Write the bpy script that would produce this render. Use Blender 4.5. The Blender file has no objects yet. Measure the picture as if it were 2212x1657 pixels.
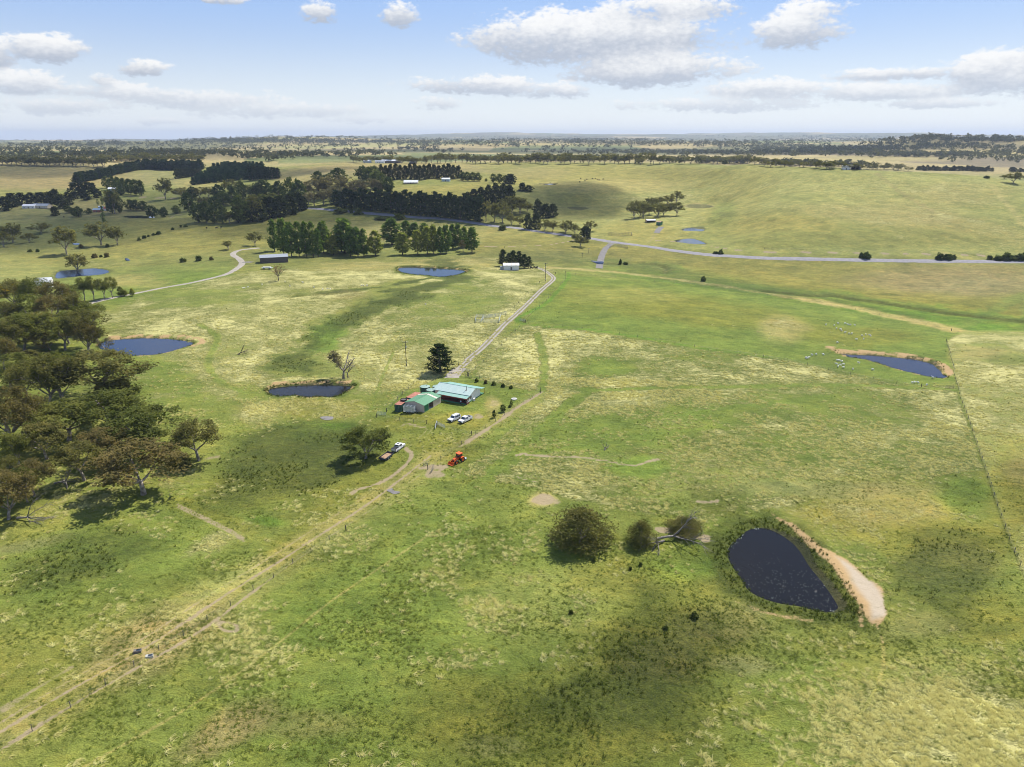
import bpy, bmesh, math, random
import numpy as np
from mathutils import Vector, Matrix

# ------------------------------------------------------------------ camera, sky, sun, exposure
scene = bpy.context.scene
COL = scene.collection
W_D, H_D = 2212.0, 1657.0                 # photo measuring frame
F, CX, CY, HC = 1550.0, 1106.0, 828.5, 87.0
TH = math.radians(18.9)
SUN_AZ, SUN_EL = math.radians(38), math.radians(53)   # to the right of the view direction (+Y), ahead

cam_data = bpy.data.cameras.new('camera')
cam = bpy.data.objects.new('camera', cam_data); COL.objects.link(cam)
cam_data.sensor_width = 36.0; cam_data.sensor_fit = 'HORIZONTAL'
cam_data.lens = 36.0 * F / W_D
cam_data.clip_start = 1.0; cam_data.clip_end = 120000.0
cam.location = (0, 0, HC); cam.rotation_euler = (math.pi / 2 - TH, 0, 0)
scene.camera = cam
scene.view_settings.view_transform = 'Standard'; scene.view_settings.look = 'None'
scene.view_settings.gamma = 1.0; scene.view_settings.use_curve_mapping = False
scene.view_settings.exposure = 0.56
scene.cycles.use_denoising = True; scene.cycles.filter_width = 1.0
scene.cycles.max_bounces = 6; scene.cycles.diffuse_bounces = 2; scene.cycles.transparent_max_bounces = 8
scene.cycles.volume_bounces = 0
scene.cycles.use_adaptive_sampling = True; scene.cycles.adaptive_threshold = 0.02

sun_d = bpy.data.lights.new('sun', 'SUN'); sun_d.energy = 4.6; sun_d.angle = math.radians(0.53); sun_d.color = (1.0, 0.955, 0.88)
sun = bpy.data.objects.new('sun', sun_d); COL.objects.link(sun)
SD = Vector((math.sin(SUN_AZ) * math.cos(SUN_EL), math.cos(SUN_AZ) * math.cos(SUN_EL), math.sin(SUN_EL)))
sun.rotation_euler = SD.to_track_quat('Z', 'Y').to_euler(); sun.location = (0, 0, 400)

class NT:
    """small node helper"""
    def __init__(s, tree): s.t = tree
    def n(s, kind, ins=None, **props):
        nd = s.t.nodes.new(kind)
        for k, v in props.items(): setattr(nd, k, v)
        for k, v in (ins or {}).items():
            sock = nd.inputs[k]
            if isinstance(v, bpy.types.NodeSocket): s.t.links.new(v, sock)
            else: sock.default_value = v
        return nd
    def m(s, op, a, b=0.0, c=0.0, clamp=False):
        nd = s.t.nodes.new('ShaderNodeMath'); nd.operation = op; nd.use_clamp = clamp
        for i, v in enumerate((a, b, c)):
            if isinstance(v, bpy.types.NodeSocket): s.t.links.new(v, nd.inputs[i])
            else: nd.inputs[i].default_value = v
        return nd.outputs[0]
    def smooth(s, x, lo, hi):
        nd = s.t.nodes.new('ShaderNodeMapRange'); nd.interpolation_type = 'SMOOTHSTEP'
        for k, v in (('Value', x), ('From Min', lo), ('From Max', hi)):
            if isinstance(v, bpy.types.NodeSocket): s.t.links.new(v, nd.inputs[k])
            else: nd.inputs[k].default_value = v
        return nd.outputs[0]
    def mix(s, f, a, b, mode='MIX'):
        nd = s.t.nodes.new('ShaderNodeMix'); nd.data_type = 'RGBA'; nd.blend_type = mode
        for i, v in ((0, f), (6, a), (7, b)):
            if isinstance(v, bpy.types.NodeSocket): s.t.links.new(v, nd.inputs[i])
            else: nd.inputs[i].default_value = v if i == 0 else ((*v, 1.0) if len(v) == 3 else v)
        return nd.outputs[2]

def build_world():
    w = bpy.data.worlds.new('World'); scene.world = w; w.use_nodes = True
    t = w.node_tree; t.nodes.clear(); q = NT(t)
    geo = q.n('ShaderNodeTexCoord').outputs['Generated']
    sep = q.n('ShaderNodeSeparateXYZ', {0: geo})
    zc = q.m('MAXIMUM', sep.outputs[2], 0.012)
    vec = q.n('ShaderNodeCombineXYZ', {0: sep.outputs[0], 1: sep.outputs[1], 2: zc}).outputs[0]
    sky = q.n('ShaderNodeTexSky', sky_type='NISHITA'); sky.sun_disc = False
    t.links.new(vec, sky.inputs[0])
    sky.sun_elevation = SUN_EL; sky.sun_rotation = SUN_AZ
    sky.altitude = 700; sky.air_density = 1.0; sky.dust_density = 0.6; sky.ozone_density = 2.0
    SS = 0.06
    skyc = q.mix(1.0, sky.outputs[0], (SS, SS, SS), 'MULTIPLY')
    # direction in degrees: azimuth from +Y, elevation
    az = q.m('MULTIPLY', q.m('ARCTAN2', sep.outputs[0], sep.outputs[1]), 57.2958)
    el = q.m('MULTIPLY', q.m('ARCSINE', sep.outputs[2]), 57.2958)
    # fair weather horizon: pale band
    hor = q.smooth(el, 13.0, -1.0)
    skyc = q.mix(q.m('MULTIPLY', hor, 0.80), skyc, (0.72, 0.75, 0.765))
    zen = q.smooth(el, 0.0, 12.0)
    skyc = q.mix(q.m('MULTIPLY', zen, q.m('MULTIPLY_ADD', q.smooth(el, 12.0, 40.0), -0.75, 0.75)), skyc, (0.265, 0.42, 0.74))
    skyc = q.mix(q.m('MULTIPLY', q.smooth(el, 12.0, 34.0), 0.7), skyc, (0.11, 0.20, 0.46))
    # --- cumulus: cloud cells in direction space, ragged by noise
    nv = q.n('ShaderNodeCombineXYZ', {0: q.m('MULTIPLY', az, 1.0), 1: q.m('MULTIPLY', el, 1.9), 2: 3.7}).outputs[0]
    nz = q.n('ShaderNodeTexNoise', {'Vector': nv, 'Scale': 0.42, 'Detail': 9.0, 'Roughness': 0.56})
    nz2 = q.n('ShaderNodeTexNoise', {'Vector': nv, 'Scale': 1.9, 'Detail': 6.0, 'Roughness': 0.55})
    nsum = q.m('ADD', q.m('MULTIPLY', q.m('SUBTRACT', nz.outputs[0], 0.5), 2.6), q.m('MULTIPLY', q.m('SUBTRACT', nz2.outputs[0], 0.5), 1.7))
    # centre x, base y, half width, height (photo px), weight
    CL = [(92, 124, 105, 42, 1), (-10, 140, 40, 50, .9), (45, 200, 95, 40, .9), (220, 187, 34, 24, .8), (310, 160, 52, 26, .8),
          (690, 44, 46, 36, 1), (860, 52, 44, 40, 1), (475, 6, 58, 14, .7), (1290, 128, 285, 92, 1.25), (1400, 178, 195, 56, 1.1),
          (1100, 108, 90, 56, 1.), (1440, 46, 165, 48, 1.), (1720, 96, 108, 60, 1.05), (1760, 40, 70, 34, .6), (1030, 200, 160, 30, .9),
          (1200, 208, 80, 24, .8), (940, 236, 52, 24, .7), (260, 212, 140, 26, .75), (420, 232, 190, 32, .8), (620, 252, 190, 26, .7),
          (120, 244, 170, 28, .75), (800, 266, 90, 14, .5), (350, 268, 60, 12, .5), (1660, 214, 160, 36, .95), (1900, 218, 190, 34, .95), (2150, 190, 130, 66, 1.15),
          (2200, 150, 90, 40, 1.), (1950, 172, 180, 22, .8), (1560, 238, 260, 24, .7), (2000, 232, 160, 16, .7), (1480, 85, 60, 36, .8), (2260, 200, 120, 60, 1)]
    dens = None; shade = None; dirv = q.n('ShaderNodeCombineXYZ', {0: az, 1: el, 2: 0.0}).outputs[0]
    for (cx, by, hw, hh, wt) in CL:
        hh *= 1.22; hw *= 1.08
        def ang(px, py):
            a = (px - CX) / F; b = -(py - CY) / F
            x, y, z = a, math.cos(TH) + b * math.sin(TH), -math.sin(TH) + b * math.cos(TH)
            return math.degrees(math.atan2(x, y)), math.degrees(math.asin(z / math.sqrt(x*x + y*y + z*z)))
        a0, e0 = ang(cx, by - hh * 0.42); da = ang(cx + hw, by)[0] - ang(cx, by)[0]; de = ang(cx, by - hh)[1] - ang(cx, by)[1]
        uv = q.n('ShaderNodeVectorMath', {0: dirv, 1: (1 / da, 1.55 / de, 0), 2: (-a0 / da, -e0 * 1.55 / de, 0)}, operation='MULTIPLY_ADD').outputs[0]
        r2 = q.n('ShaderNodeVectorMath', {0: uv, 1: uv}, operation='DOT_PRODUCT').outputs['Value']
        d = q.m('MULTIPLY_ADD', r2, -wt, wt)
        # height within the cloud, averaged where clouds overlap
        v = q.n('ShaderNodeVectorMath', {0: uv, 1: (0, 1, 0)}, operation='DOT_PRODUCT').outputs['Value']; g = q.m('POWER', q.m('MAXIMUM', q.m('ADD', d, 0.9), 0.02), 3.0)
        if dens is None: dens, num, den = d, q.m('MULTIPLY', g, v), g
        else: dens, num, den = q.m('SMOOTH_MAX', dens, d, 0.25), q.m('MULTIPLY_ADD', g, v, num), q.m('ADD', den, g)
    shade = q.m('DIVIDE', num, den)
    # outside the picture the same scattered cumulus goes on
    pv = q.n('ShaderNodeVectorMath', {0: q.n('ShaderNodeCombineXYZ', {0: sep.outputs[0], 1: sep.outputs[1], 2: 0.0}).outputs[0], 1: q.n('ShaderNodeCombineXYZ', {0: zc, 1: zc, 2: 1.0}).outputs[0]}, operation='DIVIDE').outputs[0]
    gn = q.n('ShaderNodeTexNoise', {'Vector': pv, 'Scale': 0.8, 'Detail': 8.0, 'Roughness': 0.55})
    outside = q.m('MAXIMUM', q.smooth(el, 9.5, 13.0), q.smooth(q.m('ABSOLUTE', az), 37.0, 42.0))
    gd = q.m('MULTIPLY', q.m('SUBTRACT', q.m('MULTIPLY', q.m('SUBTRACT', gn.outputs[0], 0.56), 9.0), 0.2), outside)
    dens = q.m('MAXIMUM', q.m('ADD', q.m('SUBTRACT', dens, 0.10), nsum), q.m('SUBTRACT', gd, q.m('MULTIPLY_ADD', outside, -0.5, 0.5)))
    cov = q.smooth(dens, -0.20, 0.55)
    low = q.smooth(el, 0.2, 4.5)                                   # far cloud thins into the bright horizon air
    cov = q.m('MULTIPLY', cov, q.m('MULTIPLY_ADD', low, 0.55, 0.38), clamp=True)
    lit = q.smooth(q.m('ADD', q.m('ADD', shade, q.m('MULTIPLY', q.m('SUBTRACT', nz2.outputs[0], 0.5), 1.0)), q.m('MULTIPLY', q.m('SUBTRACT', nz.outputs[0], 0.5), 1.2)), -0.75, 0.75)
    ccol = q.mix(lit, (0.33, 0.365, 0.43), (0.70, 0.695, 0.68))
    skyc = q.mix(cov, skyc, ccol)
    bg = q.n('ShaderNodeBackground', {0: skyc, 1: 1.0})
    out = q.n('ShaderNodeOutputWorld', {0: bg.outputs[0]})
    w.cycles.sampling_method = 'MANUAL'; w.cycles.sample_map_resolution = 512
build_world()

# ------------------------------------------------------------------ geometry helpers
rng = np.random.default_rng(11)
random.seed(7)

def ray(px, py):
    a = (px - CX) / F; b = -(py - CY) / F
    return a, math.cos(TH) + b * math.sin(TH), -math.sin(TH) + b * math.cos(TH)

def project(x, y, z):
    z = z - HC
    d = y * math.cos(TH) - z * math.sin(TH); u = y * math.sin(TH) + z * math.cos(TH)
    d = np.where(np.abs(d) < 1e-3, 1e-3, d)
    return CX + F * x / d, CY - F * u / d, d

def hash2(ix, iy, seed):
    h = (ix.astype(np.int64) * 374761393 + iy.astype(np.int64) * 668265263 + seed * 1442695041) & 0xffffffff
    h = ((h ^ (h >> 13)) * 1274126177) & 0xffffffff
    h = (h ^ (h >> 16)) & 0xffffffff
    return h / 4294967295.0

def vnoise(x, y, seed=0):
    ix = np.floor(x); iy = np.floor(y); fx = x - ix; fy = y - iy
    fx = fx * fx * (3 - 2 * fx); fy = fy * fy * (3 - 2 * fy)
    a = hash2(ix, iy, seed); b = hash2(ix + 1, iy, seed); c = hash2(ix, iy + 1, seed); d = hash2(ix + 1, iy + 1, seed)
    return (a + (b - a) * fx) * (1 - fy) + (c + (d - c) * fx) * fy

def fbm(x, y, scale, octv=4, seed=0, gain=0.5):
    s = 0.0; amp = 1.0; tot = 0.0; f = 1.0 / scale
    for o in range(octv):
        s = s + amp * vnoise(x * f + 17.3 * o, y * f - 9.1 * o, seed + o); tot += amp; amp *= gain; f *= 2.03
    return s / tot                     # 0..1, mean .5

def sstep(x, lo, hi):
    t = np.clip((x - lo) / (hi - lo), 0, 1); return t * t * (3 - 2 * t)

# ------------------------------------------------------------------ terrain: heights at measured places, thin plate between
ctl = []                                  # (x, y, z)
def cz(px, py, z):                        # place seen at a photo pixel, with its height
    x, y, w = ray(px, py); t = (z - HC) / w; ctl.append((x * t, y * t, z))
def cd(px, py, r):                        # place seen at a photo pixel, with its distance ahead
    x, y, w = ray(px, py); t = r / y; ctl.append((x * t, y * t, HC + w * t))
def ch(px, r, z):                         # hidden ground at a bearing, distance and height
    x, y, w = ray(px, 330); n = math.hypot(x, y); ctl.append((x / n * r, y / n * r, z))
for p in [(0,1657,2.5),(500,1657,1.5),(1106,1657,0),(1700,1657,-.5),(2212,1657,0),(-200,1800,3),(1106,1850,0),(2400,1800,0),
          (0,1300,1.5),(500,1300,1),(1000,1300,.3),(1450,1300,-1.2),(1700,1230,-2.5),(2000,1300,-1.2),(2212,1300,-.5),
          (0,1050,.3),(300,1050,0),(640,1000,-2),(900,1020,0),(1200,1060,.5),(1600,1050,0),(1950,1060,-2),(2180,1000,-1.5),(2300,1100,-1),
          (0,850,0),(200,800,-.8),(325,747,-1.8),(500,830,-.3),(665,845,-2.2),(820,870,-.7),(960,880,0),(1180,860,.4),(1500,880,1),(1800,870,-1),(2000,900,-1.5),(2212,850,-1.2),
          (100,680,-1),(330,670,.2),(520,680,1.6),(740,700,-1),(900,700,.6),(1080,700,1.2),(1400,740,.8),(1700,760,-2),(1935,787,-4.2),(2150,780,-3),(2300,760,-3),
          (0,600,-6),(180,588,-6.5),(330,600,-4.5),(450,600,-.8),(600,600,1.2),(800,600,1.5),(935,590,-.3),(1060,600,.8),(1180,612,.3),(1400,640,-1.5),(1700,680,-5),(2000,712,-8),(2212,720,-9),
          (20,540,-9),(150,545,-8.5),(300,555,-6),(430,565,-3.5),(540,557,-2.5),(700,553,-4.5),(900,548,-5),(1050,550,-5),(1200,565,-6.5),(1300,568,-9),(1450,592,-9.5),(1700,628,-10.5),(1950,668,-11),(2212,690,-11.5),
          (60,510,-8),(250,500,-5),(420,500,-2),(620,500,1),(800,510,-1),(950,515,-2),(1120,510,-3.5),(1290,517,-5),(1450,533,-6),(1700,553,-6),(1950,563,-6.5),(2212,567,-6.5),
          (20,475,-4),(200,475,-2),(300,467,-2),(450,470,3),(680,450,8),(800,468,4),(900,478,2),(1040,486,-.5),(1160,490,-1),(1250,450,5),(1350,500,-1.5),(1420,482,1),(1495,521,-5),(1503,495,-1.5),(1560,500,0),(1510,445,5.5),(1600,460,12),(1400,430,12),
          (30,440,3),(150,430,5),(260,420,9),(400,430,7),(560,430,10),(750,420,17),(860,420,22),(960,410,26),(1100,410,23),(1185,398,26),(1300,400,26),
          (60,400,15),(250,392,17),(420,395,17),(560,398,20),(700,385,31),(60,372,24),(300,375,24),(500,375,27),(880,388,31),(990,385,31),(1080,378,34)]: cz(*p)
for p in [(1700,500,662),(1700,440,755),(1850,500,655),(1850,440,750),(1850,400,830),(2000,500,650),(2000,440,745),(2150,500,645),(2150,440,740),(2212,410,800),(1620,520,645),(1600,500,705),(1840,368,900),(1905,370,930),(2050,378,910),(2140,384,880),(2212,395,850),(2300,400,850),
          (1690,366,960),(1600,362,1050),(1570,360,1080),(1450,353,1260),(1350,354,1330),(1200,353,1400),(1050,353,1420),(1000,360,1330),(830,353,1420),(700,362,1300),(600,362,1350),
          (1550,400,1010),(1450,390,1100),(1650,420,860),(1300,370,1250),(0,352,1600),(150,352,1600),(400,345,1750),(600,345,1750),
          (0,330,2500),(300,330,2500),(600,332,2400),(850,338,2100),(1100,336,2200),(1350,336,2150),(1600,340,2100),(1750,343,2000),
          (0,318,4200),(400,318,4200),(800,318,4200),(1200,318,4200),(1600,318,4200),(1800,322,3400),
          (0,311,7000),(300,309,7000),(600,300,6200),(520,303,6200),(720,303,6500),(900,306,7500),(1200,305,8000),(1500,304,8000),(1700,305,7000),
          (1900,340,2300),(2000,348,2000),(2100,345,2100),(2212,350,2000),(1900,318,2900),(2000,298,3300),(1940,300,3300),(2080,304,3300),(2212,306,3300),(2000,325,2600),(2150,325,2600),(2300,310,3300),(1780,328,2800),
          (0,308,14000),(300,302,14000),(600,297,15000),(900,292,16000),(1106,290,17000),(1400,292,17000),(1750,289,16000),(2000,294,16000),(2212,294,16000),(2400,294,16000),(-200,310,14000)]: cd(*p)
for p in [(1840,1150,30),(2050,1150,25),(2212,1100,25),(1600,1400,32),(1450,1600,32),(1200,1750,33),(900,1750,33),(600,1700,30),(1840,1500,20),(2100,1500,18),(2300,1400,20),
          (2000,4200,50),(2212,4200,50),(1800,4200,45),(600,8500,50),(0,9500,30),(1106,11000,60),(1700,10500,60),(2212,9000,60),(300,10500,30),(1106,24000,120),(0,24000,0),(2212,24000,120)]: ch(*p)
for a in (-60, -90, -130, 180, 130, 90, 60):          # round behind the camera
    for r in (60, 200, 700, 2500, 9000, 24000):
        ctl.append((r * math.sin(math.radians(a)), r * math.cos(math.radians(a)), 0.0 if r < 300 else (10.0 if r < 3000 else 40.0)))
ctl = np.array(ctl)
def uv_of(x, y):
    r = np.maximum(np.hypot(x, y), 50.0); return np.arctan2(x, y), np.log(r)
def tps_fit(P):
    u, v = uv_of(P[:, 0], P[:, 1]); n = len(P)
    d = np.hypot(u[:, None] - u, v[:, None] - v)
    K = np.where(d > 0, d * d * np.log(d + 1e-12), 0) + np.eye(n) * 2e-4
    A = np.zeros((n + 3, n + 3)); A[:n, :n] = K; A[:n, n] = 1; A[:n, n + 1] = u; A[:n, n + 2] = v; A[n:, :n] = A[:n, n:].T
    s = np.linalg.solve(A, np.concatenate([P[:, 2], np.zeros(3)])); return u, v, s
TU, TV, TS = tps_fit(ctl)
def tps(x, y):
    u, v = uv_of(x, y); out = TS[-3] + TS[-2] * u + TS[-1] * v
    for i in range(len(TU)):
        d2 = (u - TU[i]) ** 2 + (v - TV[i]) ** 2 + 1e-12
        out += TS[i] * 0.5 * d2 * np.log(d2)
    return out

def r_of_py(py):
    x, y, w = ray(CX, py); return -HC * y / w
_py = np.concatenate([np.arange(1960, 640, -3.3), np.arange(640, 352, -1.9)])
rows = np.concatenate([[3, 10, 18, 26, 34, 42], [r_of_py(p) for p in _py if r_of_py(p) > 48]])
rows = np.concatenate([rows, np.exp(np.linspace(math.log(rows[-1]), math.log(23500), 130))[1:]])
_tx = np.arange(-1106 - 420, 1106 + 421, 3.4) / 1478.0
azs = np.arctan(_tx)
azs = np.concatenate([np.radians(np.linspace(-180, -47, 46)), azs, np.radians(np.linspace(47, 180, 46))])
RR, AA = np.meshgrid(rows, azs, indexing='ij')
GX, GY = RR * np.sin(AA), RR * np.cos(AA)
GZ = np.zeros_like(GX)
for i in range(0, len(rows), 40): GZ[i:i + 40] = tps(GX[i:i + 40], GY[i:i + 40])
GZ += (fbm(GX, GY, 45, 4, 3) - 0.5) * np.clip(RR / 250, 0.5, 2) * 1.2
GZ += (fbm(GX, GY, 900, 4, 9) - 0.5) * np.clip((RR - 1700) / 4000, 0, 1) * 70 + (fbm(GX, GY, 3500, 3, 19) - 0.5) * np.clip((RR - 5000) / 6000, 0, 1) * 110
GZ += (fbm(GX, GY, 5, 3, 5) - 0.5) * 0.30 * np.clip(1.6 - RR / 400, 0, 1)
# ------------------------------------------------------------------ lookups on the terrain
def zat(x, y):
    r = math.hypot(x, y); a = math.atan2(x, y)
    i = min(max(int(np.searchsorted(rows, r)) - 1, 0), len(rows) - 2); j = min(max(int(np.searchsorted(azs, a)) - 1, 0), len(azs) - 2)
    fr = min(max((r - rows[i]) / (rows[i + 1] - rows[i]), 0), 1); fa = min(max((a - azs[j]) / (azs[j + 1] - azs[j]), 0), 1)
    return float((GZ[i, j] * (1 - fa) + GZ[i, j + 1] * fa) * (1 - fr) + (GZ[i + 1, j] * (1 - fa) + GZ[i + 1, j + 1] * fa) * fr)

def zat_v(x, y):
    r = np.hypot(x, y); a = np.arctan2(x, y)
    i = np.clip(np.searchsorted(rows, r) - 1, 0, len(rows) - 2); j = np.clip(np.searchsorted(azs, a) - 1, 0, len(azs) - 2)
    fr = np.clip((r - rows[i]) / (rows[i + 1] - rows[i]), 0, 1); fa = np.clip((a - azs[j]) / (azs[j + 1] - azs[j]), 0, 1)
    return (GZ[i, j] * (1 - fa) + GZ[i, j + 1] * fa) * (1 - fr) + (GZ[i + 1, j] * (1 - fa) + GZ[i + 1, j + 1] * fa) * fr

_T = np.exp(np.linspace(math.log(60), math.log(23000), 900))
def hit(px, py):
    """ground point seen at a photo pixel"""
    x, y, w = ray(px, py); h = math.hypot(x, y); t = _T / h
    d = (HC + w * t) - zat_v(x * t, y * t)
    k = np.nonzero(d < 0)[0]
    if len(k) == 0: t0 = t[-1]
    else:
        k = max(int(k[0]), 1); lo, hi = t[k - 1], t[k]
        for _ in range(22):
            m = 0.5 * (lo + hi)
            if HC + w * m < zat(x * m, y * m): hi = m
            else: lo = m
        t0 = 0.5 * (lo + hi)
    X, Y = x * t0, y * t0
    return Vector((X, Y, zat(X, Y)))

def zoomed(x0, y0, k):
    return lambda pts: [((x0 + a / k) / 1.28436, (y0 + b / k) / 1.28436) for a, b in pts]
ZA = zoomed(1940, 1350, 3.068); ZB = zoomed(700, 840, 3.682); ZC = zoomed(0, 820, 2.511)
Z1 = zoomed(0, 340, 3.068); Z2 = zoomed(700, 340, 3.068); Z3 = zoomed(1400, 340, 3.068); Z4 = zoomed(2121, 340, 3.068)
ZE = zoomed(2121, 780, 3.068); Z8 = zoomed(1280, 640, 4.602); ZH = zoomed(1060, 980, 6.136); ZT = zoomed(900, 1130, 5.26)
ZR = zoomed(1300, 1000, 4.09); ZG = zoomed(1480, 1350, 4.09); ZL = zoomed(0, 1400, 2.276)

def densify(p, closed=False, n=6):
    """Catmull-Rom through 2D points"""
    p = [np.array(q, float) for q in p]; m = len(p); out = []
    rngi = range(m) if closed else range(m - 1)
    for i in rngi:
        if closed: a, b, c, d = p[(i - 1) % m], p[i], p[(i + 1) % m], p[(i + 2) % m]
        else: a, b, c, d = p[max(i - 1, 0)], p[i], p[i + 1], p[min(i + 2, m - 1)]
        for k in range(n):
            t = k / n
            out.append(0.5 * ((2 * b) + (-a + c) * t + (2 * a - 5 * b + 4 * c - d) * t * t + (-a + 3 * b - 3 * c + d) * t ** 3))
    if not closed: out.append(p[-1])
    return np.array(out)

def seg_dist(X, Y, poly, closed=False):
    """distance from each (X,Y) to a polyline, and arc position"""
    best = np.full(X.shape, 1e18); n = len(poly)
    for i in range(n if closed else n - 1):
        ax, ay = poly[i][:2]; bx, by = poly[(i + 1) % n][:2]; dx, dy = bx - ax, by - ay; L = dx * dx + dy * dy + 1e-9
        t = np.clip(((X - ax) * dx + (Y - ay) * dy) / L, 0, 1)
        best = np.minimum(best, (X - ax - t * dx) ** 2 + (Y - ay - t * dy) ** 2)
    return np.sqrt(best)

def inside(X, Y, poly):
    c = np.zeros(X.shape, bool); n = len(poly); j = n - 1
    for i in range(n):
        xi, yi = poly[i][:2]; xj, yj = poly[j][:2]
        if yi != yj: c ^= ((yi > Y) != (yj > Y)) & (X < (xj - xi) * (Y - yi) / (yj - yi) + xi)
        j = i
    return c

def near_mask(poly, m):
    p = np.array([q[:2] for q in poly]); lo, hi = p.min(0) - m, p.max(0) + m
    return (GX > lo[0]) & (GX < hi[0]) & (GY > lo[1]) & (GY < hi[1])

# ------------------------------------------------------------------ ponds: level, basin, dam bank
PONDS = {
 'dam_near': (ZA([(330,440),(420,370),(560,350),(700,390),(850,470),(940,560),(1000,690),(1100,800),(1200,930),(1250,1010),(1252,1062),(1160,1078),(1000,1060),(850,1020),(640,985),(440,900),(350,780),(270,660),(240,570),(265,500)]), 7.0),
 'dam_house': (ZB([(175,880),(300,855),(480,840),(700,830),(1000,845),(1010,870),(960,905),(880,945),(800,965),(680,955),(560,965),(450,945),(300,955),(200,940),(165,910)]), 7.0),
 'dam_wood': (ZC([(690,335),(780,310),(960,295),(1150,300),(1340,325),(1330,345),(1250,370),(1120,405),(920,418),(800,395),(700,370)]), 7.0),
 'dam_knoll': (Z2([(1258,1235),(1450,1232),(1640,1243),(1815,1258),(1780,1285),(1690,1305),(1600,1315),(1480,1300),(1350,1290),(1258,1270)]), 9.0),
 'dam_sheep': (ZE([(600,598),(700,620),(900,630),(1150,650),(1300,665),(1440,695),(1500,730),(1510,790),(1560,810),(1520,825),(1400,810),(1280,785),(1100,740),(980,700),(850,665),(700,640)]), 8.0),
 'dam_valley': (Z1([(475,1325),(500,1270),(640,1255),(760,1243),(880,1250),(930,1268),(900,1285),(780,1300),(690,1305),(560,1320)]), 9.0),
 'gully_lower': (Z3([(1450,1005),(1560,990),(1640,1000),(1715,1035),(1600,1030),(1480,1018)]), 12.0),
 'gully_middle': (Z3([(1500,912),(1580,895),(1650,888),(1697,895),(1690,925),(1600,922)]), 12.0),
 'gully_upper': (Z3([(1545,712),(1610,695),(1700,700),(1770,715),(1720,727),(1600,727)]), 14.0),
 'hollow': (Z3([(540,722),(620,718),(710,728),(680,739),(580,737)]), 14.0),
 'crest': (Z3([(290,522),(380,516),(455,521),(400,530)]), 14.0),
 'homestead': (Z1([(1050,800),(1150,795),(1270,800),(1355,803),(1280,812),(1150,813),(1080,808)]), 12.0)}
POND_W = {}
for nm, (pts, marg) in PONDS.items():
    pd = densify(pts, True, 4)
    w = np.array([hit(*p) for p in pd]); zl = float(np.percentile(w[:, 2], 60)) - 0.1
    P = []
    for p in pd:
        x, y, v = ray(*p); t = (zl - HC) / v; P.append((x * t, y * t))
    P = np.array(P); POND_W[nm] = (P, zl)
    sel = near_mask(P, marg * 2.5); X, Y = GX[sel], GY[sel]
    d = seg_dist(X, Y, P, True); ins = inside(X, Y, P); sd = np.where(ins, -d, d)
    z = GZ[sel]; wob = (fbm(X, Y, 6, 3, 21) - .5) * 0.5
    shore = zl + np.clip(sd, -8, 1.2) * 0.2
    k = sstep(sd, 1.5, marg * 2.2)
    zo = shore * (1 - k) + np.maximum(z, zl + .15 - np.clip(sd - 4, 0, None) * .28) * k
    GZ[sel] = np.where(sd < 1.5, shore, zo)

def world_line(pts, n=5):
    return np.array([tuple(hit(*p)) for p in densify(pts, False, n)])
# dam walls (raised earth)
BANKS = [(ZA([(640,250),(800,335),(930,450),(1060,600),(1180,740),(1300,900),(1400,1050),(1470,1130)]), 1.5, 4.0),
         (ZB([(180,830),(480,808),(700,812),(1000,812)]), 1.0, 3.0), (ZC([(760,292),(1000,281),(1250,281),(1390,305)]), .8, 3.0),
         (ZE([(540,562),(700,596),(900,604),(1150,624),(1300,648),(1440,684),(1540,735)]), 1.2, 3.5), (Z2([(1258,1222),(1640,1232),(1830,1250)]), .7, 5.0)]
BANKW = []
for pts, h, wd in BANKS:
    L = world_line(pts); BANKW.append(L); sel = near_mask(L, wd * 4)
    d = seg_dist(GX[sel], GY[sel], L); GZ[sel] += h * np.exp(-(d / wd) ** 2) * 0.8
# creek channel through the flat
CREEK = Z3([(800,1200),(900,1205),(1100,1198),(1250,1205),(1350,1225),(1375,1250),(1355,1280)])
CREEK2 = ZE([(0,85),(300,118),(430,128),(600,125),(760,155),(1000,185),(1300,235),(1600,280),(1860,308),(2209,345)])
for c in (CREEK, CREEK2):
    L = world_line(c, 3); sel = near_mask(L, 12); d = seg_dist(GX[sel], GY[sel], L); GZ[sel] -= 1.6 * np.exp(-(d / 3.2) ** 2)

# ------------------------------------------------------------------ ground colour and cover, stored on the ground itself
PU, PV, PD = project(GX, GY, GZ)
vis = (PD > 1) & (np.abs(PU - CX) < 1500) & (PV < 2200)
U = np.where(vis, PU, -9999.); V = np.where(vis, PV, 9999.)
big = fbm(GX, GY, 130, 4, 31); mid = fbm(GX, GY, 28, 4, 41); fine = fbm(GX, GY, 7, 3, 51); huge = fbm(GX, GY, 700, 3, 61)
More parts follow.
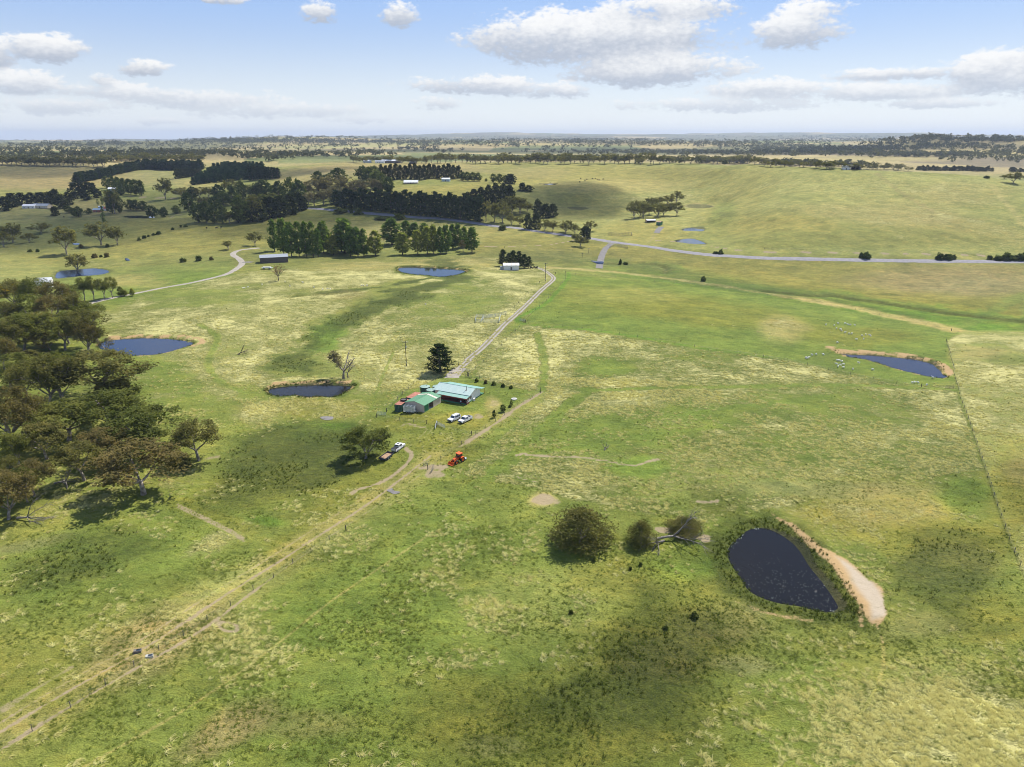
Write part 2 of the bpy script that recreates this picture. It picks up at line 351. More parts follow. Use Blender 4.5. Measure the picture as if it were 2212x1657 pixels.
# warp the painted zones so that no edge is clean
WU = U + (fbm(GX, GY, 16, 4, 71) - .5) * 46 * np.clip(250 / RR, .12, 1.3) + (big - .5) * 60 * np.clip(500 / RR, .1, 1)
WV = V + (fbm(GX, GY, 16, 4, 81) - .5) * 30 * np.clip(250 / RR, .08, 1.3) + (fbm(GX, GY, 130, 3, 91) - .5) * 26 * np.clip(500 / RR, .06, 1)
C = np.zeros(GX.shape + (3,)); straw = np.zeros(GX.shape); clump = np.zeros(GX.shape); dirt = np.zeros(GX.shape); tuft = np.zeros(GX.shape); rush = np.zeros(GX.shape)
def c3(*v): return np.array(v)
def lerp_c(f, col):
    global C
    C = C * (1 - f[..., None]) + f[..., None] * col
K = dict(green=c3(.125,.160,.040), lush=c3(.085,.165,.022), dark=c3(.075,.085,.024), brown=c3(.235,.175,.105), olive=c3(.165,.150,.034), tan=c3(.37,.285,.15),
         pale=c3(.33,.315,.135), grey=c3(.21,.185,.115), gold=c3(.26,.215,.06), rushy=c3(.085,.105,.03), field=c3(.20,.165,.095), wheat=c3(.38,.30,.165), plough=c3(.16,.125,.10), sea=c3(.12,.155,.065), bush=c3(.075,.085,.04))
C[:] = c3(.150, .168, .048)
lerp_c(sstep(big + .5 * (mid - .5), .40, .66) * .65, c3(.20, .190, .060)); lerp_c(sstep(mid, .5, .72) * .35, K['green'])
straw += .30 + .5 * (mid - .5)
def blob(cx, cy, rx, ry, kind, amt, st=None, cl=0.0, rot=0.0, soft=.55):
    a = math.radians(rot); dx, dy = WU - cx, WV - cy
    u = (dx * math.cos(a) + dy * math.sin(a)) / rx; v = (-dx * math.sin(a) + dy * math.cos(a)) / ry
    m = 1 - sstep(np.hypot(u, v), 1 - soft, 1 + soft * .5)
    lerp_c(m * amt, K[kind])
    global straw, clump
    if st is not None: straw = straw * (1 - m) + st * m
    if cl: clump = clump + m * cl
def poly(pts, kind, amt, st=None, cl=0.0, soft=6.0, warp=1.0):
    P = np.array(pts); uu = U + (WU - U) * warp; vv = V + (WV - V) * warp
    lo, hi = P.min(0) - 40, P.max(0) + 40; sel = (uu > lo[0]) & (uu < hi[0]) & (vv > lo[1]) & (vv < hi[1])
    m = np.zeros(GX.shape); x, y = uu[sel], vv[sel]; d = seg_dist(x, y, P, True); d = np.where(inside(x, y, P), d, -d)
    m[sel] = sstep(d, -soft, soft)
    lerp_c(m * amt, K[kind])
    global straw, clump
    if st is not None: straw = straw * (1 - m) + st * m
    if cl: clump = clump + m * cl
    return m
def line(pts, width, kind=None, amt=1.0, st=None, dr=0.0, n=5, edge=.5, world=None, ragged=0.0, cl=0.0):
    """strip along a line on the ground; width in metres"""
    L = world if world is not None else world_line(pts, n)
    sel = near_mask(L, width * 2 + 3); X, Y = GX[sel], GY[sel]
    d = seg_dist(X, Y, L) + (fbm(X, Y, 3.5, 3, 101) - .5) * width * .8 + (fbm(X, Y, 16, 4, 103) - .5) * width * ragged
    m = np.zeros(GX.shape); m[sel] = 1 - sstep(d, width * .5 * (1 - edge), width * .5 * (1 + edge))
    global straw, dirt, clump
    if cl: clump = clump + m * cl
    if kind: lerp_c(m * amt, K[kind] if isinstance(kind, str) else kind)
    if st is not None: straw = straw * (1 - m) + st * m
    if dr: dirt = np.maximum(dirt, m * dr)
    return L

# --- far country: patchwork of paddocks
far = sstep(RR, 1500, 1900)
cell = 520.0
wx, wy = GX + (fbm(GX, GY, 900, 3, 201) - .5) * 700, GY + (fbm(GX, GY, 900, 3, 211) - .5) * 700
best = np.full(GX.shape, 1e9); idr = np.zeros(GX.shape); ix, iy = np.floor(wx / cell), np.floor(wy / (cell * 1.6))
for ox in (-1, 0, 1):
    for oy in (-1, 0, 1):
        jx, jy = ix + ox, iy + oy; d = np.abs(wx - (jx + hash2(jx, jy, 5)) * cell) + np.abs(wy - (jy + hash2(jx, jy, 6)) * cell * 1.6)
        s = d < best; best = np.where(s, d, best); idr = np.where(s, hash2(jx, jy, 7), idr)
fc = np.zeros(C.shape)
for lo, hi, k in ((0, .34, 'wheat'), (.34, .52, 'tan'), (.52, .66, 'field'), (.66, .76, 'pale'), (.76, .86, 'plough'), (.86, .94, 'sea'), (.94, 1.01, 'green')):
    s = (idr >= lo) & (idr < hi); fc[s] = K[k]
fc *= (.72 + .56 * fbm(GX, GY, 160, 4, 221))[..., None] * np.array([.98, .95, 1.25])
fmask = sstep(fbm(GX, GY, 1100, 4, 231) + .08 * sstep(RR, 4000, 12000), .47, .53) * sstep(RR, 2300, 3200)
fmask *= 1 - sstep(PU, 1750, 1900) * (1 - sstep(RR, 3600, 4200)) * .8
fc = fc * (1 - .9 * fmask[..., None]) + K['bush'] * .9 * fmask[..., None]
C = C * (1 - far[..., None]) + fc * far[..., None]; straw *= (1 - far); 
blob(1990, 312, 130, 9, 'wheat', .85, 0); blob(2120, 332, 130, 9, 'wheat', .7, 0); blob(1880, 343, 200, 7, 'wheat', .7, 0); blob(60, 320, 200, 5, 'wheat', .5, 0); blob(700, 312, 260, 4, 'wheat', .5, 0); blob(1250, 312, 300, 4, 'wheat', .4, 0)
# --- hills and valley beyond the creek
poly([(0,352),(150,350),(290,372),(180,405),(150,410),(0,412)], 'field', .9, .15)
blob(120, 385, 180, 26, 'brown', .5, .1); blob(60, 372, 120, 12, 'grey', .5); blob(190, 395, 60, 10, 'tan', .5)
blob(330, 385, 120, 22, 'grey', .6, .1); blob(430, 376, 60, 12, 'green', .5); blob(430, 400, 60, 18, 'tan', .5)
poly([(560,372),(720,352),(1000,352),(1080,372),(900,388),(760,385),(640,408)], 'field', .9, .1)
blob(800, 362, 160, 10, 'tan', .7); blob(660, 395, 90, 14, 'tan', .6); blob(700, 372, 80, 9, 'plough', .5); blob(960, 358, 150, 8, 'wheat', .5)
blob(960, 408, 120, 26, 'gold', .75, .25); blob(930, 395, 90, 7, 'green', .8)
blob(100, 460, 260, 34, 'grey', .55, .1); blob(240, 450, 120, 18, 'tan', .45); blob(300, 480, 180, 18, 'olive', .6, .1)
blob(120, 510, 220, 40, 'rushy', .75, .05, .5); blob(60, 555, 130, 22, 'olive', .4); blob(420, 510, 200, 42, 'olive', .7, .15); blob(330, 540, 190, 20, 'gold', .35, .2)
blob(620, 500, 260, 44, 'olive', .75, .12); blob(900, 505, 260, 34, 'grey', .45, .1); blob(860, 512, 150, 14, 'brown', .4); blob(1120, 512, 130, 22, 'gold', .5, .2)
poly([(100,600),(230,585),(500,562),(520,590),(430,618),(250,645),(160,640)], 'green', .85, .08); blob(300, 610, 90, 16, 'tan', .45); blob(420, 600, 110, 18, 'lush', .25)
blob(20, 585, 120, 36, 'pale', .35, .3)
blob(800, 560, 420, 20, 'rushy', .6, .05); blob(900, 540, 330, 16, 'green', .55, .05)
# creek flats right of the driveway
poly([(1010,555),(1290,575),(1450,595),(1900,675),(2212,722),(2212,580),(1900,572),(1600,556),(1290,525),(1060,515)], 'olive', .85, .12, .25)
blob(1180, 560, 190, 16, 'rushy', .7, .05, .5); blob(1500, 600, 260, 20, 'lush', .5, .05, .5, rot=8); blob(1350, 548, 120, 18, 'gold', .35)
blob(2060, 605, 240, 34, 'brown', .8, .15); blob(2120, 620, 130, 26, 'grey', .5); blob(1650, 600, 150, 14, 'gold', .45, .2, rot=6)
blob(1700, 640, 300, 14, 'lush', .75, 0, .5, rot=9); blob(2040, 690, 200, 14, 'lush', .75, 0, .3, rot=9); blob(2150, 715, 120, 16, 'lush', .5, .1); blob(1900, 645, 200, 20, 'gold', .35)
line([(2080,705),(2212,635)], 9, 'green', .8, 0)
# big pasture hill
poly([(1270,520),(1600,550),(2212,562),(2300,400),(2140,383),(1900,368),(1690,364),(1560,358),(1450,352),(1200,353),(1090,372),(1130,420),(1200,470)], 'pale', .50, .26)
blob(1250, 400, 330, 60, 'olive', .35, .15); blob(1800, 520, 420, 40, 'green', .35, .2); blob(1300, 385, 260, 30, 'gold', .55, .2); blob(1470, 370, 110, 14, 'olive', .85, .05); blob(1150, 375, 90, 16, 'brown', .4)
blob(1260, 440, 120, 34, 'olive', .75, .1, .3); blob(1180, 430, 90, 24, 'rushy', .5, .05); blob(1420, 430, 150, 22, 'pale', .5, .5); blob(1330, 400, 170, 16, 'tan', .35)
blob(1400, 505, 110, 26, 'gold', .65, .25); blob(1480, 470, 70, 26, 'pale', .5, .4); blob(1590, 420, 120, 50, 'gold', .45, .25, rot=-30)
blob(1560, 470, 40, 34, 'lush', .5, 0, .4, rot=-60); blob(1680, 500, 150, 44, 'gold', .75, .1); blob(1760, 520, 260, 26, 'green', .55, .15)
blob(1900, 470, 220, 24, 'tan', .40, .5, rot=8); blob(2060, 480, 200, 26, 'tan', .38, .5, rot=14); blob(1980, 515, 260, 26, 'olive', .45, .3); blob(1900, 400, 300, 22, 'pale', .6, .5)
blob(2080, 420, 120, 26, 'tan', .4, .5); blob(1730, 425, 60, 14, 'green', .35); blob(2150, 450, 90, 50, 'green', .25)
line(Z4([(960,440),(1080,530),(1200,620),(1300,680),(1430,755)]), 5, 'brown', .55, .1); line(Z4([(1930,530),(2050,680),(2150,800),(2209,880)]), 6, 'wheat', .5, .1)
line(Z3([(1900,375),(1830,430),(1700,520),(1640,560)]), 8, 'olive', .6, .1)
# --- near paddocks
poly([(190,668),(520,590),(700,566),(1050,556),(1190,578),(1195,610),(970,820),(560,830),(250,760)], 'pale', .30, .80, soft=10)
blob(1000, 572, 110, 16, 'tan', .35, .5); blob(860, 572, 190, 12, 'tan', .5, .45); blob(560, 700, 160, 60, 'pale', .35, .8); blob(420, 640, 190, 26, 'green', .45, .45)
blob(1010, 650, 100, 40, 'green', .45, .5); blob(330, 850, 110, 80, 'green', .55, .35); blob(470, 800, 70, 60, 'pale', .3, .65); blob(800, 800, 170, 50, 'pale', .45, .9); blob(900, 700, 90, 44, 'green', .35, .6)
# wet drain between the dams
for pts, w in ((([(960,560),(985,600),(900,625),(830,660),(760,690),(700,725),(660,760),(640,795)]), 22), ([(930,600),(820,620),(640,640)], 7)):
    line(pts, w, 'rushy', .9, .03, ragged=1.6, cl=.7); line(pts, w * .5, 'dark', .45, 0, ragged=2.0, cl=.4)
blob(800, 660, 90, 24, 'rushy', .5, .1, .5, rot=-28); blob(700, 730, 50, 30, 'lush', .6, 0, .4, rot=-35); blob(640, 790, 90, 20, 'rushy', .6, .05, .5); blob(745, 640, 70, 10, 'brown', .4)
blob(680, 880, 110, 26, 'gold', .5, .5); blob(560, 890, 60, 30, 'pale', .4, .7)
blob(640, 985, 190, 90, 'rushy', .9, .03, 1.0, rot=-12); blob(690, 935, 90, 30, 'lush', .35, 0, .5); blob(560, 1060, 150, 50, 'olive', .7, .12, .5, rot=-15); blob(580, 1126, 40, 12, 'lush', .7, 0)
blob(650, 985, 160, 68, 'dark', .68, 0, .6, rot=-12); blob(720, 918, 42, 10, 'lush', .9, 0)
blob(760, 1060, 150, 60, 'olive', .5, .25, rot=-30)
poly([(1203,590),(1500,618),(1700,648),(1900,683),(2055,715),(2045,760),(2062,822),(1990,834),(1850,806),(1690,776),(1500,748),(1300,716),(1135,697)], 'green', .92, .03, soft=3, warp=.25)
blob(1500, 670, 330, 36, 'olive', .55, .12, rot=8); blob(1350, 650, 200, 40, 'olive', .3, .1); blob(1690, 715, 60, 34, 'wheat', .6, .5); blob(1350, 640, 130, 22, 'pale', .22, .3); blob(1850, 730, 160, 26, 'olive', .55, .15); blob(1780, 780, 60, 24, 'rushy', .45, 0, .3)
line([(1228,588),(1225,605),(1180,655),(1120,696),(1300,716),(1500,750),(1700,778)], 2.6, 'lush', .75, 0)
line([(1190,578),(1330,588),(1500,609),(1700,640),(1800,660)], 11, 'wheat', .75, .5); line([(1700,640),(1800,656),(1900,678),(1980,694),(2062,714)], 15, 'tan', .85, .4)
# straw paddock in the middle right
poly([(1130,702),(1300,720),(1500,752),(1700,780),(1990,838),(2062,832),(2130,1010),(1900,1050),(1650,1100),(1500,1130),(1250,1075),(1000,1020),(1170,850),(1010,812),(1060,740)], 'green', .45, .74, soft=5, warp=.5)
blob(1130, 770, 110, 50, 'pale', .5, .92); blob(1700, 880, 260, 60, 'green', .35, .55); blob(1850, 950, 240, 70, 'green', .30, .58); blob(1300, 790, 60, 22, 'green', .6, .15); blob(1300, 940, 170, 60, 'green', .5, .28); blob(1500, 900, 150, 40, 'green', .35, .45); blob(1450, 1030, 260, 60, 'pale', .2, .55)
blob(1360, 1000, 80, 18, 'lush', .45, .05)
# right of the boundary fence
poly([(2044,738),(2070,850),(2110,960),(2140,1060),(2190,1200),(2230,1290),(2330,1290),(2330,715),(2080,715)], 'pale', .75, .75, soft=4, warp=.2)
blob(2120, 760, 60, 20, 'brown', .5, .2); blob(2190, 775, 70, 12, 'rushy', .6, 0, .5); blob(2150, 745, 80, 10, 'lush', .4); blob(2200, 1060, 80, 110, 'olive', .9, .05); blob(2210, 1010, 50, 40, 'brown', .4)
# foreground
blob(300, 1190, 330, 110, 'green', .65, .25, .3, rot=-20); blob(200, 1200, 170, 50, 'rushy', .55, .1, .6, rot=-15); blob(60, 1260, 150, 70, 'green', .5, .3, .4)
blob(330, 1390, 190, 70, 'brown', .75, .04, rot=-25); blob(60, 1480, 190, 120, 'olive', .3, .3); blob(60, 1180, 120, 16, 'grey', .5, .1, rot=-12)
blob(520, 1240, 70, 26, 'pale', .6, .95, rot=-25); blob(440, 1275, 70, 24, 'pale', .5, .9, rot=-20); blob(480, 1170, 90, 26, 'pale', .45, .85, rot=-20); blob(400, 1330, 60, 18, 'pale', .5, .9, rot=-10)
blob(620, 1180, 80, 34, 'olive', .5, .45, rot=-35); blob(900, 1150, 190, 80, 'green', .5, .22); blob(800, 1330, 260, 130, 'green', .75, .12); blob(700, 1560, 300, 110, 'green', .6, .15); blob(480, 1570, 130, 40, 'brown', .75, .03, rot=-25); blob(640, 1560, 130, 30, 'brown', .35, .05)
blob(1100, 1180, 160, 60, 'green', .5, .35); blob(1160, 1290, 190, 80, 'pale', .18, .5); blob(1060, 1440, 160, 60, 'green', .4, .3); blob(1330, 1240, 110, 60, 'gold', .35, .4); blob(1500, 1200, 140, 50, 'lush', .35, .2)
blob(1180, 1560, 380, 120, 'olive', .55, .04, .6); blob(1330, 1500, 180, 60, 'rushy', .5, 0, .7); blob(1430, 1390, 200, 90, 'olive', .75, .05, .7); blob(1420, 1420, 110, 60, 'brown', .35, 0, .6); blob(1560, 1340, 120, 50, 'brown', .4, .05, .3)
blob(1700, 1460, 120, 70, 'green', .55, .25); blob(1600, 1430, 80, 26, 'grey', .5, .02); blob(1060, 1610, 80, 26, 'grey', .4, .02); blob(1750, 1600, 220, 90, 'green', .5, .35)
blob(1990, 1560, 240, 130, 'pale', .35, .75); blob(2150, 1620, 130, 90, 'pale', .5, .95, rot=20); blob(2020, 1430, 120, 40, 'pale', .3, .5)
# round the near dam
blob(1900, 1100, 190, 80, 'gold', .75, .40); blob(1930, 1090, 130, 50, 'tan', .3, .5); blob(1800, 1050, 260, 22, 'grey', .5, .05, .4); blob(2080, 1060, 70, 34, 'lush', .5, 0, .6); blob(1560, 1180, 60, 70, 'lush', .6, 0, .5, rot=20)
blob(2060, 1180, 150, 66, 'olive', .85, .05, .6); blob(2050, 1230, 120, 50, 'brown', .35, .03, .5); blob(2030, 1260, 150, 60, 'rushy', .6, .02, .7); blob(2130, 1330, 130, 60, 'olive', .6, .05, .4); blob(2000, 1350, 90, 30, 'grey', .35, .1, .2); blob(1640, 1300, 40, 20, 'grey', .3)
blob(1490, 1290, 100, 60, 'olive', .35, .15, .3)
line([(2044,738),(2062,810),(2075,860),(2110,960),(2140,1050),(2180,1165),(2230,1290)], .8, 'dark', .6, 0)
# house yard, mown
poly([(800,908),(985,926),(1085,890),(1172,846),(1080,836),(1010,812),(960,806),(860,850),(830,880)], 'green', .55, .05, soft=4, warp=.3); blob(985, 900, 90, 22, 'gold', .45, .1); blob(900, 900, 70, 12, 'olive', .4, .1)
blob(1010, 890, 60, 16, 'gold', .5, .1); blob(1065, 868, 22, 22, 'tan', .55, .1); blob(870, 910, 90, 20, 'olive', .5, .1); blob(960, 960, 90, 40, 'olive', .55, .2)
# rush margins of the dams
for nm, w, kd in (('dam_near', 9.5, 'dark'), ('dam_house', 5, 'rushy'), ('dam_wood', 2.2, 'rushy'), ('dam_knoll', 7, 'rushy'), ('dam_sheep', 2.2, 'olive'), ('dam_valley', 5, 'rushy'), ('gully_lower', 3, 'rushy'), ('gully_middle', 3, 'rushy'), ('gully_upper', 5, 'brown'), ('hollow', 4, 'rushy'), ('homestead', 4, 'rushy'), ('crest', 4, 'tan')):
    P = POND_W[nm][0]; L = np.vstack([P, P[:1]]); line(None, w, kd, .9, 0, world=L)
lerp_c(np.zeros(GX.shape), K['green'])

# --- tracks, bare earth, sand
DIRT = []
def dirt_line(pts, w, amt=1.0, n=5): line(pts, w, None, 0, 0.0, amt, n)
TRK = [(-60,1660),(120,1545),(300,1440),(430,1365),(560,1268),(700,1168),(850,1068),(960,985),(1060,920),(1172,846)]
dirt_line(ZH([(2209,1000),(2000,1150),(1800,1280),(1640,1380),(1450,1520)]), 1.7, 1.0); dirt_line([(1090,897),(1130,872),(1172,846)], 1.6, 1.)
dirt_line(ZT([(2209,410),(2060,520),(1930,600)]), 1.0, .7)
dirt_line(TRK[:5], .9, .8); dirt_line(TRK[4:8], .6, .6)
dirt_line([(-60,1620),(110,1515),(320,1395),(480,1290),(600,1215),(700,1150),(800,1085),(930,985)], .9, .85)
dirt_line([(-60,1600),(100,1500),(300,1385),(450,1287),(590,1200),(690,1135),(790,1072)], .6, .65)
dirt_line([(610,1200),(680,1160),(760,1110),(870,1035)], .5, .6)
dirt_line([(-60,1575),(90,1480),(150,1445)], 1.6, .6)
line(TRK, 6.0, 'tan', .20, .25); line([(-60,1608),(110,1505),(320,1388),(480,1285),(600,1205),(700,1142),(800,1078),(930,980)], 5.0, 'tan', .36, .25)
dirt_line(ZT([(1190,600),(1270,680),(1250,760),(1180,850),(1080,930),(980,1010),(900,1060),(760,1120),(640,1160),(480,1200),(400,1260)]), 1.3, 1.0)
dirt_line(ZT([(1440,890),(1600,870),(1750,860)]), 3.2, .95); dirt_line(ZT([(1760,880),(1640,950),(1520,1010)]), 1.2, .9)
dirt_line(ZT([(1120,280),(1200,240),(1330,270),(1480,300)]), 1.6, .7); dirt_line(ZT([(1500,320),(1400,430),(1250,560)]), .7, .6); dirt_line(ZT([(1590,290),(1500,400),(1300,560)]), .6, .55)
dirt_line(ZR([(540,1080),(620,1060),(700,1075),(950,1090),(1250,1100),(1560,1140),(1750,1180),(1900,1190),(2030,1150),(2150,1120)]), 1.25, 1.0)
dirt_line(ZR([(560,1320),(620,1350),(760,1370)]), .7, .75); dirt_line(ZG([(1860,165),(1960,180),(2090,165)]), 1.0, .8); dirt_line(ZG([(1420,130),(1490,135)]), .8, .6)
dirt_line(ZG([(1430,490),(1600,510),(1800,560),(1930,600),(1960,570)]), 2.0, .9)
dirt_line(ZC([(1440,1140),(1510,1125)]), 2.2, .7); dirt_line(ZC([(320,395),(450,385),(590,380)]), 2.5, .7)
for o in (0, 22): dirt_line(ZC([(1230,1450 + o),(1420,1540 + o),(1600,1630 + o),(1700,1690 + o)]), .7, .75)
for o in (0, 45, 80): dirt_line(ZC([(1250,1325 + o),(1400,1312 + o),(1580,1310 + o)]), .5, .55)
line([(370,1080),(450,1110),(520,1142),(545,1150)], 5, 'olive', .5, .1)
L = world_line(ZR([(660,1560),(900,1560)]), 4)
blob(1172, 1073, 38, 16, 'wheat', .95, 0)
for cx, cy, rx, ry, a in ((1172, 1073, 36, 14, .95), (1205, 1078, 14, 9, .7), (1080, 1020, 0.1, .1, 0), (945, 1012, 26, 9, .8), (1030, 866, 8, 5, .0), (1025, 885, 17, 7, .85), (1060, 850, 20, 6, .45), (1070, 866, 14, 14, .55), (600, 915, 0, 0, 0)):
    if rx > 1: dirt = np.maximum(dirt, a * (1 - sstep(np.hypot((WU - cx) / rx, (WV - cy) / ry), .55, 1.15)))
ring = np.hypot((WU - 500) / 24, (WV - 1347) / 13); dirt = np.maximum(dirt, .9 * np.exp(-((ring - .8) / .33) ** 2))
for cx, cy in ((298, 1410), (322, 1420)): dirt = np.maximum(dirt, .5 * (1 - sstep(np.hypot((WU - cx) / 30, (WV - cy) / 10), .4, 1.1)))
# mown swaths and wheel marks in the straw paddock
for pts, w in (([(1160,720),(1172,760),(1176,800),(1170,845)], 3.2), ([(430,700),(470,730),(450,780),(470,820),(530,850)], 2.5), ([(1270,840),(1180,920),(1080,1010),(980,1090),(850,1190),(700,1300)], 4.5), ([(1275,845),(1400,838),(1600,835),(1850,832),(2060,842)], 3.0), ([(1180,940),(1400,905),(1600,880),(1800,855)], 3.0), ([(1150,980),(1350,950),(1550,920)], 2.5), ([(850,760),(820,830),(800,890)], .9)):
    line(pts, w, 'green', .55, .12)
line([(180,1657),(420,1520),(600,1390),(700,1310),(800,1240),(920,1160)], .5, 'tan', .5, .1)
line([(1905,1380),(1908,1440),(1880,1510),(1830,1580)], .6, 'tan', .35, .2)
for pts in (Z3([(1290,1005),(1420,1010),(1600,1032),(1750,1050),(1900,1075),(2100,1100)]) + Z4([(100,1103),(500,1107),(1000,1115),(1600,1125),(1900,1133)]), Z2([(1000,998),(1180,1000)]), Z2([(1920,1050),(2100,1057)]) + Z3([(340,1043),(400,1038),(500,1020),(580,1005)])):
    dirt_line(pts, 2.6, .95, 3)
dirt_line(Z1([(1100,625),(1250,640),(1420,640),(1500,645)]), 9, .9, 3); dirt_line(Z1([(1440,810),(1500,790),(1640,765)]), 5, .8, 3); dirt_line(Z3([(1330,895),(1290,950),(1230,1015)]), 5, .5, 3)
# sand on the dam walls (R of the sand attribute) and pale clay
sand = np.zeros(GX.shape)
def sand_poly(pts, amt, soft):
    P = np.array(pts); lo, hi = P.min(0) - 20, P.max(0) + 20; sel = (WU > lo[0] - 30) & (WU < hi[0] + 30) & (WV > lo[1] - 30) & (WV < hi[1] + 30)
    x, y = U[sel] + (WU - U)[sel] * .5, V[sel] + (WV - V)[sel] * .5; d = seg_dist(x, y, P, True); d = np.where(inside(x, y, P), d, -d)
    sand[sel] = np.maximum(sand[sel], amt * sstep(d, -soft, soft))
sand_poly(ZA([(800,335),(900,430),(1000,545),(1090,650),(1200,770),(1290,900),(1400,1060),(1490,1160),(1560,1150),(1610,1080),(1570,980),(1540,850),(1430,780),(1330,680),(1220,590),(1090,520),(960,410),(850,320)]), .92, 7)
clay = np.zeros(GX.shape); Pc = np.array(ZA([(1180,590),(1330,700),(1450,800),(1570,960),(1600,1080),(1500,1090),(1420,940),(1300,780),(1200,660)]))
d = seg_dist(WU, WV, Pc, True); clay = sstep(np.where(inside(WU, WV, Pc), d, -d), -6, 6)
def sand_line(pts, w, amt=1.0):
    L = world_line(pts); sel = near_mask(L, w * 2 + 3); X, Y = GX[sel], GY[sel]; d = seg_dist(X, Y, L) + (fbm(X, Y, 4, 3, 131) - .5) * w
    sand[sel] = np.maximum(sand[sel], amt * (1 - sstep(d, w * .2, w * .7)))
sand_line(ZA([(620,235),(700,285),(810,340)]), 1.6, .9); sand_line(ZA([(250,960),(420,1020),(560,1070),(760,1110),(960,1140)]), 1.6, .55); sand_line(ZA([(1500,1170),(1540,1250),(1560,1330)]), 1.2, .7); sand_line(ZA([(1370,1050),(1380,1190)]), 1.2, .6)
sand_line(ZB([(220,818),(480,806),(700,812),(990,806)]), 2.6, 1.0); sand_line(ZC([(770,291),(1000,281),(1250,281),(1385,300),(1400,325),(1345,350)]), 3.2, 1.)
sand_line(ZE([(540,561),(700,596),(900,602),(1150,622),(1300,646),(1440,682),(1540,732),(1570,790)]), 3.4, 1.); sand_line(ZE([(950,615),(1250,645)]), 2.0, .8)
sand_line(Z3([(1545,722),(1720,728)]), 3, .7); sand_line(Z3([(290,524),(455,520)]), 4, .6); sand_line(Z3([(1410,680),(1550,712)]), 4, .6); sand_line(ZB([(0,1010),(200,1080),(420,1150)]), 1.4, .4)
for nm_ in ('dam_wood', 'dam_sheep', 'dam_knoll', 'dam_house'):
    P = POND_W[nm_][0]; sel = near_mask(P, 5); d = seg_dist(GX[sel], GY[sel], P, True) + (fbm(GX[sel], GY[sel], 7, 3, 141) - .5) * 3.0; sand[sel] = np.maximum(sand[sel], .62 * (1 - sstep(d, .4, 1.6)))
for c, w in ((CREEK, 4), (CREEK2, 5)): line(c, w * 6, 'lush', .55, 0, ragged=1.5); line(c, w * 3, 'rushy', .6, 0, ragged=1.2); line(c, w, 'dark', .9, 0)
lerp_c(sstep(clump * .9 + (mid - .5) * 1.6 + (fine - .5) * 1.2, .35, .9) * .5, K['dark'])
lerp_c(sstep(RR, 470, 640) * .32, c3(.205, .172, .105)); blob(110, 388, 200, 24, 'brown', .55, .05); blob(800, 362, 200, 12, 'brown', .4)
straw *= 1 - .42 * sstep(V, 1080, 1220) * (1 - sstep(U, 1480, 1720)) * (V < 9000)
straw = np.clip(straw + (fbm(GX, GY, 18, 4, 301) - .5) * .7 * (straw > .12), 0, 1)
for nm, (P, zl) in POND_W.items():                      # pond beds
    sel = near_mask(P, 3); s = np.zeros(GX.shape, bool); s[sel] = inside(GX[sel], GY[sel], P); C[s] = (.05, .05, .03); straw[s] = 0; dirt[s] = 0; sand[s] *= .6
C = np.clip(C * np.array([1.05, 1.11, .71]), .01, .9)

def make_grid_mesh(name):
    nr, nc = GX.shape; me = bpy.data.meshes.new(name)
    co = np.stack([GX, GY, GZ], -1).reshape(-1, 3).astype(np.float32)
    i = np.arange(nr - 1)[:, None] * nc + np.arange(nc - 1)[None, :]
    f = np.stack([i, i + nc, i + nc + 1, i + 1], -1).reshape(-1, 4).astype(np.int32)
    # close the seam behind the camera
    k = np.arange(nr - 1) * nc; seam = np.stack([k + nc - 1, k + 2 * nc - 1, k + nc, k], -1).astype(np.int32)
    if abs(azs[0]) >= math.pi - 1e-6: f = f   # both ends lie on the same line, nothing to close
    me.vertices.add(len(co)); me.vertices.foreach_set('co', co.ravel())
    me.loops.add(f.size); me.loops.foreach_set('vertex_index', f.ravel())
    me.polygons.add(len(f)); me.polygons.foreach_set('loop_start', np.arange(0, f.size, 4, dtype=np.int32)); me.polygons.foreach_set('loop_total', np.full(len(f), 4, np.int32))
    me.polygons.foreach_set('use_smooth', np.ones(len(f), bool)); me.update()
    for nm, arr in (('cover', np.concatenate([C, straw[..., None]], -1)), ('bare', np.stack([dirt, sand, clay, np.clip(clump, 0, 1)], -1))):
        a = me.attributes.new(nm, 'FLOAT_COLOR', 'POINT'); a.data.foreach_set('color', arr.reshape(-1, 4).astype(np.float32).ravel())
    return me

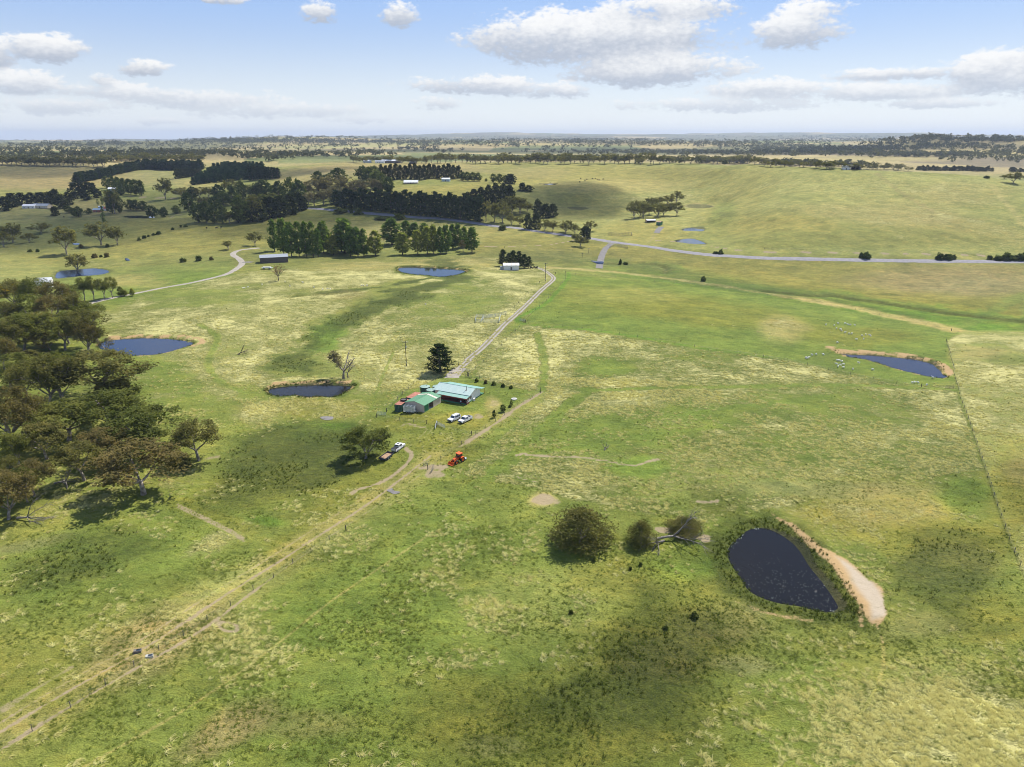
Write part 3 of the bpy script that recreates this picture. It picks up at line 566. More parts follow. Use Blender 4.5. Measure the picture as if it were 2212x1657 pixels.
MATS = {}
def new_mat(name):
    m = bpy.data.materials.new(name); m.use_nodes = True; m.node_tree.nodes.clear(); MATS[name] = m
    return m, NT(m.node_tree)
def ground_material():
    m, q = new_mat('pasture')
    cov = q.n('ShaderNodeAttribute', attribute_name='cover'); bare = q.n('ShaderNodeAttribute', attribute_name='bare')
    pos = q.n('ShaderNodeNewGeometry').outputs['Position']
    bs = q.n('ShaderNodeSeparateColor', {0: bare.outputs['Color']}); strawA = cov.outputs['Alpha']; clumpA = bare.outputs['Alpha']
    stretch = q.n('ShaderNodeMapping', {'Vector': pos, 'Scale': (0.62, 1.0, 1.0), 'Rotation': (0, 0, 0.35)}).outputs[0]
    nA = q.n('ShaderNodeTexNoise', {'Vector': stretch, 'Scale': 0.42, 'Detail': 7.0, 'Roughness': 0.70, 'Distortion': 1.1}).outputs[0]
    nB = q.n('ShaderNodeTexNoise', {'Vector': stretch, 'Scale': 2.4, 'Detail': 3.0, 'Roughness': 0.6, 'Distortion': 1.6}).outputs[0]
    nC = q.n('ShaderNodeTexNoise', {'Vector': pos, 'Scale': 0.06, 'Detail': 6.0, 'Roughness': 0.62}).outputs[0]
    nD = q.n('ShaderNodeTexNoise', {'Vector': pos, 'Scale': 0.9, 'Detail': 5.0, 'Roughness': 0.7}).outputs[0]
    nE = q.n('ShaderNodeTexNoise', {'Vector': pos, 'Scale': 4.5, 'Detail': 2.0, 'Roughness': 0.6}).outputs[0]
    # living grass: patchy greens
    gv = q.m('ADD', q.m('MULTIPLY', q.m('SUBTRACT', nA, .5), 1.5), q.m('ADD', q.m('MULTIPLY', q.m('SUBTRACT', nC, .5), 1.3), q.m('MULTIPLY', q.m('SUBTRACT', nE, .5), 1.6)))
    mul = q.m('MAXIMUM', q.m('ADD', 1.0, gv), 0.35)
    comb = q.n('ShaderNodeCombineColor', {0: mul, 1: q.m('MULTIPLY_ADD', mul, .92, .08), 2: mul}).outputs[0]
    base = q.mix(1.0, cov.outputs['Color'], comb, 'MULTIPLY')
    base = q.mix(q.m('MULTIPLY', q.smooth(nD, .52, .72), .45), base, q.mix(1.0, base, (1.35, 1.12, .8), 'MULTIPLY'))
    nF = q.n('ShaderNodeTexNoise', {'Vector': stretch, 'Scale': 0.16, 'Detail': 6.0, 'Roughness': 0.66, 'Distortion': 0.6}).outputs[0]
    base = q.mix(q.m('MULTIPLY', q.smooth(nF, .48, .66), .50), base, q.mix(1.0, base, (1.55, 1.32, 1.25), 'MULTIPLY')); base = q.mix(q.m('MULTIPLY', q.smooth(nF, .50, .34), .45), base, q.mix(1.0, base, (.62, .74, .62), 'MULTIPLY'))
    # cured grass heads lying in wavy swirls
    sp = q.m('ADD', q.m('MULTIPLY', nA, .62), q.m('ADD', q.m('MULTIPLY', nB, .38), q.m('MULTIPLY', q.m('SUBTRACT', nC, .5), .46)))
    thr = q.m('MULTIPLY_ADD', strawA, -.36, .68)
    sf = q.m('MULTIPLY', q.smooth(sp, thr, q.m('ADD', thr, .20)), q.smooth(strawA, .02, .25))
    scol = q.mix(nE, (.42, .385, .13), (.66, .605, .26))
    base = q.mix(q.m('MULTIPLY', sf, .85), base, scol)
    # dark sedge among the grass
    df = q.m('MULTIPLY', q.smooth(q.m('ADD', nD, q.m('MULTIPLY', clumpA, .24)), .66, .84), .5)
    base = q.mix(df, base, (.045, .060, .016))
    # bare earth, sand, clay
    def edge(a, k=1.0): return q.smooth(q.m('ADD', a, q.m('ADD', q.m('MULTIPLY', q.m('SUBTRACT', nA, .5), 1.8), q.m('MULTIPLY', q.m('SUBTRACT', nE, .5), 1.2))), .30, .80)
    dcol = q.mix(nD, (.235, .18, .105), (.36, .28, .185))
    base = q.mix(q.m('MULTIPLY', edge(bs.outputs[0]), q.m('MULTIPLY', q.smooth(bs.outputs[0], .05, .8), .85)), base, dcol)
    sc = q.mix(bs.outputs[2], q.mix(nD, (.33, .215, .095), (.45, .315, .155)), q.mix(nD, (.35, .285, .20), (.44, .37, .275)))
    base = q.mix(q.m('MULTIPLY', edge(bs.outputs[1]), q.smooth(bs.outputs[1], .05, .3)), base, sc)
    hgt = q.m('ADD', q.m('MULTIPLY', nA, 1.0), q.m('ADD', q.m('MULTIPLY', nB, .45), q.m('MULTIPLY', sf, .5)))
    bumpk = q.m('MULTIPLY_ADD', q.m('MAXIMUM', bs.outputs[1], bs.outputs[0]), -.65, .9)
    bump = q.n('ShaderNodeBump', {'Height': hgt, 'Strength': bumpk, 'Distance': 0.7})
    b = q.n('ShaderNodeBsdfPrincipled', {'Base Color': base, 'Roughness': 0.95, 'Normal': bump.outputs[0], 'Specular IOR Level': 0.15})
    q.n('ShaderNodeOutputMaterial', {0: b.outputs[0]})
    return m

def put(name, me, mat=None, parent=None, loc=None, rz=0.0, **tags):
    o = bpy.data.objects.new(name, me); COL.objects.link(o)
    if mat is not None and me is not None and not me.materials:
        for x in (mat if isinstance(mat, (list, tuple)) else [mat]): me.materials.append(x)
    if parent is not None: o.parent = parent
    if loc is not None: o.location = loc
    if rz: o.rotation_euler = (0, 0, rz)
    for k, v in tags.items():
        if v is not None: o[k] = v
    return o
ground = put('ground', make_grid_mesh('ground'), ground_material(), kind='structure', label='rolling green and straw coloured pasture')

# ------------------------------------------------------------------ water
def water_material(name, deep, ripple, rough):
    m, q = new_mat(name); pos = q.n('ShaderNodeNewGeometry').outputs['Position']
    n1 = q.n('ShaderNodeTexNoise', {'Vector': pos, 'Scale': 1.3, 'Detail': 3.0, 'Roughness': .55}).outputs[0]
    n2 = q.n('ShaderNodeTexNoise', {'Vector': pos, 'Scale': 6.0, 'Detail': 2.0}).outputs[0]
    bump = q.n('ShaderNodeBump', {'Height': q.m('ADD', n1, q.m('MULTIPLY', n2, .25)), 'Strength': ripple, 'Distance': .25})
    b = q.n('ShaderNodeBsdfPrincipled', {'Base Color': (*deep, 1), 'Roughness': rough, 'IOR': 1.33, 'Normal': bump.outputs[0]})
    q.n('ShaderNodeOutputMaterial', {0: b.outputs[0]}); return m
WAT = water_material('dam_water', (.010, .009, .007), .16, .04)
WATF = water_material('far_pond_water', (.012, .018, .030), .02, .03)
WATB = water_material('pond_water', (.003, .012, .045), .12, .04)
def water_mesh(name, P, z, grow):
    c = P.mean(0); Q = []
    n = len(P)
    for i in range(n):
        t = P[(i + 1) % n] - P[i - 1]; nrm = np.array([t[1], -t[0]]); nrm /= np.linalg.norm(nrm) + 1e-9
        if np.dot(nrm, P[i] - c) < 0: nrm = -nrm
        Q.append(P[i] + nrm * grow)
    bm = bmesh.new(); vs = [bm.verts.new((x, y, z)) for x, y in Q]; f = bm.faces.new(vs); f.normal_update()
    if f.normal.z < 0: f.normal_flip()
    bmesh.ops.triangulate(bm, faces=[f]); me = bpy.data.meshes.new(name); bm.to_mesh(me); bm.free(); return me
PL = dict(dam_near='large dark farm dam with glinting water beside the sandy bank', dam_house='dark farm dam below the leaning dead tree', dam_wood='deep blue farm dam at the edge of the gum woodland', dam_knoll='long lavender dam on the grassy rise', dam_sheep='blue teardrop dam near the flock of sheep',
          dam_valley='blue pond with a small island in the left valley', gully_lower='lowest of the three gully ponds by the road', gully_middle='middle of the three gully ponds', gully_upper='highest gully pond below the pasture hill', hollow='thin pond in the hollow left of the tree clump', crest='tiny pale pond high on the far pasture', homestead='thin blue pond among the trees on the left')
for nm, (P, zl) in POND_W.items():
    put('pond', water_mesh('pond', P, zl, 2.0 if nm.startswith('dam') else 3.0), WATB if nm in ('dam_wood', 'dam_valley', 'dam_sheep') else (WAT if nm in ('dam_near', 'dam_house') else WATF), kind='structure', label=PL[nm])

# ------------------------------------------------------------------ roads
def gravel_material(name, c1, c2, rut=False):
    m, q = new_mat(name); pos = q.n('ShaderNodeNewGeometry').outputs['Position']
    n = q.n('ShaderNodeTexNoise', {'Vector': pos, 'Scale': .35, 'Detail': 8.0, 'Roughness': .7}).outputs[0]
    n2 = q.n('ShaderNodeTexNoise', {'Vector': pos, 'Scale': 3.0, 'Detail': 4.0}).outputs[0]
    col = q.mix(q.smooth(q.m('ADD', q.m('MULTIPLY', n, .7), q.m('MULTIPLY', n2, .3)), .35, .65), c1, c2)
    if rut:
        uv = q.n('ShaderNodeAttribute', attribute_name='across').outputs['Fac']
        d = q.m('ABSOLUTE', q.m('SUBTRACT', q.m('ABSOLUTE', uv), .56))      # distance from the wheel tracks
        g = q.smooth(q.m('ADD', d, q.m('MULTIPLY', q.m('SUBTRACT', n2, .5), .30)), .20, .34)
        col = q.mix(q.m('MULTIPLY', g, .95), col, q.mix(n, (.13, .14, .05), (.26, .22, .11)))
    b = q.n('ShaderNodeBsdfPrincipled', {'Base Color': col, 'Roughness': .95, 'Specular IOR Level': .1})
    q.n('ShaderNodeOutputMaterial', {0: b.outputs[0]}); return m
def ribbon(name, pts, width, mat, label, n=6, lift=.07, world=None, step=2.5):
    L = world if world is not None else world_line(pts, n)
    seg = [L[0]]
    for a, b in zip(L[:-1], L[1:]):
        k = max(1, int(np.linalg.norm((b - a)[:2]) / step))
        for i in range(1, k + 1): seg.append(a + (b - a) * i / k)
    L = np.array(seg); off = (-1.0, -.55, 0.0, .55, 1.0); v = []; ac = []
    for i in range(len(L)):
        t = L[min(i + 1, len(L) - 1)] - L[max(i - 1, 0)]; nr = np.array([t[1], -t[0]]); nr = nr / (np.linalg.norm(nr) + 1e-9)
        w = width * .5 * (1 + .10 * math.sin(i * 1.7) * math.sin(i * .61))
        for o in off:
            x, y = L[i][0] + nr[0] * o * w, L[i][1] + nr[1] * o * w
            v.append((x, y, zat(x, y) + lift * (1 - .7 * abs(o)))); ac.append(o)
    f = [(i * 5 + k, i * 5 + k + 1, i * 5 + k + 6, i * 5 + k + 5) for i in range(len(L) - 1) for k in range(4)]
    me = bpy.data.meshes.new(name); me.from_pydata(v, [], f); a = me.attributes.new('across', 'FLOAT', 'POINT'); a.data.foreach_set('value', np.array(ac, np.float32))
    if me.polygons[0].normal.z < 0: me.flip_normals()
    return put(name, me, mat, kind='structure', label=label), L
GREY = gravel_material('road_seal', (.22, .21, .215), (.30, .285, .285)); PALE = gravel_material('pale_gravel', (.28, .25, .205), (.39, .35, .295)); RUT = gravel_material('rutted_gravel', (.27, .245, .215), (.38, .345, .305), True); GREYT = gravel_material('grey_track', (.165, .155, .145), (.235, .22, .205))
_, ROADL = ribbon('road', Z2([(430,728),(690,745),(950,770),(1200,790),(1400,808),(1560,815),(1750,835),(1920,860),(2090,885)]) + Z3([(50,893),(150,905),(300,930),(450,950),(600,972),(750,990),(900,1015),(1050,1035),(1250,1060),(1400,1085),(1550,1105),(1750,1128),(1950,1140)]) + Z4([(0,1155),(400,1163),(1000,1175),(1600,1182),(2209,1188),(2500,1190)]), 8.5, GREY, 'grey country road running across the valley to the right', lift=.25)
ribbon('driveway', Z8([(960,470),(1020,490),(1080,520),(1150,570),(1178,605),(1160,640),(1090,700),(1000,780),(850,930),(700,1070),(560,1190),(400,1360),(250,1510),(90,1640)]) + ZH([(1480,120),(1340,240),(1270,320)]), 3.3, RUT, 'straight two rut gravel driveway running up to the farmhouse')
ribbon('driveway', ZH([(1330,250),(1270,310),(1215,370),(1185,420)]), 5.5, PALE, 'widened gravel end of the driveway by the pine')
ribbon('driveway', Z1([(690,1562),(900,1505),(1150,1455),(1400,1405),(1600,1370),(1800,1325),(1930,1290),(2020,1240),(2060,1200),(2035,1160),(1988,1132),(1990,1110),(2050,1085),(2209,1068)]), 4.6, PALE, 'pale gravel driveway curving round the green paddock on the left')
ribbon('track', Z1([(2060,1192),(2110,1188),(2150,1190)]), 5, GREYT, 'short grey track to the long shed', lift=.12)
ribbon('track', Z3([(910,1030),(865,1068),(838,1110),(818,1170),(805,1242)]), 5.5, GREYT, 'grey track dropping from the road to the ford', lift=.15)
ribbon('track', Z3([(1335,888),(1310,915),(1293,940)]), 6, GREYT, 'short grey gravel strip near the tin shed', lift=.15)

# ------------------------------------------------------------------ haze
def haze():
    bm = bmesh.new(); bmesh.ops.create_cube(bm, size=1.0); me = bpy.data.meshes.new('haze'); bm.to_mesh(me); bm.free()
    m, q = new_mat('haze_air'); v = q.n('ShaderNodeVolumePrincipled', {'Color': (.64, .75, .94, 1), 'Density': HAZE, 'Anisotropy': 0.15})
    q.n('ShaderNodeOutputMaterial', {1: v.outputs[0]})
    top = max(float(GZ.max()) + 60, 150.0); bot = float(GZ.min()) - 30
    o = put('haze', me, m, kind='stuff', label='thin blue summer haze over the far country'); o.scale = (49000, 49000, top - bot); o.location = (0, 0, (top + bot) / 2)
HAZE = 5.4e-5
haze()
# ------------------------------------------------------------------ grass tussocks, sedge and rushes (uncountable ground cover)
def blades(n, length, width, lean, curl, up, spread, seed, segs=3):
    r = random.Random(seed); v, f = [], []
    for i in range(n):
        a = r.uniform(0, 6.283); bx, by = spread * math.cos(a) * r.random(), spread * math.sin(a) * r.random()
        h = r.uniform(-lean, lean) + (0 if up < 1 else a); L = length * r.uniform(.6, 1.15); x, y, z = bx, by, 0.0
        th = math.radians(r.uniform(50, 85) if up == 1 else (r.uniform(20, 50) if up else r.uniform(15, 48))); dx, dy = math.cos(h), math.sin(h); px, py = -dy, dx; b0 = len(v)
        for s in range(segs + 1):
            w = width * (1 - s / (segs + .4)) * .5; v += [(x - px * w, y - py * w, z), (x + px * w, y + py * w, z)]
            st = L / segs; x += dx * math.cos(th) * st; y += dy * math.cos(th) * st; z = max(z + math.sin(th) * st, .03); th -= curl * r.uniform(.6, 1.3); h += r.uniform(-.35, .35) if up < 1 else 0; dx, dy = math.cos(h), math.sin(h); px, py = -dy, dx
        for s in range(segs): k = b0 + s * 2; f.append((k, k + 1, k + 3, k + 2))
    me = bpy.data.meshes.new('tuft'); me.from_pydata(v, [], f); return me
def leaf_material(name, c1, c2, trans=.35, clump=0.0, rough=.8):
    m, q = new_mat(name); oi = q.n('ShaderNodeObjectInfo'); rnd = oi.outputs['Random']
    col = q.mix(rnd, c1, c2)
    if clump:
        pos = q.n('ShaderNodeNewGeometry').outputs['Position']
        nz = q.n('ShaderNodeTexNoise', {'Vector': pos, 'Scale': clump, 'Detail': 3.0, 'Roughness': .6}).outputs[0]
        col = q.mix(1.0, col, q.mix(q.smooth(nz, .3, .7), (.62, .66, .62), (1.35, 1.25, 1.15)), 'MULTIPLY')
    d = q.n('ShaderNodeBsdfDiffuse', {'Color': col, 'Roughness': rough}); t = q.n('ShaderNodeBsdfTranslucent', {'Color': q.mix(1.0, col, (1.1, 1.15, .70), 'MULTIPLY')})
    mx = q.n('ShaderNodeMixShader', {0: trans, 1: d.outputs[0], 2: t.outputs[0]}); q.n('ShaderNodeOutputMaterial', {0: mx.outputs[0]}); return m
def scatter(name, label, pts, scl, rot, proto, mat):
    """points on the ground, one shared tuft on each"""
    proto.materials.append(mat); po = bpy.data.objects.new(name + '_tuft', proto)
    me = bpy.data.meshes.new(name); n = len(pts); me.vertices.add(n); me.vertices.foreach_set('co', pts.astype(np.float32).ravel())
    a = me.attributes.new('size', 'FLOAT', 'POINT'); a.data.foreach_set('value', scl.astype(np.float32)); a = me.attributes.new('turn', 'FLOAT', 'POINT'); a.data.foreach_set('value', rot.astype(np.float32))
    o = put(name, me, None, kind='stuff', label=label)
    g = bpy.data.node_groups.new(name, 'GeometryNodeTree'); g.interface.new_socket('Geometry', in_out='INPUT', socket_type='NodeSocketGeometry'); g.interface.new_socket('Geometry', in_out='OUTPUT', socket_type='NodeSocketGeometry')
    N = g.nodes; gi, go = N.new('NodeGroupInput'), N.new('NodeGroupOutput'); ip = N.new('GeometryNodeInstanceOnPoints'); ob = N.new('GeometryNodeObjectInfo'); ob.inputs['Object'].default_value = po; ob.inputs['As Instance'].default_value = True
    sa, ta = N.new('GeometryNodeInputNamedAttribute'), N.new('GeometryNodeInputNamedAttribute'); sa.data_type = ta.data_type = 'FLOAT'; sa.inputs[0].default_value = 'size'; ta.inputs[0].default_value = 'turn'
    cx = N.new('ShaderNodeCombineXYZ'); mp = N.new('GeometryNodeMeshToPoints'); ln = g.links.new
    ln(gi.outputs[0], mp.inputs[0]); ln(mp.outputs[0], ip.inputs['Points']); ln(ob.outputs['Geometry'], ip.inputs['Instance']); ln(ta.outputs[0], cx.inputs[2]); ln(cx.outputs[0], ip.inputs['Rotation']); ln(sa.outputs[0], ip.inputs['Scale']); ln(ip.outputs[0], go.inputs[0])
    md = o.modifiers.new('scatter', 'NODES'); md.node_group = g; return o
def grid_pick(arr, x, y):
    i = np.clip(np.searchsorted(rows, np.hypot(x, y)), 0, len(rows) - 1); j = np.clip(np.searchsorted(azs, np.arctan2(x, y)), 0, len(azs) - 1); return arr[i, j]
def wedge(n, r0, r1):
    r = np.sqrt(rng.uniform(r0 * r0, r1 * r1, n)); a = rng.uniform(-.80, .80, n); return r * np.sin(a), r * np.cos(a)
pond_in = np.zeros(GX.shape, bool)
for nm, (P, zl) in POND_W.items():
    s = near_mask(P, 2); t = np.zeros(GX.shape, bool); t[s] = inside(GX[s], GY[s], P); pond_in |= t
keepout = (pond_in | (dirt > .35) | (sand > .3)).astype(float)
def cover(n, r0, r1, prob):
    x, y = wedge(n, r0, r1); p = prob(x, y) * (1 - grid_pick(keepout, x, y)); k = rng.random(n) < p; return x[k], y[k]
def straw_p(x, y):
    s = grid_pick(straw, x, y); nz = fbm(x, y, 7, 3, 77); return np.clip((s - .05) * 1.1, 0, 1) * sstep(nz + s * .35, .52, .72) * (1 - sstep(np.hypot(x, y), 230, 420))
xs, ys = [], []
for n, r0, r1 in ((45000, 70, 150), (60000, 150, 260), (30000, 260, 420)):
    x, y = cover(n, r0, r1, straw_p); xs.append(x); ys.append(y)
x, y = np.concatenate(xs), np.concatenate(ys); far_s = 1 + np.clip((np.hypot(x, y) - 200) / 300, 0, .8)
scatter('straw_grass', 'curled straw coloured grass heads over the pasture', np.stack([x, y, zat_v(x, y) - .02], -1), rng.uniform(.7, 1.5, len(x)) * far_s, .6 + rng.normal(0, .8, len(x)), blades(13, .95, .095, 1.0, .42, 0, .40, 3), leaf_material('straw_blade', (.66, .60, .25), (.82, .77, .40), .5))
def green_p(x, y): return (.15 + .7 * sstep(fbm(x, y, 11, 3, 78), .40, .70)) * (1 - sstep(np.hypot(x, y), 170, 260))
xs, ys = [], []
for n, r0, r1 in ((34000, 70, 150), (30000, 150, 260)):
    x, y = cover(n, r0, r1, green_p); xs.append(x); ys.append(y)
x, y = np.concatenate(xs), np.concatenate(ys)
scatter('green_grass', 'short green grass tufts over the pasture', np.stack([x, y, zat_v(x, y) - .02], -1), rng.uniform(.4, 1.2, len(x)), rng.uniform(0, 6.28, len(x)), blades(12, .50, .085, 3.1, .25, 2, .30, 5, 2), leaf_material('green_blade', (.165, .215, .034), (.30, .32, .085), .5))
def rush_p(x, y): return sstep(grid_pick(clump, x, y), .25, .9) * sstep(fbm(x, y, 9, 3, 79), .44, .64) * .5 + .003
xs, ys = [], []
for n, r0, r1 in ((60000, 75, 200), (90000, 200, 420)):
    x, y = cover(n, r0, r1, rush_p); xs.append(x); ys.append(y)
# rushes standing round the dams
for nm, w, n in (('dam_near', 3.4, 800), ('dam_house', 1.6, 420), ('dam_wood', 1.0, 120), ('dam_knoll', 2.5, 700), ('dam_sheep', 1.0, 120)):
    P = POND_W[nm][0]; k = rng.integers(0, len(P), n); t = rng.random(n)[:, None]; q_ = P[k] * (1 - t) + P[(k + 1) % len(P)] * t; c = P.mean(0); o = (q_ - c); o /= np.linalg.norm(o, axis=1)[:, None]
    q_ = q_ + o * rng.uniform(-.4, w, n)[:, None]; xs.append(q_[:, 0]); ys.append(q_[:, 1])
x, y = np.concatenate(xs), np.concatenate(ys)
scatter('rushes', 'dark green rush clumps in the wet hollows and round the dams', np.stack([x, y, zat_v(x, y) - .03], -1), rng.uniform(.4, 1.0, len(x)) ** 1.5, rng.uniform(0, 6.28, len(x)), blades(20, .8, .07, 3.1, .12, 1, .30, 9, 2), leaf_material('rush_blade', (.058, .088, .016), (.14, .16, .036), .4))

# leaves at the near dam's margin; open-water specks added to imitate sun glints
def floating():
    P, zl = POND_W['dam_near']; r = np.random.default_rng(8); lo, hi = P.min(0), P.max(0); pts = r.uniform(lo, hi, (5200, 2)); ins = inside(pts[:, 0], pts[:, 1], P); d = seg_dist(pts[:, 0], pts[:, 1], P, True)
    v_ = (pts[:, 1] - lo[1]) / (hi[1] - lo[1]); u_ = (pts[:, 0] - lo[0]) / (hi[0] - lo[0])
    pr = .5 * (1 - sstep(d, .2, 1.3)) * sstep(fbm(pts[:, 0], pts[:, 1], 3.5, 2, 5), .5, .6) + .15 * (1 - sstep(v_, .2, .7)) * sstep(d, .4, 1.5)
    k = ins & (r.random(len(pts)) < pr); pts, d = pts[k], d[k]; v, f = [], []
    for (x, y), dd in zip(pts, d):
        s = r.uniform(.035, .075) if dd > 1.2 else r.uniform(.08, .15); a = r.uniform(0, 6.28); t = r.normal(0, .09, 2); n = len(v)
        for k in range(5): ca, sa = math.cos(a + k * 1.2566), math.sin(a + k * 1.2566); v.append((x + s * ca, y + s * sa, zl + .03 + s * (ca * t[0] + sa * t[1])))
        f.append(tuple(range(n, n + 5)))
    me = bpy.data.meshes.new('leaves_and_glints'); me.from_pydata(v, [], f); m, q = new_mat('leaf_and_glint'); b = q.n('ShaderNodeBsdfPrincipled', {'Base Color': (.24, .28, .23, 1), 'Roughness': .22, 'Specular IOR Level': .9}); q.n('ShaderNodeOutputMaterial', {0: b.outputs[0]})
    put('leaves_and_glints', me, m, kind='stuff', label='pale margin leaves and specks imitating sun glints on the near dam')
floating()

# ------------------------------------------------------------------ clouds overhead (above the picture): their shadows lie on the ground
def cloud(px, py, rx, ry, rot, thick, alt=950.0, seed=0):
    g = hit(px, py); k = (alt - g.z) / SD.z; c = Vector((g.x + SD.x * k, g.y + SD.y * k, alt))
    bm = bmesh.new(); bmesh.ops.create_icosphere(bm, subdivisions=4, radius=1.0); r = random.Random(seed); o = [r.uniform(0, 50) for _ in range(3)]
    for v in bm.verts:
        a = np.array([v.co.x * 1.3 + o[0]]); b = np.array([v.co.y * 1.3 + o[1]]); s = .40 + 1.2 * float(fbm(a, b, .7, 3, seed + 5)[0])
        v.co = Vector((v.co.x * rx * s, v.co.y * ry * s, v.co.z * thick * s))
    me = bpy.data.meshes.new('cloud'); bm.to_mesh(me); bm.free()
    put('cloud', me, CLOUDM, loc=c, rz=math.radians(rot), kind='stuff', label='small fair weather cloud overhead')
m_, q_n = new_mat('cloud_vapour'); vol = q_n.n('ShaderNodeVolumePrincipled', {'Color': (1, 1, 1, 1), 'Density': .0095, 'Anisotropy': .3}); q_n.n('ShaderNodeOutputMaterial', {1: vol.outputs[0]}); CLOUDM = m_
for i, (px, py, rx, ry, rot) in enumerate([(1180, 1545, 46, 17, 22), (1430, 1405, 30, 13, 30), (130, 500, 190, 150, 0), (320, 440, 260, 150, 10), (620, 480, 130, 90, 0), (860, 450, 160, 70, 0), (1190, 440, 90, 80, 0), (1250, 430, 70, 90, 20), (60, 370, 220, 130, 0), (640, 372, 160, 60, 0), (2200, 1080, 18, 40, 0), (350, 335, 900, 260, 0), (1000, 325, 1100, 420, 0), (1750, 330, 700, 260, 0)]): cloud(px, py, rx, ry, rot, 12 if i in (0, 1, 10) else 38, seed=i)
# ------------------------------------------------------------------ trees
def bark_material(name, c1, c2):
    m, q = new_mat(name); pos = q.n('ShaderNodeTexCoord').outputs['Object']
    n = q.n('ShaderNodeTexNoise', {'Vector': pos, 'Scale': 1.6, 'Detail': 5.0, 'Roughness': .7}).outputs[0]
    b = q.n('ShaderNodeBsdfPrincipled', {'Base Color': q.mix(q.smooth(n, .35, .65), c1, c2), 'Roughness': .9, 'Specular IOR Level': .1}); q.n('ShaderNodeOutputMaterial', {0: b.outputs[0]}); return m
BARK = bark_material('bark', (.09, .07, .05), (.20, .165, .13)); GUMBARK = bark_material('gum_bark', (.16, .13, .10), (.42, .37, .32)); DEADWOOD = bark_material('dead_wood', (.14, .125, .11), (.29, .26, .225))
LEAF = dict(gum=leaf_material('gum_leaf', (.175, .175, .060), (.245, .230, .080), .38, .30), gumgreen=leaf_material('gum_leaf_green', (.160, .185, .052), (.240, .250, .070), .38, .30), gumbrown=leaf_material('gum_leaf_brown', (.195, .170, .066), (.245, .205, .082), .35, .30),
            gumgrey=leaf_material('gum_leaf_grey', (.190, .175, .095), (.255, .225, .120), .3, .2), pine=leaf_material('pine_needle', (.032, .058, .020), (.058, .088, .030), .2, .35), plantation=leaf_material('plantation_needle', (.035, .078, .032), (.055, .105, .042), .2, .2),
            poplar=leaf_material('poplar_leaf', (.120, .195, .048), (.185, .255, .062), .42, .25), poplarlight=leaf_material('poplar_leaf_light', (.23, .27, .060), (.31, .33, .085), .45, .25), cypress=leaf_material('cypress_leaf', (.038, .052, .020), (.075, .090, .032), .2, .3),
            oak=leaf_material('round_tree_leaf', (.080, .118, .034), (.140, .170, .050), .32, .25), wattle=leaf_material('wattle_bloom', (.48, .36, .02), (.62, .48, .04), .2, .3), red=leaf_material('red_leaf', (.20, .10, .06), (.30, .17, .11), .2, .4), shrub=leaf_material('shrub_leaf', (0.084, 0.119, 0.031), (0.154, 0.175, 0.049), .25, .5), far=leaf_material('far_leaf', (.085, .095, .050), (.140, .140, .070), .2))

class MB:
    """collects vertices and faces for one mesh"""
    def __init__(s): s.v, s.f, s.n = [], [], 0
    def add(s, v, f): s.v.append(np.asarray(v, float).reshape(-1, 3)); s.f += [tuple(int(i) + s.n for i in q) for q in f]; s.n += len(s.v[-1])
    def tube(s, path, rad, sides=5):
        path = [Vector(p) for p in path]; v = []
        for i, p in enumerate(path):
            t = (path[min(i + 1, len(path) - 1)] - path[max(i - 1, 0)]).normalized(); a = t.orthogonal().normalized(); b = t.cross(a)
            for k in range(sides): th = 2 * math.pi * k / sides; v.append(p + (a * math.cos(th) + b * math.sin(th)) * rad[i])
        f = [(i * sides + k, i * sides + (k + 1) % sides, (i + 1) * sides + (k + 1) % sides, (i + 1) * sides + k) for i in range(len(path) - 1) for k in range(sides)]
        f.append(tuple(range((len(path) - 1) * sides, len(path) * sides))); s.add([tuple(x) for x in v], f)
    def leaves(s, cen, size, r, flat=.6, up=.5, aspect=1.9):
        """one bent leaf spray per centre"""
        n = len(cen); cen = np.asarray(cen); nr = r.normal(0, 1, (n, 3)); nr[:, 2] = np.abs(nr[:, 2]) + up; nr /= np.linalg.norm(nr, axis=1)[:, None]
        t = np.cross(nr, r.normal(0, 1, (n, 3))); t /= np.linalg.norm(t, axis=1)[:, None]; b = np.cross(nr, t); sz = size * r.uniform(.6, 1.3, n)[:, None]
        a0 = cen - t * sz * aspect * .5; a1 = cen + t * sz * aspect * .5; w = b * sz * .5
        V = np.stack([a0, cen - w + nr * sz * .15, a1, cen + w + nr * sz * .15], 1).reshape(-1, 3); k = s.n
        s.v.append(V); s.f += [(k + 4 * i, k + 4 * i + 1, k + 4 * i + 2, k + 4 * i + 3) for i in range(n)]; s.n += 4 * n
    def mesh(s, name, smooth=False):
        me = bpy.data.meshes.new(name); me.from_pydata(np.concatenate(s.v).tolist(), [], s.f); me.update()
        if smooth: me.polygons.foreach_set('use_smooth', np.ones(len(me.polygons), bool))
        return me
def limb(p, d, L, r0, r, droop=0.0, n=4, wig=.25):
    pts, rad = [Vector(p)], [r0]; d = Vector(d).normalized()
    for i in range(n):
        d = (d + Vector(r.normal(0, wig, 3)) * .5 + Vector((0, 0, -droop + .08))).normalized(); pts.append(pts[-1] + d * L / n); rad.append(r0 * (1 - .72 * (i + 1) / n))
    return pts, rad
def clumps(cen, rad, n, r, flat=.55):
    out = []
    for c in cen:
        k = max(3, int(n * r.uniform(.6, 1.4))); p = r.normal(0, 1, (k, 3)); p /= np.linalg.norm(p, axis=1)[:, None] + 1e-9; p *= (r.random(k) ** .4)[:, None] * rad * r.uniform(.7, 1.3); p[:, 2] *= flat; out.append(p + np.array(c))
    return np.concatenate(out)
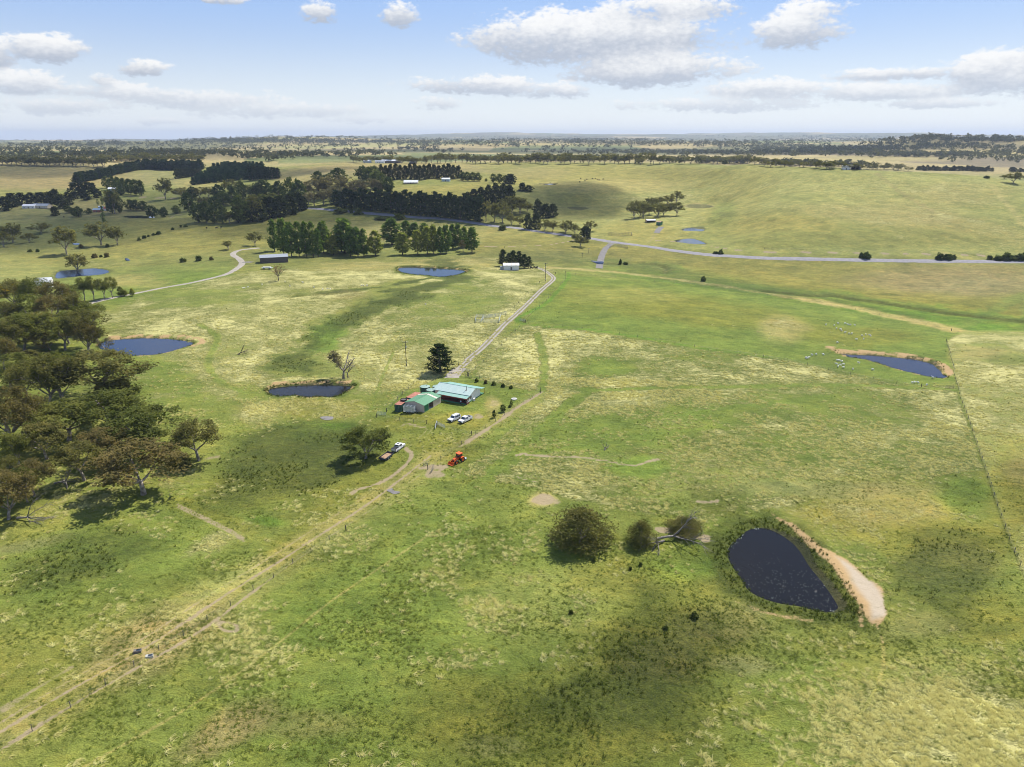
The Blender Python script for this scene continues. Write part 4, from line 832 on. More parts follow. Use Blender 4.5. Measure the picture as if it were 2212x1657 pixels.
def gum(seed, dense=1.0, hi=True, spread=1.0, lift=.36, sparse=False):
    """height 10 m, crown about 10 m wide: forked trunk, rising limbs, foliage in separate clumps at the limb ends"""
    r = np.random.default_rng(seed); tb, lb = MB(), MB(); H = 10.0; fork = H * lift * r.uniform(.55, .8); base, rad = limb((0, 0, -.3), (r.normal(0, .12), r.normal(0, .12), 1), fork + .3, .42, r, 0, 3, .12); rad = [.42, .36, .31, .28]
    tb.tube(base, rad, 7); ends = []
    for i in range(r.integers(4, 7)):
        a = i * 2.4 + r.uniform(-.5, .5); tilt = r.uniform(.35, 1.05) * spread; d = (math.sin(tilt) * math.cos(a), math.sin(tilt) * math.sin(a), math.cos(tilt)); L = (H - fork) * r.uniform(.75, .98)
        pts, rd = limb(base[-1], d, L, .22, r, .02, 5); tb.tube(pts, rd, 5); ends.append((pts[-1], 1.0))
        for k in (2, 3, 4):
            for _ in range(2):
                dd = (pts[k] - pts[k - 1]).normalized() + Vector(r.normal(0, .75, 3)); dd.z = abs(dd.z) * .55 + .12; p2, r2 = limb(pts[k], dd, L * r.uniform(.28, .5), .085, r, .03, 3); tb.tube(p2, r2, 3); ends.append((p2[-1], .9)); ends.append((p2[2], .7))
    cen = [tuple(e[0]) for e in ends if e[0].z > H * lift * .75]
    if sparse: cen = [c for c in cen if c[0] < .1][:26]
    zs = max(c[2] for c in cen); cen = [(c[0], c[1], c[2] * H * .93 / zs) for c in cen]
    if not sparse:                                   # foliage also fills a rounded dome between the limbs
        mx = max(math.hypot(c[0], c[1]) for c in cen) * .92
        for _ in range(60 if hi else 30):
            a = r.uniform(0, 6.28); e = r.uniform(-.35, 1.0); q_ = mx * math.sqrt(max(0, 1 - e * e)) * r.uniform(.55, 1.0); cen.append((q_ * math.cos(a), q_ * math.sin(a), H * (lift + (1 - lift) * .40) + e * H * (1 - lift) * .58))
    n = int((40 if hi else 10) * dense); lf = clumps(cen, 1.22, n, r, .62); lb.leaves(lf, .29 if hi else .70, r, up=1.5); return tb.mesh('trunk', True), lb.mesh('crown')
def pine(seed, hi=True, taper=.75, bare=.10, width=1.0):
    r = np.random.default_rng(seed); tb, lb = MB(), MB(); H = 10.0; tb.tube([(0, 0, -.3), (0.05, 0, 3), (0, .05, 6.5), (0, 0, 9.6)], [.30, .24, .13, .03], 6); cen = []; z = H * bare
    while z < H * .98:
        h = z / H; R = 3.0 * width * (1 - h) ** taper * (1.0 if h > .22 else .55 + .45 * h / .22)
        for i in range(6 if hi else 5):
            a = r.uniform(0, 6.28); L = R * r.uniform(.65, 1.25); e = (math.cos(a) * L, math.sin(a) * L, z + L * .16)
            if hi: tb.tube([(0, 0, z), e], [.06, .02], 3)
            for t in ((.45, .75, 1.0) if hi else (.55, .95)): cen.append((e[0] * t, e[1] * t, z + L * .16 * t))
        z += H * (.052 if hi else .060)
    cen.append((0, 0, H * .97)); lf = clumps(cen, .52 if hi else .72, 15 if hi else 5, r, .55); lb.leaves(lf, .25 if hi else .62, r, up=.6); return tb.mesh('trunk', True), lb.mesh('crown')
def ovoid(seed, hi=False, rw=2.2, z0=1.6, z1=9.9, low=.6, leaf=.5, ncl=70, stem=.22):
    """upright or round leafy crown on a stem: clumps through the crown's volume"""
    r = np.random.default_rng(seed); tb, lb = MB(), MB(); tb.tube([(0, 0, -.3), (.05, 0, z0 + 1), (0, .05, z0 + (z1 - z0) * .6)], [stem, stem * .7, stem * .2], 5); cen = []
    for i in range(5):
        a = r.uniform(0, 6.28); tb.tube([(0, 0, z0 + .5 + i * .5), (rw * .5 * math.cos(a), rw * .5 * math.sin(a), z0 + (z1 - z0) * .5)], [stem * .4, .03], 3)
    for _ in range(ncl):
        t = r.random(); prof = math.sin(math.pi * min(1, t ** low)) ** .55; a = r.uniform(0, 6.28); q_ = rw * prof * r.uniform(.45, 1.08) * (1 + .22 * math.sin(3 * a + seed) * math.sin(5 * t + seed * .7)); cen.append((q_ * math.cos(a), q_ * math.sin(a), z0 + t * (z1 - z0)))
    lf = clumps(cen, rw * .30, 22 if hi else 8, r, .9); lb.leaves(lf, leaf * .55 if hi else leaf, r, up=.5); return tb.mesh('trunk', True), lb.mesh('crown')
def bush(seed, n=46, leaf=.34):
    """2 m round shrub"""
    r = np.random.default_rng(seed); lb = MB(); cen = []
    for _ in range(n):
        p = r.normal(0, 1, 3); p /= np.linalg.norm(p); p[2] = abs(p[2]) * 1.0; q_ = p * r.uniform(.55, 1.0) * (1, 1, 1.5); cen.append((q_[0], q_[1], max(q_[2], .1)))
    lb.leaves(clumps(cen, .28, 8, r, .9), leaf, r, up=.6); lb.tube([(0, 0, -.2), (0, 0, .8)], [.07, .04], 4); return lb.mesh('bush')
def bare_tree(seed, H=8.0, n=6, twigs=True, lean=(0, 0)):
    r = np.random.default_rng(seed); tb = MB(); base, rd = limb((0, 0, -.3), (lean[0], lean[1], 1), H * .32, .30, r, 0, 3, .1); tb.tube(base, [.30, .25, .22, .2], 6); tips = []
    for i in range(n):
        a = i * 2.4 + r.uniform(-.4, .4); tl = r.uniform(.3, 1.0); d = (math.sin(tl) * math.cos(a) + lean[0], math.sin(tl) * math.sin(a) + lean[1], math.cos(tl)); p1, r1 = limb(base[-1], d, H * .62, .13, r, 0, 5); tb.tube(p1, r1, 4); tips.append(p1[-1])
        for k in (2, 3, 4, 5):
            for _ in range(3 if twigs else 1):
                dd = (p1[min(k, 5)] - p1[k - 1]).normalized() + Vector(r.normal(0, .6, 3)); p2, r2 = limb(p1[min(k, 5)], dd, H * r.uniform(.14, .3), .05, r, 0, 3); tb.tube(p2, r2, 3); tips.append(p2[-1])
    return tb.mesh('trunk', True), tips
PROTO = {}
def proto(kind):
    if kind in PROTO: return PROTO[kind]
    k, i = kind.rsplit('-', 1); i = int(i)
    if k in ('gum', 'gumgreen', 'gumbrown'): t, c = gum(100 + i, 1.0, True); bk = GUMBARK
    elif k == 'gumlow': t, c = gum(140 + i, 1.3, True, 1.15, .18); bk = GUMBARK
    elif k == 'bushgum': t, c = ovoid(150 + i, True, 5.2, .3, 9.8, .50, .56, 240, .35); bk = GUMBARK
    elif k == 'gumsparse': t, c = gum(160 + i, 1.0, True, .9, .4, True); bk = GUMBARK
    elif k == 'gumfar': t, c = gum(180 + i, 1.0, False, 1.0, .25); bk = GUMBARK
    elif k == 'gumgrey': t, c = gum(190 + i, 1.0, False, .9, .25); bk = GUMBARK
    elif k == 'pine': t, c = pine(200 + i, True, .62, .10, 1.25); bk = BARK
    elif k == 'pinefar': t, c = pine(220 + i, False, .55, .06, .95); bk = BARK
    elif k == 'plantation': t, c = pine(240 + i, False, .85, .02, .75); bk = BARK
    elif k in ('poplar', 'poplarlight'): t, c = ovoid(260 + i, False, 2.3, 1.2, 9.9, .62, .50, 150); bk = BARK
    elif k == 'cypress': t, c = ovoid(280 + i, False, 3.6, .2, 9.8, .55, .8, 95, .3); bk = BARK
    elif k == 'oak': t, c = ovoid(300 + i, False, 4.2, 1.2, 9.8, .75, .8, 95, .3); bk = BARK
    elif k == 'column': t, c = ovoid(320 + i, False, .9, .4, 10, .6, .42, 60, .15); bk = BARK
    mat = LEAF[{'gumlow': 'gumgreen', 'bushgum': 'gum', 'gumsparse': 'gumgrey', 'gumfar': 'gum', 'pinefar': 'pine', 'column': 'poplar'}.get(k, k)]
    t.materials.append(bk); c.materials.append(mat); PROTO[kind] = (t, c); return PROTO[kind]
NAME = dict(bushgum='gum_tree', gum='gum_tree', gumgreen='gum_tree', gumbrown='gum_tree', gumlow='gum_tree', gumsparse='gum_tree', gumfar='gum_tree', gumgrey='gum_tree', pine='pine_tree', pinefar='pine_tree', plantation='pine_tree', poplar='poplar_tree', poplarlight='poplar_tree', cypress='cypress_tree', oak='leafy_tree', column='poplar_tree')
NATW = dict(bushgum=8.6, gum=9.5, gumgreen=9.5, gumbrown=9.5, gumlow=11, gumsparse=9, gumfar=9.5, gumgrey=9, pine=6.4, pinefar=5.2, plantation=4.0, poplar=4.6, poplarlight=4.6, cypress=7.6, oak=8.8, column=2.0)
_u = ['', 'first', 'second', 'third', 'fourth', 'fifth', 'sixth', 'seventh', 'eighth', 'ninth', 'tenth', 'eleventh', 'twelfth', 'thirteenth', 'fourteenth', 'fifteenth', 'sixteenth', 'seventeenth', 'eighteenth', 'nineteenth']
ORD = _u[1:] + [(t + 'ieth') if u == 0 else (t + 'y-' + _u[u]) for t in ('twent', 'thirt', 'fort', 'fift', 'sixt', 'sevent', 'eight', 'ninet') for u in range(10)]
KINDS = {k: 0 for k in NAME}
GROUPS = {}
def tree(kind, cx, top, base, width, label=None, group=None, parts=True, variants=4, bx=None):
    """a tree whose foot is seen at (cx, base), crown top at row top, crown width in photo px"""
    p = hit(cx if bx is None else bx, base); d = p.y * math.cos(TH) - (p.z - HC) * math.sin(TH)
    H = max((base - top) * d / F / .96, 1.0); Wm = max(width * d / F, .8); KINDS[kind] += 1
    t, c = proto('%s-%d' % (kind, (KINDS[kind] * 7 + int(cx)) % variants)); r = random.Random(int(cx * 13 + base * 7))
    sz = H / 10.0; sx = Wm / NATW[kind]
    sx = min(max(sx, sz * .55), sz * 2.4)
    if parts:
        o = put(NAME[kind], None, loc=p); put('trunk', t, parent=o); put('crown', c, parent=o)
    else:
        key = kind + 'one' + t.name
        if key not in PROTO:
            bm = bmesh.new(); bm.from_mesh(t); n0 = len(bm.faces); bm.from_mesh(c); bm.faces.ensure_lookup_table()
            for i, f in enumerate(bm.faces): f.material_index = 0 if i < n0 else 1
            me = bpy.data.meshes.new(NAME[kind]); bm.to_mesh(me); bm.free(); me.materials.append(t.materials[0]); me.materials.append(c.materials[0]); PROTO[key] = me
        o = put(NAME[kind], PROTO[key], loc=p)
    o.scale = (sx, sx, sz); o.rotation_euler = (0, 0, r.uniform(0, 6.28)); o['category'] = 'tree'
    if label: o['label'] = label
    if group: o['group'] = group; GROUPS.setdefault(group, []).append((cx, o))
    return o
def name_rank(group, what):
    """alike neighbours are told apart by their place in the row"""
    L = sorted(GROUPS[group], key=lambda q: q[0]); n = len(L)
    for i, (x, o) in enumerate(L):
        if n == 1: o['label'] = what % ''
        elif i == 0: o['label'] = what % 'leftmost'
        elif i == n - 1: o['label'] = what % 'rightmost'
        else: o['label'] = what % (ORD[i] + ' from left')
def zl(Zf, items):            # rows of (x, top, base, width) read off an enlarged crop
    out = []
    for it in items:
        (x, t), (x2, b) = Zf([(it[0], it[1]), (it[0] + it[3], it[2])]); out.append((x, t, b, x2 - x) + tuple(it[4:]))
    return out

# --- woodland on the left
near_gums = [('gumbrown', 1000, 1030, 1385, 480, 'broad brown topped gum casting a shadow at the woodland corner'), ('gumgreen', 1040, 785, 1080, 430, 'dense olive green gum just behind the corner gum'), ('gum', 1385, 870, 1150, 290, 'outermost thin gum with bare lower stems on the right of the woodland'),
    ('gumbrown', 245, 1150, 1400, 240, 'small lone brown gum at the front of the woodland'), ('gum', 590, 1020, 1290, 270, 'slender forked gum left of the corner gum'), ('gumgreen', 790, 680, 955, 390, 'spreading gum above the corner gum'), ('gumgreen', 480, 740, 1010, 400, 'tall pale limbed gum in the middle of the woodland front'),
    ('gum', 700, 402, 690, 420, 'wide many stemmed gum near the blue dam'), ('gumgreen', 430, 405, 712, 230, 'narrow three stemmed gum behind the wide gum'), ('gum', 345, 430, 770, 300, 'pale barked gum with two straight stems'), ('gumbrown', 105, 640, 1080, 340, 'tall brown gum at the left edge of the picture'),
    ('gumbrown', 60, 1230, 1560, 290, 'half cut off brown gum at the lower left edge'), ('gumbrown', 745, 930, 1160, 270, 'rusty brown gum between the two corner gums'), ('gum', 330, 890, 1140, 270, 'dark low gum in the shaded woodland front'), ('gum', 620, 110, 375, 230, 'upright gum standing left of the blue dam'),
    ('gumgreen', 455, 160, 380, 230, 'gum with a mottled crown left of the upright gum'), ('gumbrown', 350, 265, 380, 170, 'small brown gum under the mottled gum'), ('gumgreen', 170, 140, 385, 260, 'bright olive gum on the upper left of the woodland'), ('gum', 45, 190, 420, 240, 'shadowed gum by the upper left edge'), ('gumgreen', 80, 420, 650, 300, 'broad gum left of the pale barked gum')]
for k, cx, tp, bs, w, lb in near_gums:
    (x, t, b, ww), = zl(ZC, [(cx, tp, bs, w)]); tree(k, x, t, b, ww, lb)
for x, t, b, w in zl(ZC, [(740, 285, 415, 130)]): tree('gumsparse', x, t, b, w, 'thin grey gum at the near end of the blue dam')
for (x, t, b, w) in zl(ZC, [(780, 560, 690, 220), (1260, 1080, 1190, 170), (220, 370, 430, 190)]):
    p = hit(x, b); d = math.hypot(p.y, HC); me = bush(900 + int(x), 60, .3); o = put('shrub', me, LEAF['gum'], loc=p, category='shrub'); k = w * d / F / 2; o.scale = (k, k, (b - t) * d / F / 1.7)
    o['label'] = {0: 'scrubby shrub below the wide gum', 1: 'dark shrub at the foot of the outermost gum', 2: 'low shrub under the upper woodland gums'}[0 if x > 200 and x < 300 else (1 if x > 300 else 2)]
wood = [(30, 608, 668, 70), (80, 603, 672, 64), (125, 612, 678, 62), (20, 650, 712, 74), (70, 640, 705, 72), (120, 640, 704, 66), (165, 636, 700, 60), (200, 655, 716, 56), (30, 690, 752, 80), (95, 676, 745, 70), (150, 672, 742, 66), (10, 735, 800, 76), (60, 790, 862, 80), (140, 800, 868, 76), (15, 850, 930, 80), (90, 860, 940, 74), (40, 930, 1010, 76), (190, 700, 765, 50), (20, 985, 1065, 70), (60, 1010, 1085, 60)]
for i, (x, t, b, w) in enumerate(wood): tree(('gum', 'gumgreen', 'gumbrown')[i % 3], x, t, b, w * .84, None, 'woodland gums')
name_rank('woodland gums', '%s gum inside the dense woodland at the left')
for x, t, b, w in zl(Z1, [(720, 1325, 1515, 110), (800, 1315, 1512, 110), (885, 1335, 1505, 110), (960, 1325, 1490, 100), (640, 1390, 1560, 150)]): tree('gumgreen', x, t, b, w, None, 'dark row beside the gravel drive')
name_rank('dark row beside the gravel drive', '%s dark tree in the row where the gravel drive ends')
for i, (x, t, b, w) in enumerate(zl(Z1, [(30, 1395, 1490, 110), (130, 1375, 1460, 90)])):
    o = tree('oak', x, t, b, w, ('yellow flowering wattle at the left edge', 'yellow flowering wattle beside the hidden white roof')[i])
    for ch in o.children:
        if ch.name.startswith('crown'): ch.data = ch.data.copy(); ch.data.materials[0] = LEAF['wattle']
for x, t, b, w in zl(Z1, [(1030, 1400, 1475, 55), (1062, 1425, 1478, 60), (1128, 1415, 1478, 40)]): tree('poplarlight', x, t, b, w, None, 'saplings by the gravel drive')
name_rank('saplings by the gravel drive', '%s small green sapling beside the gravel drive')
# --- lone trees in the near paddocks
tree('bushgum', 1254, 1098, 1174, 104, 'dense low dark gum standing alone on the green slope')
tree('gumlow', 790, 922, 990, 92, 'round dark gum with low limbs beside the trailer')
tree('pine', 951, 742, 805, 66, 'dark green pine tree beside the end of the driveway')
tree('bushgum', 1385, 1126, 1174, 50, 'olive bushy half of the broken tree left of its dead limbs')
tree('bushgum', 1478, 1120, 1148, 64, 'sparse bushy half of the broken tree behind its dead limbs')
tree('gumsparse', 742, 755, 818, 66, 'leaning half dead tree with a grey crown above the small dam').rotation_euler = (0, 0, 0)
def wood_thing(name, me, px, py, sc, rz, label, cat, tilt=(0, 0), mat=DEADWOOD, dz=0):
    p = hit(px, py); p.z += dz; o = put(name, me, mat, loc=p, category=cat, label=label); o.scale = (sc,) * 3; o.rotation_euler = (tilt[0], tilt[1], rz); return o
t_, _ = bare_tree(31, 9, 6); wood_thing('dead_tree', t_, 752, 817, .8, .4, 'bare forked dead limbs on the right of the leaning tree', 'dead tree')
t_, _ = bare_tree(32, 10, 6, True); wood_thing('fallen_tree', t_, 1422, 1168, 1.25, .2, 'grey fallen tree with bare limbs spread on the grass', 'fallen tree', (0, 1.42), dz=.6)
t_, _ = bare_tree(33, 7, 5, True); wood_thing('fallen_tree', t_, 1432, 1172, 1.0, 3.9, 'broken dead limb pointing towards the camera', 'fallen tree', (0, 1.35), dz=.4)
t_, _ = bare_tree(34, 5, 5, True); wood_thing('fallen_tree', t_, 514, 766, 1.0, .5, 'small dark dead tree lying in the straw grass', 'fallen tree', (0, 1.0), BARK)
t_, _ = bare_tree(35, 9, 5, True); wood_thing('fallen_tree', t_, 40, 1122, 1.0, -.25, 'dead grey branches lying at the lower left', 'fallen tree', (0, 1.45), dz=.4)
t_, _ = bare_tree(36, 6, 4, True); wood_thing('fallen_tree', t_, 120, 1046, 1.0, .1, 'pale dead branches lying under the slender gum', 'fallen tree', (0, 1.4), dz=.3)
t_, _ = bare_tree(37, 2.6, 5, False); wood_thing('stump', t_, 1306, 972, 1.0, 1.0, 'small grey stump of splintered wood in the paddock', 'stump', (0, .9))
t_, _ = bare_tree(38, 8, 6, True); o = wood_thing('dead_tree', t_, 145, 1055, .85, 2.0, 'bare grey dead tree among the woodland front', 'dead tree')
# tree with the last red leaves
tk, tips = bare_tree(41, 8, 7); tk.materials.append(BARK); lb_ = MB(); lb_.leaves(clumps([tuple(q) for q in tips], .55, 5, np.random.default_rng(5), .9), .26, np.random.default_rng(6)); cr = lb_.mesh('crown'); cr.materials.append(LEAF['red'])
p = hit(602, 606); o = put('red_leafed_tree', None, loc=p, category='tree', label='reddish nearly bare tree on the straw knoll'); put('trunk', tk, parent=o); put('crown', cr, parent=o); d = math.hypot(p.y, HC); k = 34 * d / F / 8.0; o.scale = (k, k, k * .9)

# --- poplars by the creek
POP = [(190,845,1095,90),(270,840,1130,110),(335,870,1142,110),(400,870,1142,100),(460,865,1140,90),(520,868,1142,90),(565,920,1142,80),(610,860,1112,115),(640,900,1105,80),(790,838,1112,210),(760,900,1100,110),(840,908,1140,120),(900,908,1142,110),(950,922,1140,90),(1190,832,1040,175),(1310,850,1000,110),(1385,862,1000,95),(1465,868,1000,105),(1600,905,1122,80),(1650,890,1112,90),(1705,880,1080,85),(1752,878,1072,90),(1805,900,1062,80),(1870,908,1107,110)]
for x, t, b, w in zl(Z2, POP): tree('poplar', x, t, b, w, None, 'dark poplars along the creek')
for x, t, b, w in zl(Z2, [(690,970,1130,115),(1050,938,1132,125),(1280,945,1127,120),(1410,928,1122,115),(1490,900,1122,100),(1545,890,1117,95)]): tree('poplarlight', x, t, b, w, None, 'light poplars along the creek')
name_rank('dark poplars along the creek', '%s of the tall dark green poplars along the creek'); name_rank('light poplars along the creek', '%s of the yellow green poplars along the creek')
for x, t, b, w in zl(Z2, [(1795,1008,1097,62)]): tree('gumgrey', x, t, b, w, 'small brownish tree under the right hand poplars')
# --- windbreaks and groves
row = [(720 + i * 42, 585 + 55 * max(0, i - 8) / 20 + 16 * math.sin(i * 2.1), 722 + 4.1 * i + (3 if i % 2 else -6), 104) for i in range(30)]
for x, t, b, w in zl(Z2, row): tree('pinefar', x, t, b, w, None, 'pine windbreak above the road')
name_rank('pine windbreak above the road', '%s pine in the dark windbreak above the road')
for x, t, b, w in zl(Z2, [(1100 + i * 41, 368 + 8 * math.sin(i * 1.7), 488 - i * .7 + 6 * math.sin(i), 62) for i in range(17)]): tree('cypress', x, t, b, w, None, 'pine row behind the white roofed house')
name_rank('pine row behind the white roofed house', '%s tree in the tall row behind the white roofed house')
for x, t, b, w in zl(Z2, [(935,378,490,110),(1000,395,520,120),(1060,420,560,120),(1110,450,585,110),(1160,480,598,100),(1040,385,500,110)]): tree('oak', x, t, b, w, None, 'dark grove beside the white roofed house')
name_rank('dark grove beside the white roofed house', '%s dark tree in the grove beside the white roofed house')
for x, t, b, w in zl(Z2, [(500,505,650,120),(580,480,650,120),(660,470,650,130),(745,468,655,130),(830,480,650,130),(920,500,640,130),(1010,485,610,130),(1070,510,605,90),(530,590,712,120),(610,585,705,120),(690,560,690,120),(770,570,680,110),(860,580,670,110),(480,600,700,100)]): tree('gumgrey', x, t, b, w, None, 'grey brown gums left of the windbreak')
name_rank('grey brown gums left of the windbreak', '%s grey brown gum in the grove left of the windbreak')
for x, t, b, w in zl(Z2, [(560,425,505,100),(735,398,482,150),(640,450,510,100)]): tree('oak', x, t, b, w, None, 'dark crowns above the grey gums')
name_rank('dark crowns above the grey gums', '%s dark round crown rising above the grey gums')
for x, t, b, w in zl(Z2, [(40,520,650,130),(110,495,640,150),(230,520,660,130),(330,495,690,130),(400,510,700,130)]): tree('oak', x, t, b, w, None, 'dark trees behind the cypress hedge')
name_rank('dark trees behind the cypress hedge', '%s dark tree behind the black cypress hedge')
for x, t, b, w in zl(Z2, [(-60,690,845,190),(50,675,838,190),(150,650,815,180),(240,635,800,170),(320,620,780,160),(400,612,752,130),(440,640,740,70)]): tree('cypress', x, t, b, w, None, 'black cypress hedge')
name_rank('black cypress hedge', '%s cypress in the black hedge left of the road')
for x, t, b, w in zl(Z2, [(90,620,700,150),(180,610,690,110),(-20,650,720,130)]):
    o = tree('oak', x, t, b, w, None, 'yellow tipped wattles')
    for ch in o.children:
        if ch.name.startswith('crown'): ch.data = ch.data.copy(); ch.data.materials[0] = LEAF['gumgreen']
name_rank('yellow tipped wattles', '%s yellow green wattle above the black cypress hedge')
for x, t, b, w in zl(Z2, [(1790,425,495,60),(1830,430,500,70),(1880,432,500,70),(1925,435,500,60),(1990,478,502,25),(2050,445,512,60),(2100,442,515,60),(2150,450,515,60),(2200,445,515,60)]): tree('oak', x, t, b, w, None, 'dark round trees right of the white roofed house')
name_rank('dark round trees right of the white roofed house', '%s dark round tree on the lawn right of the white house')
for x, t, b, w in zl(Z2, [(1835,600,690,80),(1890,575,690,90),(1950,560,690,90),(2010,545,690,90),(2070,530,690,90),(2130,535,695,90),(2190,545,690,90)]): tree('cypress', x, t, b, w, None, 'dark trees at the windbreak end')
name_rank('dark trees at the windbreak end', '%s dark tree behind the right end of the windbreak')
for x, t, b, w in zl(Z2, [(1990,690,842,110),(2060,700,846,100),(2130,690,852,110),(2180,650,790,110)]) + zl(Z3, [(60,640,785,150),(130,650,775,120),(190,690,765,80),(60,790,872,80),(130,800,876,70),(340,830,922,70),(410,840,930,80),(520,840,942,110),(600,878,952,75),(730,845,922,80),(600,955,1010,60),(645,978,1056,85)]): tree('gumfar', x, t, b, w, None, 'roadside gums')
name_rank('roadside gums', '%s rounded gum beside the road bend')
for x, t, b, w in zl(Z3, [(280,668,812,90),(350,700,812,100),(410,700,807,95),(200,788,907,90),(270,788,907,90),(685,890,1010,115),(50,445,522,100),(30,545,640,120),(150,518,582,75),(205,538,585,80)]): tree('cypress', x, t, b, w, None, 'dark conifers above the road')
name_rank('dark conifers above the road', '%s dark conifer on the slope above the road bend')
for x, t, b, w in zl(Z3, [(1100,680,822,105),(1180,678,812,115),(1150,725,805,90),(1250,645,725,95),(1300,700,805,115),(1350,690,792,95),(1390,628,702,105),(1465,593,690,78),(1465,688,792,100),(1310,640,705,85),(1230,690,785,95)]): tree('gumfar', x, t, b, w, None, 'gum clump above the tin shed')
name_rank('gum clump above the tin shed', '%s gum in the clump above the tin shed')
for x, t, b, w in zl(Z8, [(530,245,455,130),(600,290,470,120),(660,258,470,130),(730,265,478,130),(800,305,480,140),(860,330,478,100)]): tree('pine', x, t, b, w * 1.1, None, 'dark pines behind the white shed')
name_rank('dark pines behind the white shed', '%s dark pine behind the small white shed')
# --- roadside and paddock shrubs
BUSHM = [bush(500 + i, 50, .36) for i in range(4)]
def shrub(x, t, b, w, mat, label=None, group=None, i=0):
    p = hit(x, b); d = p.y * math.cos(TH) - (p.z - HC) * math.sin(TH); key = ('bush', i % 4, mat)
    if key not in PROTO: me = BUSHM[i % 4].copy(); me.materials.append(LEAF[mat]); PROTO[key] = me
    o = put('shrub', PROTO[key], loc=p, category='shrub', label=label, group=group); k = w * d / F / 2.2; o.scale = (k, k, max((b - t) * d / F / 1.75, .2)); o.rotation_euler = (0, 0, x)
    if group: GROUPS.setdefault(group, []).append((x, o))
    return o
for i, (x, t, b, w) in enumerate(zl(Z4, [(865,1083,1158,92),(820,1095,1148,42),(1490,1100,1165,90),(1560,1102,1166,90),(1605,1108,1162,60),(1915,1118,1166,55),(1985,1120,1172,90),(2060,1085,1172,95),(2120,1108,1172,100),(2190,1098,1172,105)]) + zl(Z3, [(1840,1068,1117,52),(1800,1085,1115,60)])): shrub(x, t + 2, b, w * .85, 'oak', None, 'roadside bushes', i)
name_rank('roadside bushes', '%s dark bush along the straight road on the right')
for i, (x, t, b, w) in enumerate(zl(Z3, [(1690,1298,1352,48)])): shrub(x, t, b, w, 'oak', 'single dark bush on the creek flat')
for i, (x, t, b, w) in enumerate(zl(Z3, [(1030,1178,1212,45),(985,1150,1205,25)])): shrub(x, t, b, w, 'oak', ('round bush beside the creek right of the ford', 'thin upright bush beside the creek right of the ford')[i])
for i, (x, t, b, w) in enumerate(zl(Z2, [(755,718,770,115),(845,728,768,35),(905,725,782,80),(1250,768,822,100),(1110,790,822,150)]) + zl(Z2, [(2130,870,915,70)])): shrub(x, t, b, w, 'shrub', None, 'grey green bushes below the road', i)
name_rank('grey green bushes below the road', '%s grey green bush below the windbreak road')
for i, (x, t, b, w) in enumerate(zl(Z1, [(1470,887,914,30),(1540,870,892,22),(1580,866,888,36),(1350,918,952,42),(1310,938,960,36),(1230,957,987,38),(1185,973,1003,32),(1265,950,972,22)])): shrub(x, t, b, w, 'oak', None, 'bushes along the valley fence', i)
name_rank('bushes along the valley fence', '%s round bush on the sloping fence line in the valley')
for i, (x, t, b, w) in enumerate(zl(Z1, [(1562,1142,1187,58),(1692,1128,1177,55),(1800,1138,1170,40),(805,1108,1152,50),(860,1122,1147,28),(910,1103,1147,42),(255,1075,1102,40),(322,1070,1102,30),(690,1030,1066,40),(915,1030,1062,34)])): shrub(x, t, b, w, ('shrub', 'oak', 'gumbrown')[i % 3] if i != 3 else 'gumbrown', None, 'scattered valley bushes', i)
name_rank('scattered valley bushes', '%s bush scattered over the valley pasture')
for i, (x, t, b, w) in enumerate(zl(ZH, [(1612,412,488,68),(1762,446,516,66),(1902,465,542,80),(2060,508,575,74),(2195,535,602,70)])): shrub(x, t, b, w, 'gumbrown' if i == 1 else 'oak', None, 'clipped shrubs behind the house', i)
name_rank('clipped shrubs behind the house', '%s clipped round shrub in the row behind the farmhouse')
for i, (x, t, b, w) in enumerate(zl(ZH, [(1910,970,1095,75),(2055,880,1000,110),(2175,890,925,60)]) + zl(ZR, [(485,455,520,36)])): tree('oak', x, t, b, w, None, 'young fruit trees in the yard')
name_rank('young fruit trees in the yard', '%s young fruit tree on the mown yard')
for x, t, b, w in zl(ZG, [(680,800,850,40),(1100,900,945,40),(1215,840,900,40),(425,1390,1440,55),(1830,1400,1490,90),(1500,1570,1620,60)]): shrub(x, t, b, w, 'shrub', None, 'low bushes near the big dam', int(x))
name_rank('low bushes near the big dam', '%s low dark bush on the slope left of the big dam')

# --- left valley homesteads and groves
for x, t, b, w in zl(Z1, [(570,900,1122,165),(860,865,1045,180),(1000,895,1042,115),(670,1128,1282,145),(110,868,1022,130),(40,938,1062,120),(350,858,942,115),(255,948,1022,90),(1945,1013,1082,82),(2170,942,1047,95),(1410,488,657,115),(980,590,778,130)]): tree('gumfar', x, t, b, w, None, 'scattered valley gums')
name_rank('scattered valley gums', '%s scattered gum in the left valley')
for x, t, b, w in zl(Z1, [(885,720,852,36),(835,655,700,24),(872,640,700,24)]): tree('column', x, t, b, w, None, 'slim valley poplars')
name_rank('slim valley poplars', '%s slim upright poplar in the left valley')
for x, t, b, w in zl(Z1, [(40,640,750,120),(110,610,720,110),(190,605,700,110),(270,605,700,110),(350,600,690,110),(420,600,690,110),(480,575,690,90),(530,620,730,110),(590,600,700,90),(470,720,795,70),(640,520,620,90),(700,515,615,90),(760,515,610,90),(800,520,605,60),(640,590,650,60),(710,570,640,60),(740,610,660,80),(830,570,640,80)]): tree('cypress', x, t, b, w, None, 'dark trees round the left homestead')
name_rank('dark trees round the left homestead', '%s dark tree round the homestead at the far left')
for x, t, b, w in zl(Z1, [(910,472,560,70),(960,470,570,80),(1010,480,590,90),(1060,490,600,90),(1110,495,610,90),(1160,500,620,90),(1205,505,622,70),(1030,560,620,60)]): tree('oak', x, t, b, w, None, 'green grove beside the blue roofed house')
name_rank('green grove beside the blue roofed house', '%s tree in the green grove beside the blue roofed house')
